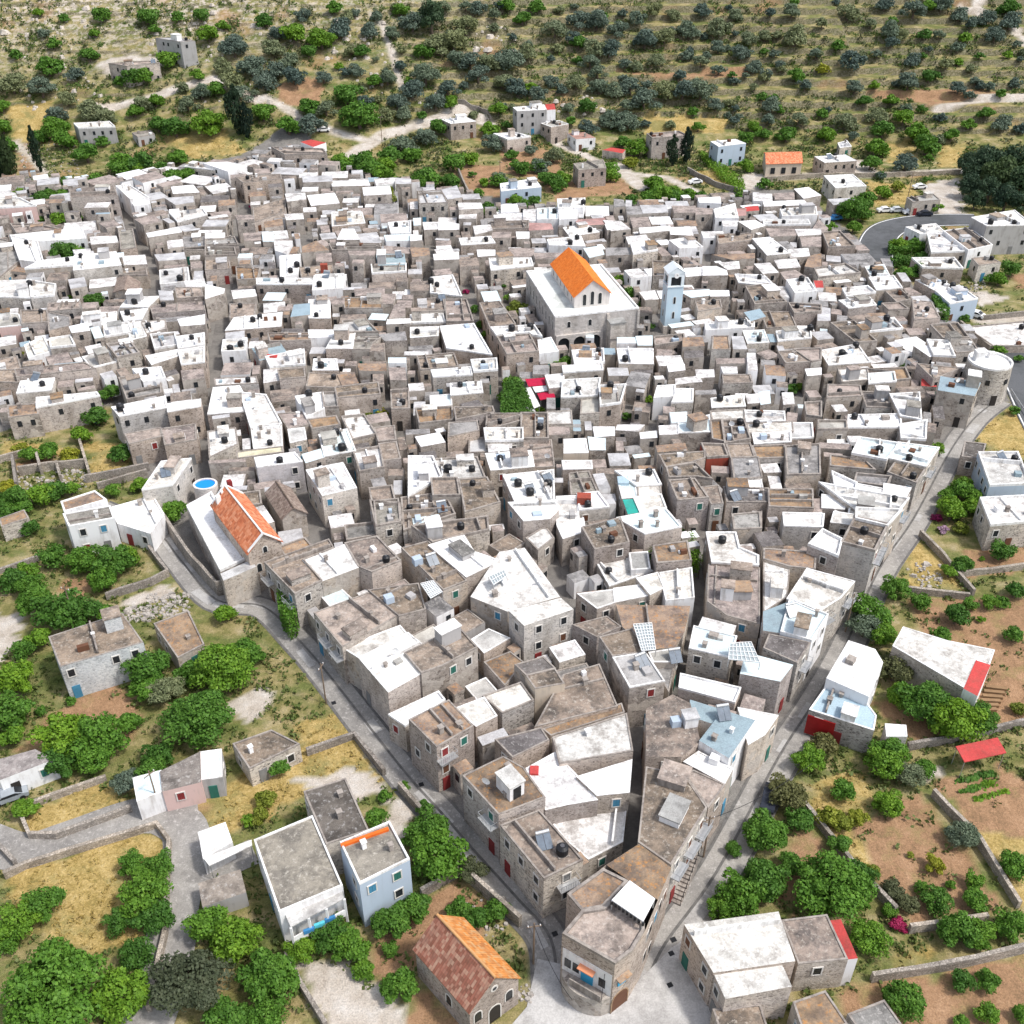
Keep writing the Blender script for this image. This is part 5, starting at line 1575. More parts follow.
def try_rect(x, y, w, d, a):
    ca, sa = math.cos(a), math.sin(a)
    n, m_ = max(2, int(w/.45)), max(2, int(d/.45))
    for i in range(n+1):
        for j in range(m_+1):
            u, v = (i/n-.5)*w, (j/m_-.5)*d
            X, Y = x+ca*u-sa*v, y+sa*u+ca*v
            ii = int((X-RX0)/RES); jj = int((Y-RY0)/RES)
            if not (0 <= ii < RW and 0 <= jj < RH) or not okm[jj, ii]: return False
    return True
for (w0, d0, tries) in ((8, 7, 900), (6.5, 5.5, 1200), (5, 4.2, 1600), (3.6, 3.2, 2200), (5, 2.0, 2600), (2.4, 2.4, 3000), (3.4, 1.4, 4000), (1.5, 1.5, 5000)):
    js, is_ = np.nonzero(okm)
    for t in range(tries):
        k = rng.randrange(len(js)); x = RX0+(is_[k]+.5)*RES; y = RY0+(js[k]+.5)*RES
        if not okm[js[k], is_[k]]: continue
        near = int(np.argmin((hc[:, 0]-x)**2+(hc[:, 1]-y)**2)); a = main_dir(mh[near]['P'])+rng.uniform(-.05, .05)
        w = w0*rng.uniform(.85, 1.25); d = d0*rng.uniform(.85, 1.2)
        if not try_rect(x, y, w, d, a): continue
        ca, sa = math.cos(a), math.sin(a)
        P = [(x+ca*u-sa*v, y+sa*u+ca*v) for u, v in ((-w/2, -d/2), (w/2, -d/2), (w/2, d/2), (-w/2, d/2))]
        z = rng.uniform(3.2, 5.0) if w0 > 4 else rng.uniform(3.0, 4.9)
        nz_ = mh[near]['z']
        z = min(z, max(2.6, nz_-rng.uniform(.3, 1.4)))
        if w0 < 5.5 and y > 150: z = min(nz_-.4, max(2.6, nz_-rng.uniform(.5, 2.0)))
        rt = rng.choices('WMLGNBTADS', (24, 14, 12, 10, 18, 14, 5, 2, 3, 1) if w0 > 4.5 and d0 > 3 else (8, 10, 16, 16, 20, 18, 4, 2, 8, 1))[0]
        if y < 150: rt = rng.choices('WMLGNBTD', (10, 16, 14, 12, 18, 22, 8, 4))[0]
        wt = rng.choices('swr', (80, 12, 8))[0]
        pz = project(Vector((x, y, z)))
        houses.append(dict(P=ccw(P), z=z, base=-.1, roof=rt, wall=wt, px=pz, h=z, man=False)); raster(P, z)
        xs = [q[0] for q in P]; ys = [q[1] for q in P]
        i0 = max(0, int((min(xs)-RX0)/RES)-1); i1 = min(RW, int((max(xs)-RX0)/RES)+2); j0 = max(0, int((min(ys)-RY0)/RES)-1); j1 = min(RH, int((max(ys)-RY0)/RES)+2)
        okm[j0:j1, i0:i1] &= ~inside_np(_rx[j0:j1, i0:i1], _ry[j0:j1, i0:i1], P)
def pxarea(h): return abs(area2([project(Vector((p[0], p[1], h['z']))) for p in h['P']]))
for h in houses: h['pa'] = pxarea(h)
vis = [h for h in houses if -30 < h['px'][0] < 1054 and -30 < h['px'][1] < 1060]
vis.sort(key=lambda h: -h['pa']*((40 if h.get('hill') else 1.6) if h['man'] else 1))
single, rest = vis[:395], vis[395:]
print('HOUSES surveyed', sum(h['man'] for h in houses), 'infill', sum(not h['man'] for h in houses), 'rest', len(rest), 'rest surveyed', sum(h['man'] for h in rest))

# ------------------------------------------------------------------ prototype meshes shared by many parts
def proto(name, mb, mats, smooth=False):
    o = mb.build(name, mats, smooth=smooth); me = o.data; bpy.data.objects.remove(o); return me
mb = MB(); w, h = .8, 1.15
mb.box((0, -.04, -.1), (w+.3, .12, .1)); mb.box((0, -.04, h), (w+.3, .12, .12)); mb.box((-w/2-.07, -.04, 0), (.14, .12, h)); mb.box((w/2+.07, -.04, 0), (.14, .12, h))
ME_FRAME = proto('window_frame', mb, M_FRAME)
mb = MB(); mb.box((0, -.02, 0), (w, .06, h)); ME_PANE = proto('window_pane', mb, M_PANE)
ME_SHUT = []
for mt in (M_DOORS[0], M_DOORS[2], M_DOORS[3], M_DOORS[1]):
    mb = MB(); mb.box((-.2, -.03, 0), (.38, .09, h)); mb.box((.2, -.03, 0), (.38, .09, h)); ME_SHUT.append(proto('shutter', mb, mt))
mb = MB(); mb.box((0, -.03, 0), (.75, .08, 1.1)); ME_WFAR = proto('small_window', mb, M_PANE)
ME_DOOR = []
for mt in M_DOORS:
    mb = MB(); mb.box((0, -.04, 0), (1.0, .1, 2.1)); ME_DOOR.append(proto('door', mb, mt))
mb = MB(); mb.box((0, -.5, 0), (2.4, 1.0, .14)); 
for k in range(9): mb.box((-1.15+k*.2875, -.96, .14), (.03, .03, .85))
mb.box((0, -.96, .99), (2.4, .05, .05)); mb.box((-1.17, -.5, .99), (.04, .95, .05)); mb.box((1.17, -.5, .99), (.04, .95, .05)); ME_BALC = proto('balcony', mb, M_STEEL)
def inst(name, me, parent, loc, rz):
    o = bpy.data.objects.new(name, me); COL.objects.link(o); o.parent = parent; o.location = loc; o.rotation_euler = (0, 0, rz); return o

def fenestrate(root, h, rg):
    P, z, base = h['P'], h['z'], max(0, h['base']+.3); ce = h['ce']; far = h['dist'] > 185
    n = len(P); door_done = False
    for i in range(n):
        a, b = Vector(P[i]), Vector(P[(i+1) % n]); L = (b-a).length
        if L < 2.0: continue
        e = (b-a)/L; nr = Vector((e.y, -e.x)); mid = (a+b)/2
        if nr.dot(-mid) < .06*mid.length: continue
        rz = math.atan2(e.y, e.x); cols = max(1, int(L/2.5))
        for k in range(cols):
            q = a+e*L*(k+.5+rg.uniform(-.12, .12))/cols
            ho = max(hval(q.x+nr.x*.9, q.y+nr.y*.9), hval(q.x+nr.x*1.8, q.y+nr.y*1.8))
            gz = base if ho < .2 else ho
            if ho < .2 and z-base > 2.6 and not door_done and rg.random() < .55:
                inst('door', rg.choice(ME_DOOR), root, (q.x-ce[0], q.y-ce[1], base-h['oz']), rz); door_done = True
                lo_free = 3.0
            else: lo_free = 1.1
            for row, sill in enumerate((z-2.0, z-4.9)):
                if sill < gz+lo_free-.2: continue
                if rg.random() > (.78 if far else .78 if row == 0 else .6)*(1 if L > 3 else .7): continue
                loc = (q.x-ce[0], q.y-ce[1], sill-h['oz'])
                if far: inst('window', ME_WFAR, root, loc, rz)
                else:
                    f = inst('window', ME_FRAME, root, loc, rz)
                    if rg.random() < .65: inst('pane', ME_PANE, f, (0, 0, 0), 0)
                    else: inst('shutter', rg.choice(ME_SHUT), f, (0, 0, 0), 0)
                    if row == 0 and sill-gz > 2.4 and ho < .2 and rg.random() < .5 and L > 4 and min(float(dist_poly(np.array([q.x]), np.array([q.y]), SW2[kk])[0]) for kk in (0, 1)) < 4.5: inst('balcony', ME_BALC, root, (loc[0], loc[1], loc[2]-.3), rz)
ROOM_CELLS = []
def rot_box_pts(cx, cy, w, d, a):
    ca, sa = math.cos(a), math.sin(a)
    return [(cx+ca*u-sa*v, cy+sa*u+ca*v) for u, v in ((-w/2, -d/2), (w/2, -d/2), (w/2, d/2), (-w/2, d/2))]
ROOFNAME = dict(W='white', W2='off-white', M='worn white', L='pale grey', G='grey', K='khaki', B='brown', N='pinkish brown', T='ochre', D='dark', A='pale aqua', C='sky blue', S='blue-grey', V='corrugated', R0='faded pink', X='red', E='teal', Y='pale yellow')
WALLNAME = dict(s='stone', w='white-walled', p='pink-walled', b='blue-walled', r='grey-walled', c='beige-walled', y='yellow-walled', x='red-walled', q='whitewashed', z='grey-walled')
def build_house(h, rg):
    ce = cen(h['P']); h['ce'] = ce; oz = max(h['base'], 0) if h['base'] < .5 else h['base']; h['oz'] = oz
    h['dist'] = depth(Vector((ce[0], ce[1], h['z'])))
    root = empty(WALLNAME[h['wall']].replace('-', '_')+'_house', (ce[0], ce[1], oz)); h['root'] = root
    P = rel(h['P'], ce); z = h['z']-oz; b0 = h['base']-oz
    if h['roof'] == 'W' and rg.random() < .42: h['roof'] = 'W2'
    wm = WALLM.get(h['wall']) or rg.choices(STONES, (3, 2, 3, 3, 3, 2))[0]
    mb = MB(); mb.prism(P, b0, z, top=False); mb.build('walls', wm, root)
    mb = MB(); mb.face([(x, y, z) for x, y in P]); roof = mb.build('roof', ROOF[h['roof']], root)
    small = area2(P) < 16
    ph = (rg.choice((.12, .2, .3, .45)) if h['dist'] > 150 else rg.choice((0, .07, .12, .2, .3))) if not small else .1
    if h['roof'] in ('X', 'V', 'R0', 'E') or (h['roof'] == 'S'): ph = 0
    if ph:
        mb = MB(); mb.ring(P, min(.28 if h['dist'] > 150 else .2, .07*math.sqrt(area2(P))), z, z+ph)
        pm = M_PARA_W if h['roof'] in ('W', 'W2', 'A', 'C') or (h['roof'] in ('M', 'L') and rg.random() < .5) or h['wall'] in 'wb' else M_PARA_S
        if h['roof'] == 'A' or h['wall'] == 'b': pm = M_PARA_W
        mb.build('parapet', pm, root)
    fenestrate(root, h, rg)
    A = area2(P); a = main_dir(P); far = h['dist'] > 128
    inn = inset(P, 1.0) if A > 24 else None
    free = []
    if inn is not None and h['roof'] not in ('X', 'V', 'E'):
        for t in range(14):
            x = rg.uniform(min(p[0] for p in inn), max(p[0] for p in inn)); y = rg.uniform(min(p[1] for p in inn), max(p[1] for p in inn))
            if inside(x, y, inn) and all((x-u)**2+(y-v)**2 > 4 for u, v in free): free.append((x, y))
        # upper rooms, walls across the terrace and chimneys: the clutter of lived-on roofs
        for rep in range(2 if A > 80 else 1):
          if far and A > 30 and rg.random() < .6 and free:
            x, y = free.pop(0); w, d = rg.uniform(1.6, 3.6), rg.uniform(1.5, 3.0); hh = rg.uniform(.8, 2.3)
            q = rot_box_pts(x, y, w, d, a)
            if all(inside(u, v, P) for u, v in q):
                mb = MB(); mb.prism(q, z+.003, z+hh, top=False)
                r_ = mb.build('upper_room', rg.choice((wm, wm, wm, M_PARA_W, WALLM['r'])), root)
                mb = MB(); mb.prism(rot_box_pts(x, y, w+.2, d+.2, a), z+hh, z+hh+.14, bottom=True); mb.build('room_roof', ROOF[rg.choice('WMNLGBT')], r_)
                raster([(u+ce[0], v+ce[1]) for u, v in q], h['z']+hh)
                free = [f for f in free if (f[0]-x)**2+(f[1]-y)**2 > 7]
        for rep in range(2):
          if A > 26 and rg.random() < (.5 if far else .16):
            # dividing wall
            e = Vector((math.cos(a), math.sin(a))); c = Vector(rg.choice(free)) if free else Vector((0, 0)); pp = Vector((-e.y, e.x)) if rg.random() < .6 else e
            pts = []
            for s in (1, -1):
                k = 0
                while inside(c.x+pp.x*s*k, c.y+pp.y*s*k, P) and k < 14: k += .2
                pts.append(c+pp*s*(k-.45))
            if (pts[0]-pts[1]).length > 2:
                mb = MB(); hh = rg.uniform(.25, .8); mb.bar((pts[0].x, pts[0].y, z+hh/2+.003), (pts[1].x, pts[1].y, z+hh/2+.003), .22, hh); mb.build('dividing_wall', M_PARA_W if h['roof'] in ('W', 'W2', 'M', 'A') else M_PARA_S, root)
        for t in range(rg.choice((0, 1, 1, 2, 3) if far else (0, 0, 1, 1, 2))):
            if free:
                x, y = free.pop(); mb = MB(); s = rg.uniform(.35, .6); hh = rg.uniform(.5, 1.1)
                mb.box((x, y, z+.003), (s, s, hh), a); mb.box((x, y, z+hh), (s+.16, s+.16, .08), a); mb.build('chimney', rg.choice((M_PARA_W, M_PARA_S, M_PARA_S)), root)
        if far and A > 20:
            for t in range(rg.choice((0, 1, 2, 3))):
                x, y = rg.uniform(min(p[0] for p in inn), max(p[0] for p in inn)) if inn else 0, rg.uniform(min(p[1] for p in inn), max(p[1] for p in inn)) if inn else 0
                if inn and inside(x, y, inn):
                    mb = MB(); hh = rg.uniform(.3, .9); mb.box((x, y, z+.005), (rg.uniform(.5, 1.6), rg.uniform(.4, 1.1), hh), a+rg.uniform(-.1, .1))
                    mb.build('rooftop_box', rg.choice((WALLM['w'], WALLM['w'], WALLM['r'], WALLM['b'], M_PARA_S, ROOF['L'], ROOF['S'], M_DOORS[0])), root)
    h['free'] = free
    return root
rgh = random.Random(5)
for h in single: build_house(h, rgh)
mb = MB(); mats = [STONES[0], STONES[1], WALLM['w'], M_PARA_S]; rk = list('WMLGNBTADSXERVKCY')
for h in rest:
    wi = 2 if h['wall'] == 'w' else rgh.randrange(2)
    mb.prism(h['P'], h['base'], h['z'], wi, top=False)
    mi = 4+(rk.index(h['roof'][0]))
    if h['roof'] == 'W' and rgh.random() < .5: mi = 4+rk.index('M')
    mb.face([(x, y, h['z']) for x, y in h['P']], mi); h['free'] = []
    n_ = len(h['P'])
    for i in range(n_):
        a = Vector(h['P'][i]); b2 = Vector(h['P'][(i+1) % n_]); L_ = (b2-a).length; e = (b2-a)/L_; nr = Vector((e.y, -e.x)); q = (a+b2)/2
        if L_ > 1.3 and nr.dot(-q) > .2*q.length and hval(q.x+nr.x, q.y+nr.y) < h['z']-1.9 and rgh.random() < .75:
            q = q+e*rgh.uniform(-.2, .2)*L_; mb.box((q.x+nr.x*.02, q.y+nr.y*.02, h['z']-1.75), (.75, .08, 1.05), math.atan2(e.y, e.x), len(mats)+len(rk))
rm = [ROOF.get(k, ROOF['R0']) for k in rk]
if rest: tag(mb.build('small_outbuildings', mats+rm+[M_PANE]), 'small low sheds and lean-tos filling gaps between the village houses', 'outbuildings', kind='stuff')

def find_house(x, y): return min(single, key=lambda h: (h['px'][0]-x)**2+(h['px'][1]-y)**2)
OVER = [
 (297, 865, 'large flat house with khaki concrete roof and laundry veranda, lower left', 'large khaki-roofed house'),
 (374, 853, 'tall pale blue house with grey flat roof and orange roof edge', 'tall pale blue house'),
 (95, 638, 'blue-grey stone house with flat brown roof among the left gardens', 'garden stone house'),
 (90, 519, 'whitewashed house with green shutters above the left gardens', 'green-shuttered white house'),
 (843, 708, 'house with sky blue flat roof and red garage door by the right street', 'sky blue flat roof'),
 (943, 660, 'long worn white roof with a red strip beside the ploughed garden', 'white roof with red strip'),
 (958, 386, 'tall stone house under blue-grey roof near the round corner tower', 'tall blue-grey roofed house'),
 (743, 943, 'biggest plain white roof, bottom right beside the street fork', 'big white bottom roof'),
 (521, 185, 'pale blue flat-roofed house standing alone in the orange field', 'lone pale blue field house'),
 (362, 253, 'tall narrow brown stone house rising above pale roofs', 'tall narrow brown house'),
 (93, 191, 'tall stone mansion at the upper left edge with a red door', 'tall upper-left mansion'),
 (79, 328, 'small pale blue tower-like house between stone houses at left', 'small pale blue tower house'),
 (740, 735, 'house with blue-grey ribbed metal roof above the right street', 'blue-grey metal roof'),
 (505, 785, 'stone house with tan flat roof and a white stair hut on it', 'tan roof with stair hut'),
 (140, 408, 'big stone mansion with white parapet above the left gardens', 'white-parapet mansion'),
 (1003, 225, 'grey multi-storey apartment block at the right edge', 'grey apartment block'),
 (93, 125, 'lone pale two-storey house on the left hillside', 'lone left hill house'),
 (181, 35, 'highest house, pale grey, alone on the rocky hill', 'highest hill house'),
 (529, 105, 'grey three-storey house with white roof edge below the olive groves', 'grey three-storey house'),
 (726, 141, 'light blue two-storey villa beside the upper hedge', 'light blue villa'),
 (669, 132, 'stone two-storey house behind two dark cypresses', 'stone house behind cypresses'),
 (729, 446, 'rooftop block with red painted wall among dark brown roofs', 'red-walled rooftop block'),
 (634, 506, 'bright teal sheet roof among white terraces', 'teal sheet roof'),
 (913, 451, 'pale blue terrace roof with white rim above the right lane', 'pale blue terrace roof'),
]
for x, y, lb, lm in OVER:
    h = find_house(x, y); r = h['root']
    if 'label' in r: print('DUP override', lb)
    tag(r, lb, 'house'); LM[lm] = Vector((h['ce'][0], h['ce'][1], h['oz'])); h['lab'] = True
# ------------------------------------------------------------------ things on roofs
def roof_under(px, py):
    best = None
    for h in single:
        p = at_z(px, py, h['z'])
        if inside(p.x, p.y, h['P']) and (best is None or h['z'] > best[1].z): best = (h, p)
    return best
mb = MB(); mb.tube((0, 0, .0), (0, 0, .12), .6, .62, 18); mb.tube((0, 0, .12), (0, 0, 1.0), .66, .66, 18); mb.tube((0, 0, 1.0), (0, 0, 1.22), .66, .35, 18)
for z_ in (.35, .6, .85): mb.tube((0, 0, z_), (0, 0, z_+.06), .69, .69, 18, cap=False)
ME_TANKB = proto('tank_body', mb, M_TANK)
mb = MB(); mb.tube((0, 0, 1.22), (0, 0, 1.32), .24, .24, 12); ME_LID = proto('tank_lid', mb, plain('tank_lid_grey', (.09, .09, .1), .5))
mb = MB()
mb.box((0, 0, 0), (1.2, 1.2, .12)); ME_STAND = proto('tank_plinth', mb, M_PARA_S)
TANKS = '''P1 150,620 675,710 812,783 580,700 900,595 30,780
P2 155,68 210,62 118,118 50,105 570,240 525,300 570,275 443,335 270,347 652,370 375,470 240,800 580,695 712,780 578,868 422,914 127,945 798,742 140,612 168,625 275,437 305,405 460,527 850,395 765,380
P3 180,130 836,182 883,240 740,370 625,450 135,625 262,485 508,845 600,838 415,685 550,90 865,215 672,370 800,415 105,610
P4 515,210 548,213 870,213 842,238 805,272 740,287 675,305 705,315 710,368 865,362 893,365 540,352 430,355 440,448 415,495 660,555 835,555 930,597 895,690 955,690 985,603 715,690 550,770 627,810 778,855 973,845 430,872 428,917 142,675 90,570 75,415 15,1000 50,995 108,347
P5 263,543 35,647 335,795 130,463 15,385 855,312 665,632 725,655
Q1 605,395 660,330 780,658
Q2 725,640 520,322 580,180 655,515 685,592 375,655 130,95
Q3 650,487 438,583 985,643 888,875 45,570 190,700 540,770 690,772 600,815 33,235 173,243 235,243 15,165 1000,280 945,772
Q4 255,400 265,435 195,490 812,303 543,770 627,200 15,150 50,148
Q5 112,120 150,170 80,205
C4 112,290
C2 240,830
D3 232,380'''
tanks = []
def add_tank(p, s):
    r = empty('water_tank', p, rgh.uniform(0, 6)); r.scale = (s, s, s)
    inst('tank_body', ME_TANKB, r, (0, 0, .12), 0); inst('lid', ME_LID, r, (0, 0, .12), 0); inst('plinth', ME_STAND, r, (0, 0, 0), 0)
    tag(r, None, 'water tank', 'black water tanks on the flat roofs'); tanks.append(r)
for ln in TANKS.splitlines():
    w = ln.split()
    for t in w[1:]:
        x, y = [float(v) for v in t.split(',')]; px, py = sheet(w[0], x, y+8)
        b_ = roof_under(px, py)
        if b_ is None: continue
        p = b_[1]; add_tank((p.x, p.y, b_[0]['z']+.004), rgh.uniform(.8, 1.05))
        b_[0]['free'] = [f for f in b_[0]['free'] if (f[0]+b_[0]['ce'][0]-p.x)**2+(f[1]+b_[0]['ce'][1]-p.y)**2 > 3]
for h in single:   # the ones too small to survey one by one
    if h['dist'] > 150 and h['free'] and rgh.random() < .75 and h['roof'] in ('W', 'W2', 'M', 'L', 'N', 'A', 'B') and len(tanks) < 230:
        x, y = h['free'].pop(); add_tank((x+h['ce'][0], y+h['ce'][1], h['z']+.004), rgh.uniform(.7, .95))
# solar water heaters
def solar_meshes():
    f = MB()
    for s in (-.95, .95): f.bar((s, -.9, .12), (s, .9, 1.35), .06, .06); f.bar((s, .9, 0), (s, .9, 1.35), .06, .06); f.bar((s, -.9, 0.03), (s, .9, 0.03), .06, .06)
    p = MB(); q = []
    for x0, x1 in ((-1, -.03), (.03, 1)):
        a = [(x0, -.95, .16), (x1, -.95, .16), (x1, .8, 1.36), (x0, .8, 1.36)]; n = (0, -.05, .07)
        b = [(x, y+n[1], z+n[2]) for x, y, z in a]; p.face(b); p.face(a[::-1])
        for i in range(4): p.face([a[i], a[(i+1) % 4], b[(i+1) % 4], b[i]])
    t = MB(); t.tube((-.95, .95, 1.55), (.95, .95, 1.55), .27, n=14)
    return proto('heater_frame', f, M_STEEL), proto('heater_panel', p, M_SOLAR), proto('heater_tank', t, M_STEEL, True)
ME_HF, ME_HP, ME_HT = solar_meshes()
HEAT = [('C2', 720, 240, .5), ('Q3', 690, 745, .6), ('Q3', 600, 800, .4), ('C3', 560, 640, .5), ('C3', 880, 845, .2), ('D3', 165, 345, .3), ('Q4', 600, 835, .5), ('Q1', 180, 240, -.3), ('Q1', 830, 715, .4), ('Q3', 160, 890, .3), ('Q3', 85, 555, .3), ('P3', 160, 690, .3), ('C4', 110, 440, .3), ('P5', 700, 690, .4), ('Q2', 430, 370, .2), ('P2', 820, 780, .3), ('Q5', 910, 640, .5), ('C3', 690, 620, .2), ('P4', 270, 0, 0), ('P1', 590, 850, .2)]
def add_heater(p, a):
    r = empty('solar_water_heater', p, a); r.scale = (.78, .78, .78); inst('frame', ME_HF, r, (0, 0, 0), 0); inst('panel', ME_HP, r, (0, 0, 0), 0); inst('tank', ME_HT, r, (0, 0, 0), 0)
    tag(r, None, 'solar water heater', 'solar water heaters on the roofs'); heaters.append(r)
heaters = []
for c, x, y, a in HEAT:
    b_ = roof_under(*sheet(c, x, y+10))
    if b_: add_heater((b_[1].x, b_[1].y, b_[0]['z']+.004), a)
for h in single:
    if h['dist'] > 120 and h['free'] and rgh.random() < .07 and h['roof'] not in 'XV':
        x, y = h['free'].pop(); add_heater((x+h['ce'][0], y+h['ce'][1], h['z']+.004), rgh.uniform(-.3, .6))
# satellite dishes
mb = MB(); n = 14; rings = [(0, 0), (.25, .02), (.42, .07), (.5, .11)]
for (r0, h0), (r1, h1) in zip(rings[:-1], rings[1:]):
    for k in range(n):
        t0, t1 = 2*math.pi*k/n, 2*math.pi*(k+1)/n
        mb.face([(r0*math.cos(t0), -h0*1.0-0, r0*math.sin(t0)+1.1), (r1*math.cos(t0), -h1, r1*math.sin(t0)+1.1), (r1*math.cos(t1), -h1, r1*math.sin(t1)+1.1), (r0*math.cos(t1), -h0, r0*math.sin(t1)+1.1)])
ME_DISH = proto('dish', mb, M_WHITE); mb = MB(); mb.tube((0, .05, 0), (0, .05, 1.15), .03, n=6); mb.tube((0, 0, .9), (0, -.5, 1.1), .015, n=5); ME_MAST = proto('mast', mb, M_STEEL)
dishes = []
for h in single:
    if h['free'] and rgh.random() < .14 and h['roof'] not in 'XV' and h['dist'] < 200:
        x, y = h['free'].pop(); r = empty('satellite_dish', (x+h['ce'][0], y+h['ce'][1], h['z']+.004), rgh.uniform(-1, 1)); inst('dish', ME_DISH, r, (0, 0, 0), 0); inst('mast', ME_MAST, r, (0, 0, 0), 0)
        tag(r, None, 'satellite dish', 'satellite dishes on the roofs'); dishes.append(r)
# small roof clutter: rooftop boxes belonging to the houses
def child_box(px, py, size, a, name, mat, cap=None, capn='room_roof', lift=.004):
    b_ = roof_under(px, py)
    if not b_: print('no roof for', name, px, py); return
    h, p = b_; r = h['root']; mb = MB(); q = (p.x-h['ce'][0], p.y-h['ce'][1], h['z']-h['oz']+lift)
    mb.box(q, size, a, bottom=False); o = mb.build(name, mat, r)
    if cap: mb = MB(); mb.box((q[0], q[1], q[2]+size[2]), (size[0]+.25, size[1]+.25, .15), a); mb.build(capn, cap, o)
    return h, q, o
S_ = lambda c, x, y: sheet(c, x, y)
r_ = child_box(*S_('D3', 38, 150), (1.9, 2.6, 2.1), .62, 'stair_hut', WALLM['w'], ROOF['L'])
if r_:
    mb = MB(); e = Vector((math.cos(.62), math.sin(.62))); nn = Vector((e.y, -e.x)); q = Vector(r_[1][:2])+nn*1.32
    mb.box((q.x, q.y, r_[1][2]+.02), (1.0, .08, 1.7), .62); mb.build('door', M_PANE, r_[2])
child_box(*S_('C3', 840, 455), (1.0, 1.0, 1.0), .3, 'water_box', M_WHITE)
child_box(*S_('C3', 945, 375), (2.6, 2.2, 1.5), 0, 'shed', WALLM['r'], ROOF['T'])
child_box(*S_('C3', 455, 180), (1.9, 1.3, 1.2), .1, 'water_box', WALLM['b'])
child_box(*S_('C2', 548, 400), (1.2, 1.1, 1.0), .5, 'water_box', WALLM['b'])
child_box(*S_('C2', 660, 250), (1.3, 1.1, 1.1), .5, 'water_box', WALLM['b'])
child_box(*S_('D3', 650, 110), (3.0, 2.8, 1.0), -.4, 'stair_hut', M_PARA_S, ROOF['N'])
child_box(*S_('C3', 745, 880), (1.6, 1.5, 1.5), .2, 'stair_hut', WALLM['w'], ROOF['L'])
child_box(*S_('C3', 690, 885), (1.1, 1.0, 1.0), .2, 'water_box', WALLM['b'])
child_box(*S_('D3', 650, 240), (2.2, 3.2, .9), -.5, 'stair_hut', WALLM['w'], ROOF['L'])
child_box(*S_('D3', 800, 45), (1.1, 1.0, .9), -.5, 'water_box', M_WHITE)
child_box(*S_('D2', 430, 330), (5.2, .35, .35), .42, 'roof_edge_beam', plain('orange_painted_edge', (.7, .14, .02)))
child_box(*S_('Q2', 200, 60), (1.0, 1.0, .8), 0, 'water_box', M_WHITE)
child_box(*S_('Q4', 445, 150), (1.2, 1.0, .8), 0, 'water_box', M_WHITE)
for c, x, y, col_, sz in (('Q4', 10, 590, 'X', (2.2, 1.8, 1.3)), ('Q3', 1005, 578, 'X', (2.2, 1.6, 1.2)), ('Q3', 535, 470, 'X', (1.9, 1.5, 1.0)), ('Q3', 945, 600, 'X', (1.6, 1.0, .7)), ('Q3', 868, 860, 'x', (2.2, 1.6, 1.3)), ('P2', 430, 655, 'X', (2, 1.2, .8)), ('P2', 597, 560, 'x', (1.6, 1.2, 2)), ('P1', 950, 355, 'X', (2.6, 1.6, .9)), ('P2', 155, 215, 'x', (1.3, .4, 2.2)), ('P1', 565, 205, 'x', (1.4, .3, 2)), ('Q2', 335, 135, 'X', (2, .8, .4)), ('Q3', 415, 300, 'X', (1.6, 1.4, .8)), ('Q4', 40, 760, 'C', (1.8, 2.0, .5)), ('P1', 480, 925, 'X', (4, 1, .7)), ('P2', 320, 40, 'X', (2.4, 1.2, .6)), ('P5', 20, 620, 'X', (2.5, 1.5, .8)), ('Q4', 725, 190, 'X', (1.6, 1, .7)), ('Q3', 875, 130, 'T', (2.6, 1.4, .9)), ('Q2', 380, 365, 'T', (1.0, .8, 1.4)), ('Q2', 95, 620, 'Y', (3, 2, .3)), ('D3', 128, 80, 'X', (1.0, 1.2, .3))):
    mt = WALLM['x'] if col_ == 'x' else ROOF[col_]
    child_box(*sheet(c, x, y), sz, rgh.uniform(-.1, .1), 'rooftop_box', mt)
# glazed skylight / pergola slats
def slat_panel(c, quad, z, label, n=6, m=9, lm=None):
    q = [at_z(*sheet(c, *p), z) for p in quad]; o = empty('rooftop_pergola', q[0]-Vector((0, 0, 1.2))); ce_ = Vector(o.location)
    f = MB()
    for k in range(n+1):
        a = q[0].lerp(q[1], k/n)-ce_; b2 = q[3].lerp(q[2], k/n)-ce_; f.bar(a, b2, .07, .08)
    for k in range(m+1):
        a = q[0].lerp(q[3], k/m)-ce_; b2 = q[1].lerp(q[2], k/m)-ce_; f.bar(a+Vector((0, 0, .08)), b2+Vector((0, 0, .08)), .07, .06)
    f.build('slats', M_WHITE, o)
    g_ = MB(); g_.face([p-ce_-Vector((0, 0, .06)) for p in q]); g_.build('glazing', plain('pergola_glass', (.35, .4, .42), .15), o)
    for p in q: mb = MB(); mb.tube(p-ce_-Vector((0, 0, 1.2)), p-ce_, .05, n=6); mb.build('post', M_STEEL, o)
    tag(o, label, 'pergola')
slat_panel('C3', ((525, 490), (598, 485), (613, 590), (558, 595)), 8.0, 'white gridded glass pergola on the roof between two central lanes')
slat_panel('C2', ((672, 330), (722, 318), (758, 362), (712, 388)), 8.4, 'white slatted pergola beside water box, on the stone house by the main lane')
slat_panel('C3', ((905, 565), (990, 560), (1024, 640), (900, 628)), 8.9, 'blue-tinted gridded pergola above the right-hand alley', 7, 4)
slat_panel('C2', ((940, 300), (1000, 275), (1012, 300), (960, 335)), 7.9, 'small slatted pergola at the edge of the long white terrace', 6, 2)
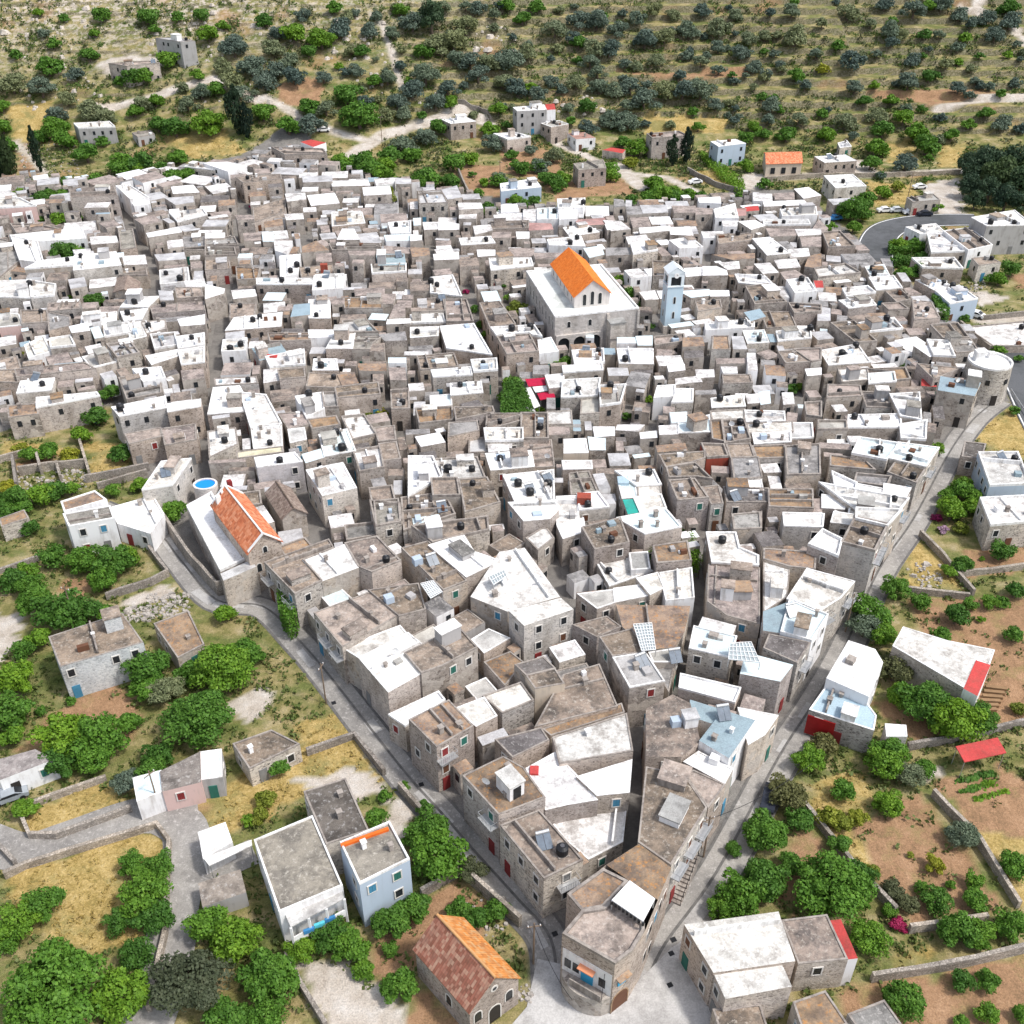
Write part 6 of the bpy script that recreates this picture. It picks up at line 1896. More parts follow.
# awnings
for c, co_, h, txt, lb in AWNINGS:
    q = [at_z(*p, h) for p in pts_of(c, txt)]; ce_ = sum(q, Vector())/4
    o = empty('awning' if c[0] == 'Q' else 'canopy', (ce_.x, ce_.y, 0)); tag(o, lb, 'awning' if c[0] == 'Q' else 'roof canopy')
    mb = MB(); P = [(p.x-ce_.x, p.y-ce_.y) for p in q]; mb.prism(P, h-.12, h, bottom=True)
    mb.build('cover', plain('crimson_canvas', (.42, .012, .05), .8) if (co_ == 'X' and c[0] == 'Q') else ROOF[co_], o)
    for x, y in inset(ccw(P), .15): mb = MB(); mb.tube((x, y, 0), (x, y, h-.12), .05, n=6); mb.build('post', M_STEEL, o)
    if 'front red' in lb: LM['red café awnings'] = Vector(o.location)

# ------------------------------------------------------------------ garden walls
M_DRY = stone_mat('dry_stone_wall', [(.22, .2, .18), (.34, .31, .28), (.44, .4, .36), (.28, .25, .22)], (.2, .18, .16), 3.2)
gwalls = []
for c, h, txt in WALLS:
    P = [at_h(*p) for p in pts_of(c, txt)]
    P2 = []
    for a, b2 in zip(P[:-1], P[1:]):
        n = max(1, int((b2-a).length/2.2))
        P2 += [a.lerp(b2, k/n) for k in range(n)]
    P2.append(P[-1]); mid = P2[len(P2)//2]
    mb = MB(); N_ = len(P2); w = .45; row = []
    for i, p in enumerate(P2):
        d = (P2[min(N_-1, i+1)]-P2[max(0, i-1)]).to_2d().normalized(); nn = Vector((-d.y, d.x))*w/2
        g0 = float(terr(p.x, p.y)); t = g0+h*random.uniform(.9, 1.08)
        row.append([(p.x+nn.x-mid.x, p.y+nn.y-mid.y, g0-.3-mid.z), (p.x-nn.x-mid.x, p.y-nn.y-mid.y, g0-.3-mid.z), (p.x-nn.x-mid.x, p.y-nn.y-mid.y, t-mid.z), (p.x+nn.x-mid.x, p.y+nn.y-mid.y, t-mid.z)])
    for i in range(N_-1):
        for k in range(4):
            j = (k+1) % 4; mb.face([row[i][k], row[i][j], row[i+1][j], row[i+1][k]])
    mb.face(row[0]); mb.face(row[-1][::-1])
    o = mb.build('garden_wall', M_DRY, None, mid, merge=True); tag(o, None, 'garden wall', 'dry stone walls between the gardens and lanes'); gwalls.append(o)

# ------------------------------------------------------------------ cars
def car(loc, rz, paint, label, pickup=False):
    o = empty('parked_car', loc, rz); tag(o, label, 'car')
    prof = [(-2.1, .35), (-2.15, .75), (-1.95, .98), (-1.2, 1.0), (-.75, 1.42), (.75, 1.45), (1.55, 1.02), (2.05, .9), (2.12, .6), (2.05, .35)] if not pickup else [(-2.4, .45), (-2.4, 1.0), (-.5, 1.0), (-.45, 1.5), (.7, 1.52), (1.2, 1.05), (2.2, .98), (2.3, .5)]
    def side(pr, w, mt, name, inset_=0.0):
        mb = MB(); L = [(x, -w, z) for x, z in pr]; R = [(x, w, z) for x, z in pr]
        mb.face(L); mb.face(R[::-1]); n = len(pr)
        for i in range(n): j = (i+1) % n; mb.face([L[i], R[i], R[j], L[j]])
        return mb.build(name, mt, o)
    side(prof, .83, paint, 'body')
    gl = [(-1.12, 1.02), (-.72, 1.37), (.72, 1.4), (1.42, 1.04)] if not pickup else [(-.4, 1.05), (-.38, 1.45), (.66, 1.46), (1.05, 1.07)]
    side(gl, .845, M_PANE, 'side_windows')
    mb = MB(); a, b2 = (gl[2], gl[3])
    mb.face([(a[0]+.03, -.7, a[1]+.05), (b2[0]+.09, -.74, b2[1]+.03), (b2[0]+.09, .74, b2[1]+.03), (a[0]+.03, .7, a[1]+.05)]); mb.build('windscreen', M_PANE, o)
    for x in (-1.35, 1.35):
        for s in (-1, 1): mb = MB(); mb.tube((x, s*.68, .33), (x, s*.88, .33), .33, n=14); mb.build('wheel', M_TANK, o)
    for s in (-.55, .55): mb = MB(); mb.box((prof[-2][0]-.02, s, .68), (.1, .32, .14)); mb.build('headlight', M_STEEL, o)
C_W = plain('white_car_paint', (.78, .78, .79), .3, .03); C_D = plain('dark_car_paint', (.03, .035, .05), .3); C_B = plain('blue_car_paint', (.05, .2, .42), .35); C_G = plain('grey_car_paint', (.3, .33, .36), .3); C_S = plain('pale_grey_car_paint', (.5, .52, .54), .3, .03)
for c, x, y, rz, pt, lb, pk in (('P5', 325, 262, .15, C_W, 'white car parked leftmost beside the curved asphalt road', False), ('P5', 455, 272, .1, C_W, 'white car parked between a dark car and another white car', False),
    ('P5', 525, 280, .05, C_D, 'dark car parked beside white cars above the curved road', False), ('P5', 385, 262, .1, C_S, 'pale grey car second from the left in the roadside row', False), ('P5', 75, 305, .3, C_B, 'blue pickup truck parked by the cream-yellow house', True), ('P5', 775, 785, -.7, C_W, 'white car parked beside the white-roofed house below the apartment block', False),
    ('A2', 290, 520, .2, C_W, 'white car parked on the track above the village', False), ('D1', 40, 185, .5, C_G, 'grey car parked by the white shed with purple door', False),
    ('P4', 400, 120, .3, C_W, 'white car among the trees below the stone house with cypresses', False), ('P5', 500, 145, .2, C_W, 'white car in the big pale yard beside the road', False), ('P5', 150, 45, 0, C_D, 'dark car parked on the upper road by a white-roofed house', False), ('D4', 70, 195, 1.2, C_D, 'dark car squeezed beside the right street under garden trees', False)):
    p = at_h(*sheet(c, x, y)); car((p.x, p.y, float(terr(p.x, p.y))+.13), rz, pt, lb, pk)

# utility poles
poles = []
for c, x, y, hh in (('D3', 125, 800, 7), ('D3', 760, 400, 7), ('C2', 300, 800, 7), ('P5', 440, 205, 8), ('C4', 320, 520, 7), ('D1', 600, 230, 7), ('A2', 520, 560, 8), ('P3', 450, 120, 7), ('C1', 300, 490, 7)):
    p = at_h(*sheet(c, x, y)); o = empty('utility_pole', (p.x, p.y, float(terr(p.x, p.y))), rgh.uniform(0, 3)); mb = MB(); mb.tube((0, 0, 0), (0, 0, hh), .11, .08, 8); mb.build('pole', M_WOOD, o)
    mb = MB(); mb.box((0, 0, hh-.6), (1.5, .09, .09)); ca_ = mb.build('crossarm', M_WOOD, o)
    for s in (-.6, 0, .6): mb = MB(); mb.tube((s, 0, hh-.51), (s, 0, hh-.33), .05, n=6); mb.build('insulator', M_WHITE, ca_)
    tag(o, None, 'utility pole', 'wooden utility poles'); poles.append((o, hh))
# overhead cables at the street fork
for (c1, x1, y1, z1), (c2, x2, y2, z2), lb in ((('D3', 125, 800, 6.6), ('D3', 260, 1060, 6), 'thin overhead cable from the left lane pole down to the photo bottom'), (('D3', 385, 930, 7.4), ('D3', 365, 1070, 6), 'thin cable hanging from the front of the wedge-shaped building'), (('D3', 760, 400, 6.6), ('D4', 200, 180, 6), 'thin cable crossing the right street from the stairs side pole')):
    a = at_z(*sheet(c1, x1, y1), 0); b2 = at_z(*sheet(c2, x2, y2), 0); a.z = z1; b2.z = z2; mb = MB(); n = 14; pv = None
    for k in range(n+1):
        t = k/n; q = a.lerp(b2, t)-a; q.z -= 1.1*4*t*(1-t)
        if pv is not None: mb.tube(pv, q, .03, n=5, cap=False)
        pv = q
    tag(mb.build('overhead_cable', M_TANK, None, a), lb, 'cable')
# garden beds
bed = at_z(*sheet('D4', 870, 135)); o = empty('vegetable_bed', bed); tag(o, 'short green vegetable rows in the red soil beside the red carport', 'vegetable bed')
rg2 = random.Random(3)
for (x0, y0, x1, y1) in ((775, 120, 850, 105), (785, 160, 860, 140), (860, 100, 905, 90), (865, 135, 905, 125), (835, 188, 965, 155)):
    a = at_z(*sheet('D4', x0, y0))-bed; b2 = at_z(*sheet('D4', x1, y1))-bed; mb = MB()
    for k in range(90):
        q = a.lerp(b2, rg2.random())+Vector((rg2.gauss(0, .2), rg2.gauss(0, .2), rg2.uniform(.05, .35))); s = rg2.uniform(.1, .2); u = Vector((rg2.gauss(0, 1), rg2.gauss(0, 1), rg2.gauss(0, .5))).normalized()*s; v = u.orthogonal().normalized()*s
        mb.face([q-u-v, q+u-v, q+u+v, q-u+v])
    mb.build('plant_row', LEAF['g'], o)
o = empty('timber_stack', at_z(*sheet('C4', 895, 775))); tag(o, 'stack of long brown boards on the soil below the red-strip roof', 'timber stack')
for k in range(6):
    a = at_z(*sheet('C4', 872-k*6, 735+k*18), .25)-o.location; b2 = at_z(*sheet('C4', 955-k*8, 745+k*16), .25)-o.location; mb = MB(); mb.bar(a, b2, .5, .4); mb.build('board', plain('brown_boards', (.24, .15, .08)), o)
# red garage door on the street wall of the sky-blue-roofed house
h = find_house(843, 708); a = at_z(*sheet('C4', 182, 825), h['z']); b2 = at_z(*sheet('C4', 430, 905), h['z']); e = (b2-a).normalized(); q = a+e*1.6-Vector((h['ce'][0], h['ce'][1], 0))
mb = MB(); mb.box((0, -.12, .3), (3.4, .3, 3.1)); mb.build('garage_door', plain('dark_red_steel', (.3, .015, .015), .5), h['root'], (q.x, q.y, 0), rz=math.atan2(e.y, e.x))
# drain covers and repair patches on the lanes
dr = 0
for c, x, y in (('D3', 205, 688), ('D3', 648, 710), ('D3', 640, 762), ('D3', 635, 880), ('C2', 330, 800), ('D2', 640, 130)):
    p = at_z(*sheet(c, x, y)); mb = MB(); mb.box((0, 0, 0), (.55, .5, .12), .4); o = mb.build('drain_cover', M_TANK, None, p)
    tag(o, ['square dark drain cover at the end of the left lane', 'upper of two dark drain covers right of the wedge-shaped building', 'lower of two dark drain covers right of the wedge-shaped building', 'dark drain cover beside the round-fronted wedge building door', 'dark drain cover in the main lane below the stone houses', 'dark drain cover in the lane near the big garden tree'][dr], 'drain cover'); dr += 1
mb = MB()
for P, w in street_world[:2]:
    k = 3
    while k < len(P)-3:
        a_ = P[k].lerp(P[k+1], .2); d_ = (P[k+1]-P[k]).normalized(); mb2 = MB(); mb.box((a_.x+rgh.uniform(-1, 1), a_.y, .02), (rgh.uniform(1.5, 5), rgh.uniform(.7, 1.6), .022+.002*(k % 5)), math.atan2(d_.y, d_.x)); k += rgh.choice((3, 4, 6))
tag(mb.build('road_patches', roof_mat('repair_concrete', (.42, .41, .4), (.3, .29, .28), .5, .4, None, .02)), kind='structure')
# veranda of the khaki-roofed house
h = find_house(297, 865); q = [at_z(*sheet('D2', *p), 4.6) for p in ((130, 612), (338, 514), (352, 555), (152, 662))]; mb = MB(); mb.prism([(p.x-h['ce'][0], p.y-h['ce'][1]) for p in q], 4.5, 4.62, bottom=True); mb.build('veranda_roof', ROOF['L'], h['root'])
a = q[3]-Vector((h['ce'][0], h['ce'][1], 0)); b2 = q[2]-Vector((h['ce'][0], h['ce'][1], 0))
mb = MB(); mb.bar((a.x, a.y, 2.3), (b2.x, b2.y, 2.3), .15, 1.0); mb.build('veranda_rail', WALLM['w'], h['root'])
for k in (0, .33, .66, 1): q2 = a.lerp(b2, k); mb = MB(); mb.box((q2.x, q2.y, 0), (.22, .22, 4.5)); mb.build('post', WALLM['w'], h['root'])
for k, mt in ((.3, C_B), (.5, plain('aqua_cloth', (.1, .5, .6))), (.7, C_B)):
    q2 = a.lerp(b2, k); mb = MB(); mb.bar((q2.x-.5, q2.y-.35, 2.75), (q2.x+.5, q2.y+.1, 2.75), .3, .5); mb.build('laundry', mt, h['root'])
# ------------------------------------------------------------------ trees
def leaf_cloud(rg, n, lobes, size, zs=.8, flat=.35, core=True):
    """leaf clumps spread through several lobes; returns verts, faces"""
    V = np.empty((n*4, 3)); li = rg.integers(0, len(lobes), n)
    Lb = np.array(lobes)
    d = rg.normal(size=(n, 3)); d /= np.linalg.norm(d, axis=1)[:, None]
    d[:, 2] = np.where(d[:, 2] < -.55, -d[:, 2], d[:, 2])
    rad = Lb[li, 3]*(1-.45*rg.random(n)**2.2)*(1+.08*rg.normal(size=n))
    c = Lb[li, :3]+d*rad[:, None]*np.array([1, 1, zs])
    nn = d+rg.normal(size=(n, 3))*.65; nn /= np.linalg.norm(nn, axis=1)[:, None]
    r = rg.normal(size=(n, 3)); u = np.cross(nn, r); u /= np.linalg.norm(u, axis=1)[:, None]; v = np.cross(nn, u)
    s = size*(.6+.8*rg.random(n))[:, None]; a = .55+.3*rg.random(n)[:, None]
    V[0::4] = c-u*s; V[1::4] = c-v*s*a; V[2::4] = c+u*s; V[3::4] = c+v*s*a
    F = np.arange(n*4).reshape(n, 4)
    return V, F
def np_mesh(name, V, F, mat):
    me = bpy.data.meshes.new(name); me.vertices.add(len(V)); me.vertices.foreach_set('co', V.ravel())
    me.loops.add(F.size); me.loops.foreach_set('vertex_index', F.ravel().astype(np.int32)); me.polygons.add(len(F))
    k = F.shape[1]; me.polygons.foreach_set('loop_start', np.arange(0, F.size, k, dtype=np.int32)); me.polygons.foreach_set('loop_total', np.full(len(F), k, dtype=np.int32))
    me.update(calc_edges=True); me.materials.append(mat); return me
CR = {}
LOD = {0: (700, .15), 1: (2000, .095), 2: (4600, .064), 3: (10000, .044)}
def crown_mesh(kind, lod, var):
    k = (kind, lod, var)
    if k in CR: return CR[k]
    rg = np.random.default_rng(abs(hash((ord(kind), lod, var))) % 100000)
    n, s = LOD[lod]
    if kind == 'c':
        lobes = [(.12*rg.normal(), .12*rg.normal(), z, .95*(1-abs(z)**1.7*.8)) for z in np.linspace(-.95, 1.0, 9)]
        V, F = leaf_cloud(rg, n, lobes, s*1.0, .3)
    elif kind == 'D':
        lobes = [(.45*math.cos(a)*(1-(z+.8)*.45), .45*math.sin(a)*(1-(z+.8)*.45), z, .52*(1-(z+.8)*.38)) for z in (-.6, -.2, .25, .7) for a in rg.random(4)*6.28]
        V, F = leaf_cloud(rg, n, lobes, s, .7)
    else:
        nl = (9 if lod < 2 else 17 if lod == 2 else 24)+var*2; lobes = [(0, 0, .0, .6), (.1, -.05, .3, .5)]
        for i in range(nl):
            a = i*2.399+rg.random(); rr = .3+.5*rg.random(); z = -.45+.98*rg.random()*(1-rr*.45)
            lobes.append((rr*math.cos(a), rr*math.sin(a), z, (.27 if lod < 2 else .21)+.2*rg.random()))
        V, F = leaf_cloud(rg, n, lobes, s*(.85 if kind == 'o' else 1), .78)
    CR[k] = np_mesh(NAME[kind]+'_crown', V, F, LEAF[kind]); return CR[k]
NAME = dict(g='leafy_tree', o='olive_tree', d='pine_tree', c='cypress_tree', y='light_green_tree', b='dull_green_tree', m='bougainvillea_bush', v='lilac_bush', s='shrub')
TR = {}
def trunk_mesh(kind, var):
    k = ('c' if kind == 'c' else 'g', var)
    if k in TR: return TR[k]
    rg = random.Random(var*7+3); mb = MB()
    if kind == 'c': mb.tube((0, 0, -1.15), (0, 0, .3), .1, .04, 8)
    else:
        mb.tube((0, 0, -1.75), (.06, .03, -.75), .1, .075, 8)
        for i in range(4):
            a = i*1.57+rg.random(); q = Vector((.42*math.cos(a), .42*math.sin(a), -.05+.2*rg.random())); m1 = Vector((.2*math.cos(a), .2*math.sin(a), -.42))
            mb.tube((.06, .03, -.76), m1, .06, .042, 6); mb.tube(m1, q, .042, .015, 5)
    TR[k] = proto('tree_trunk', mb, M_TRUNK); return TR[k]
trees = []
rgt = random.Random(21)
CATN = dict(g='tree', o='olive tree', d='pine tree', c='cypress', y='tree', b='tree', m='bougainvillea', v='flowering bush')
GRP = dict(g='green broadleaf trees', o='olive trees', d='dark pines by the pale yard', c='dark cypresses', y='yellow-green trees', b='dull brown-green trees', m='crimson bougainvilleas', v='lilac bushes')
def add_tree(kind, px, py, rpx, hpx=0):
    p = at_h(px, py, 2.2); D = depth(p); r = rpx*D/FPX
    gz = float(terr(p.x, p.y))
    if kind == 'c':
        H = hpx*D/FPX/.85; gz = float(terr(p.x, p.y)); base = at_h(px, py+hpx*.42, 0); base.z = float(terr(base.x, base.y))
        o = empty(NAME[kind], base); sc = (r, r, H/2.05); cz = H/2+.3
    else:
        zc = r*((.72 if py < 200 else .86) if kind not in 'mv' else .6)
        p = at_h(px, py, zc); gz = float(terr(p.x, p.y)); base = Vector((p.x, p.y, gz)); o = empty(NAME[kind], base)
        if kind == 'd': sc = (r*1.1, r*1.1, r*1.25); cz = r*1.25
        elif kind in 'mv': sc = (r, r, r*.7); cz = r*.55
        else: sc = (r*rgt.uniform(.94, 1.1), r*rgt.uniform(.94, 1.1), r*rgt.uniform(.8, .98)); cz = zc
    lod = 3 if rpx > 30 else 2 if rpx > 15 else 1 if rpx > 8 else 0
    if kind in 'dc': lod = max(1, min(lod, 2)) if rpx < 10 else 2
    v = rgt.randrange(3); rz = rgt.uniform(0, 6.28)
    t = inst('trunk', trunk_mesh(kind, v), o, (0, 0, cz), rz); k = (cz+.15)/1.75 if kind != 'c' else cz/1.1; t.scale = (sc[0], sc[1], k if kind != 'd' else k)
    c = inst('crown', crown_mesh(kind, lod, v), o, (0, 0, cz), rz); c.scale = sc
    trees.append((o, kind, r)); return o
for ln in TREES.strip().splitlines():
    w = ln.split()
    for t in w[2:]:
        q = [float(v) for v in t.split(',')]; px, py = sheet(w[0], q[0], q[1]); s = SHEETS[w[0]][2]
        add_tree(w[1], px, py, q[2]*s*(1.1 if w[0][0] == 'A' else 1.05), q[3]*s if len(q) > 3 else 0)
k_ = 0
occ_t = [(o.location.x, o.location.y, r) for o, k, r in trees]
while k_ < 105:
    px, py = rgt.uniform(330, 1030), rgt.uniform(2, 128)
    if px > 780 and rgt.random() < .5: continue
    p = at_h(px, py, 0); r = rgt.uniform(1.5, 2.5)
    if any((p.x-a)**2+(p.y-b)**2 < ((r+c)*.8)**2 for a, b, c in occ_t) or hval(p.x, p.y) > 0: 
        k_ += .05; continue
    add_tree('o' if rgt.random() < .8 else 'g', px, py, r*FPX/depth(p)); occ_t.append((p.x, p.y, r)); k_ += 1
# vine-covered pergola roofs
def greenery(name, c, txt, z, h, label, cat, kind='g', n=2500, s=.16):
    P = [at_z(*p, z)[:2] for p in pts_of(c, txt)]; ce = cen(P); rg = np.random.default_rng(len(label)); xs = [p[0] for p in P]; ys = [p[1] for p in P]
    X = rg.uniform(min(xs), max(xs), n*3); Y = rg.uniform(min(ys), max(ys), n*3); mk = inside_np(X, Y, P); X = X[mk][:n]; Y = Y[mk][:n]; n = len(X)
    C_ = np.stack([X-ce[0], Y-ce[1], z-h*rg.random(n)**1.3+.2*vnoise(X, Y, 1.1)], 1); nn = rg.normal(size=(n, 3))+np.array([0, 0, .8]); nn /= np.linalg.norm(nn, axis=1)[:, None]
    r = rg.normal(size=(n, 3)); u = np.cross(nn, r); u /= np.linalg.norm(u, axis=1)[:, None]; v = np.cross(nn, u); sz = s*(.6+.8*rg.random(n))[:, None]
    V = np.empty((n*4, 3)); V[0::4] = C_-u*sz; V[1::4] = C_-v*sz*.7; V[2::4] = C_+u*sz; V[3::4] = C_+v*sz*.7
    o = empty(name, (ce[0], ce[1], 0)); tag(o, label, cat); me = np_mesh('foliage', V, np.arange(n*4).reshape(n, 4), LEAF[kind]); inst('foliage', me, o, (0, 0, 0), 0)
    mb = MB()
    for x, y in inset(ccw(rel(P, ce)), .3): mb.tube((x, y, 0), (x, y, z-.2), .06, n=6)
    mb.build('stems', M_TRUNK, o)
greenery('hedge', 'Q3', '470,250 500,225 560,235 600,330 620,415 450,412 455,300', 5.0, 4.5, 'dense dark green climber block beside the red café awnings', 'climber', 'g', 9000, .2)
greenery('vine_arbour', 'P2', '850,125 935,122 955,185 855,185', 4, 1.2, 'square bright green vine arbour on the upper village edge', 'vine arbour', 'y', 2500, .22)
greenery('hedge', 'P5', '350,405 390,398 560,395 560,420 470,440 355,440', 2.2, 2.2, 'bright green hedge along the inner bend of the asphalt road', 'hedge', 'g', 3500, .22)
greenery('hedge', 'P5', '380,480 480,465 690,470 680,495 500,490 380,505', 2.2, 2.2, 'second hedge row between pale roofs beside the curved road', 'hedge', 'g', 3000, .22)
greenery('climber', 'P5', '560,660 590,660 655,715 655,780 600,745', 4.4, 4.2, 'green climber covering the left wall of the white-roofed house', 'climber', 'g', 3500, .2)
greenery('hedge', 'A3', '780,590 800,590 960,700 970,750 940,745 860,680', 2, 2, 'clipped hedge running downhill from the light blue villa', 'hedge', 'g', 4000, .25)
greenery('climber', 'C2', '100,340 140,335 185,440 150,470 110,420', 4.2, 4.2, 'bright green climber on the stone wall by the lane bend', 'climber', 'g', 3000, .16)
greenery('climber', 'C3', '540,170 640,150 720,120 760,110 800,230 750,240 740,165 600,200', 4.0, 3.5, 'green plants filling the small court behind the ochre roof', 'climber', 'g', 3000, .15)
# scrub, tufts, stones: uncountable ground cover
def zone_at(k, X, Y):
    i = np.clip(np.searchsorted(gx, X), 0, len(gx)-1); j = np.clip(np.searchsorted(gy, Y), 0, len(gy)-1); return zone[k][j, i]
def scatter(name, X, Y, per, size, hgt, mat, label, cat, rg, flat=False):
    n = len(X); n4 = n*per; sc = np.repeat(rg.uniform(.6, 1.5, n), per)
    cx = np.repeat(X, per)+rg.normal(size=n4)*hgt*.6*sc; cy = np.repeat(Y, per)+rg.normal(size=n4)*hgt*.6*sc
    cz = terr(cx, cy)+rg.random(n4)*hgt*sc
    nn = rg.normal(size=(n4, 3)); nn /= np.linalg.norm(nn, axis=1)[:, None]; r = rg.normal(size=(n4, 3)); u = np.cross(nn, r); u /= np.linalg.norm(u, axis=1)[:, None]; v = np.cross(nn, u)
    s = (size*sc*(.6+.8*rg.random(n4)))[:, None]; c = np.stack([cx, cy, cz], 1); V = np.empty((n4*4, 3)); V[0::4] = c-u*s; V[1::4] = c-v*s*.7; V[2::4] = c+u*s; V[3::4] = c+v*s*.7
    me = np_mesh(name, V, np.arange(n4*4).reshape(n4, 4), mat); o = bpy.data.objects.new(name, me); COL.objects.link(o); tag(o, label, cat, kind='stuff')
rg = np.random.default_rng(5)
def rnd(n, y0, y1, w=.56): Y = rg.uniform(y0, y1, n); X = rg.uniform(-w, w, n)*(Y+30); return X, Y
X, Y = rnd(20000, 300, 475); den = vnoise(X, Y, 9, 3)+.5*vnoise(X, Y, 3.4, 7); mk = (den > -.15) & (zone_at('pave', X, Y) < .5) & (zone_at('pale', X, Y) < .3) & (zone_at('dry', X, Y) < .5) & (zone_at('soil', X, Y) < .5)
X, Y = X[mk], Y[mk]; mk = rg.random(len(X)) < .4
scatter('hillside_scrub', X[mk], Y[mk], 16, .3, .75, LEAF['b'], 'low green and grey scrub scattered over the terraced hillside', 'scrub', rg)
scatter('green_scrub', X[~mk], Y[~mk], 14, .28, .7, leaf_mat('fresh_scrub_green', (.05, .09, .02), (.09, .15, .03), (.15, .2, .05)), 'fresh green low bushes between the olive trees', 'scrub', rg)
X, Y = rnd(46000, 46, 345, .56); z1 = zone_at('dry', X, Y); z2 = zone_at('soil', X, Y); pv = zone_at('pave', X, Y)+zone_at('pale', X, Y)
sdm = np.ones(len(X), bool)
for P_, w_s in street_world+asph: sdm &= dist_poly(X, Y, [tuple(q[:2]) for q in P_]) > w_s/2+.4
mk = (pv < .3) & sdm & (rg.random(len(X)) < np.where(z1 > .5, .8, np.where(z2 > .5, .12, .75))) & (np.array([hval(a, b) for a, b in zip(X, Y)]) < .1) & (vnoise(X, Y, 5, 2) > -.35)
X, Y = X[mk], Y[mk]; z1 = zone_at('dry', X, Y) > .5
scatter('dry_grass', X[z1], Y[z1], 6, .13, .22, leaf_mat('straw_blades', (.24, .18, .05), (.4, .29, .09), (.55, .44, .2), .1), 'tufts of straw-coloured dry grass in the gardens', 'dry grass', rg)
scatter('garden_weeds', X[~z1], Y[~z1], 9, .2, .42, leaf_mat('weed_green', (.06, .09, .02), (.11, .15, .035), (.2, .21, .08), .15), 'green weeds and low ground cover in gardens', 'weeds', rg)
# limestone outcrops and rubble
def rocks(name, X, Y, s0, s1, mat, label):
    mb = MB(); rr = random.Random(4)
    for x, y in zip(X, Y):
        s = rr.uniform(s0, s1)*(1+1.5*rr.random()**3); z = float(terr(x, y)); a = rr.uniform(0, 6.28); n = 6; top = []; bot = []
        for k in range(n):
            t = a+k*2*math.pi/n; r = s*rr.uniform(.7, 1.2); bot.append((x+r*math.cos(t), y+r*math.sin(t)*.8, z-.3)); top.append((x+r*.6*math.cos(t)+s*.1, y+r*.5*math.sin(t), z+s*rr.uniform(.35, .7)))
        for k in range(n): j = (k+1) % n; mb.face([bot[k], bot[j], top[j], top[k]])
        mb.face(top)
    tag(mb.build(name, mat), label, 'rocks', kind='stuff')
M_ROCK = plain('limestone', (.5, .45, .4), .95, .25, 1.2)
X, Y = rnd(2600, 365, 460, .56); mk = (X < 40) & (vnoise(X, Y, 11, 6)+.4*vnoise(X, Y, 4, 2) > .05+np.clip((X+80)/140, 0, 1)*.6)
rocks('limestone_outcrop', X[mk], Y[mk], .3, .9, M_ROCK, 'pale limestone boulders on the rocky upper-left slope')
X = []; Y = []; rr = random.Random(9)
for c, x0, y0, x1, y1, n in (('C1', 580, 370, 745, 460, 260), ('C1', 490, 420, 600, 480, 120), ('Q1', 90, 700, 430, 800, 160), ('C4', 560, 250, 700, 350, 60), ('A1', 80, 560, 320, 690, 160), ('D3', 60, 880, 120, 960, 20), ('D2', 780, 560, 960, 700, 40), ('P5', 740, 610, 830, 690, 60)):
    for k in range(n): p = at_h(*sheet(c, rr.uniform(x0, x1), rr.uniform(y0, y1))); X.append(p.x); Y.append(p.y)
rocks('rubble', X, Y, .12, .35, plain('grey_rubble', (.38, .35, .32), .95, .3, 3), 'grey rubble and loose stones in the ruined yards')

# ------------------------------------------------------------------ labels
ORD = ['', 'second', 'third', 'fourth', 'fifth', 'sixth', 'seventh', 'eighth', 'ninth', 'tenth', 'eleventh', 'twelfth', 'thirteenth', 'fourteenth', 'fifteenth', 'sixteenth', 'seventeenth', 'eighteenth', 'nineteenth', 'twentieth', 'twenty-first', 'twenty-second', 'twenty-third', 'twenty-fourth', 'twenty-fifth', 'twenty-sixth', 'twenty-seventh', 'twenty-eighth', 'twenty-ninth', 'thirtieth']+['thirty-'+w for w in ('first', 'second', 'third', 'fourth', 'fifth', 'sixth', 'seventh', 'eighth', 'ninth')]+['fortieth']
def label_by_place(items):
    """items: (object, look phrase). nearest landmark, side of it, rank among its look-alikes there"""
    B = {}
    for o, look in items:
        p = Vector(o.location); nm = min(LM, key=lambda k: (LM[k].to_2d()-p.to_2d()).length+(3 if k == 'x' else 0)); d = p-LM[nm]
        side = ('right of' if d.x > 0 else 'left of') if abs(d.x) > abs(d.y) else ('behind' if d.y > 0 else 'in front of')
        B.setdefault((look, nm, side), []).append((d.to_2d().length, o))
    for (look, nm, side), L in B.items():
        L.sort(key=lambda t: t[0])
        for i, (dd, o) in enumerate(L):
            o['label'] = '%s, %snearest %s the %s' % (look, (ORD[min(i, len(ORD)-1)]+' ') if i else '', side, nm)
items = []
for h in single:
    if 'lab' in h: continue
    A = area2(h['P']); o = h['root']; o['category'] = 'house' if A > 14 else 'shed'
    o['group'] = 'flat-roofed village houses'
    look = '%s%s-roofed %s %s' % ('big ' if A > 110 else 'small ' if A < 30 else '', ROOFNAME[h['roof']], WALLNAME[h['wall']], o['category']); items.append((o, look))
label_by_place(items)
label_by_place([(t, 'black water tank') for t in tanks]); label_by_place([(t, 'solar water heater') for t in heaters]); label_by_place([(t, 'white satellite dish') for t in dishes])
label_by_place([(o, 'grey dry stone wall') for o in gwalls]); label_by_place([(o, 'wooden utility pole') for o, _ in poles])
for nm, c, x, y in (('upper yellow field', 'A3', 720, 490), ('dark pine grove', 'P5', 900, 110), ('white top-right track', 'A4', 830, 40), ('lower hillside track fork', 'A2', 460, 560), ('stony footpath on the slope', 'A2', 560, 200), ('pale yard by the curved road', 'P5', 640, 180), ('red soil terrace', 'A3', 800, 290), ('right-hand red soil terrace', 'A4', 650, 380)):
    LM[nm] = at_h(*sheet(c, x, y))
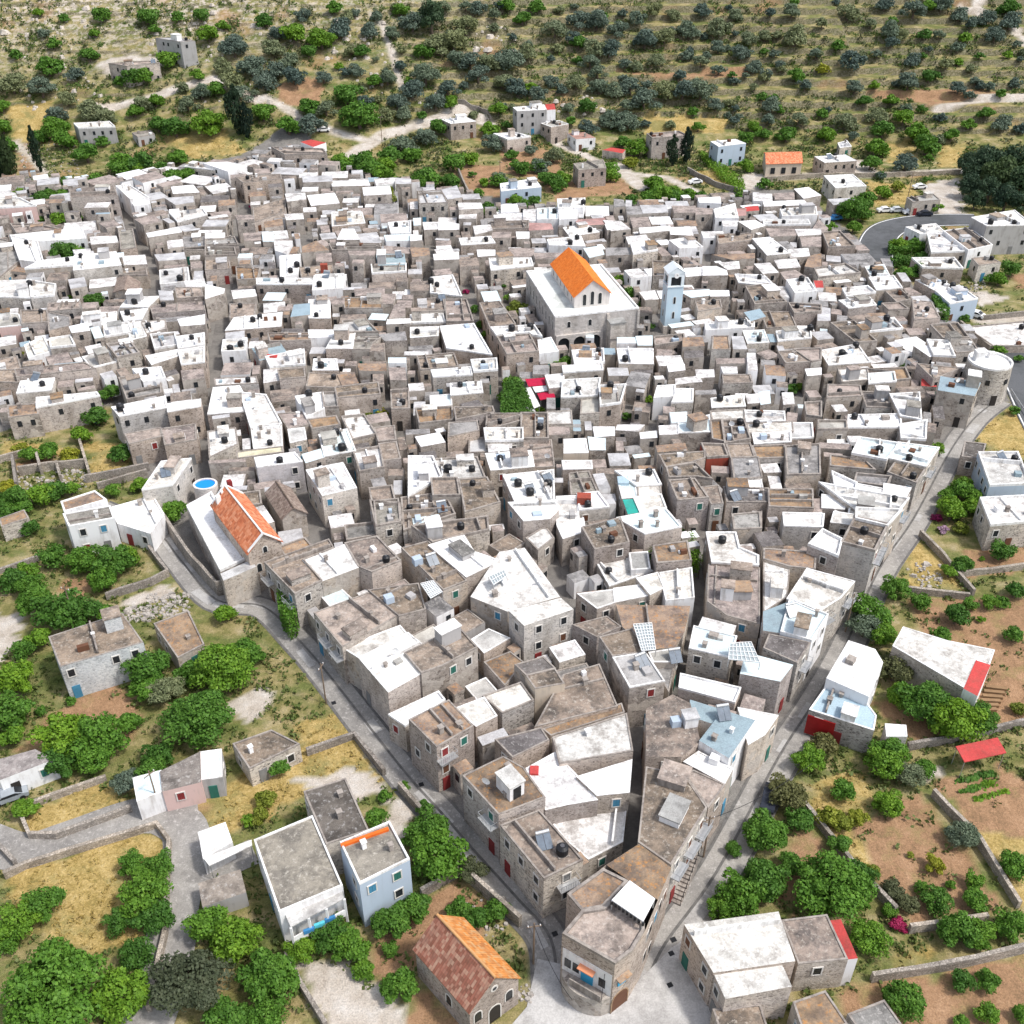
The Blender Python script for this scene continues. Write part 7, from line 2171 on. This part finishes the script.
LK = dict(g='green leafy tree', o='grey-green olive tree', d='dark pine', c='dark slim cypress', y='yellow-green tree', b='dull brown-green tree', m='crimson bougainvillea', v='lilac flowering bush')
its = []
for o, k, r in trees:
    tag(o, None, CATN[k], GRP[k]); its.append((o, ('big ' if r > 3.2 else 'small ' if r < 1.6 else '')+LK[k]))
label_by_place(its)

# ------------------------------------------------------------------ light and camera
w = bpy.data.worlds.new('World'); SC.world = w; w.use_nodes = True; nt = w.node_tree
sky = nt.nodes.new('ShaderNodeTexSky'); sky.sky_type = 'NISHITA'; sky.sun_disc = False
SE, SA = math.radians(58), math.radians(-20)      # elevation, angle from +X towards the viewer
sd = Vector((math.cos(SA)*math.cos(SE), math.sin(SA)*math.cos(SE), math.sin(SE)))
sky.sun_elevation = SE; sky.sun_rotation = math.atan2(sd.x, sd.y); sky.air_density = 1.0; sky.dust_density = 2.5; sky.ozone_density = 1.0
bg = nt.nodes['Background']; bg.inputs[1].default_value = .15; hs = nt.nodes.new('ShaderNodeHueSaturation'); hs.inputs['Saturation'].default_value = .5; nt.links.new(sky.outputs[0], hs.inputs['Color']); nt.links.new(hs.outputs[0], bg.inputs[0])
L = bpy.data.lights.new('sun', 'SUN'); L.energy = 2.1; L.angle = math.radians(6); L.color = (1, .95, .88)
lo = bpy.data.objects.new('sun', L); COL.objects.link(lo); lo.rotation_euler = sd.to_track_quat('Z', 'Y').to_euler()
cam = bpy.data.cameras.new('camera'); co_ = bpy.data.objects.new('camera', cam); COL.objects.link(co_)
co_.location = (0, 0, CAMH); co_.rotation_euler = (math.pi/2-PITCH, 0, 0); cam.sensor_fit = 'HORIZONTAL'; cam.sensor_width = 36; cam.lens = 36*FPX/1024; cam.clip_start = 1; cam.clip_end = 6000
SC.camera = co_
SC.view_settings.view_transform = 'Standard'; SC.view_settings.look = 'None'; SC.view_settings.exposure = .62; SC.view_settings.gamma = 1
print('TREES', len(trees), 'TANKS', len(tanks), 'OBJECTS', len(bpy.data.objects))
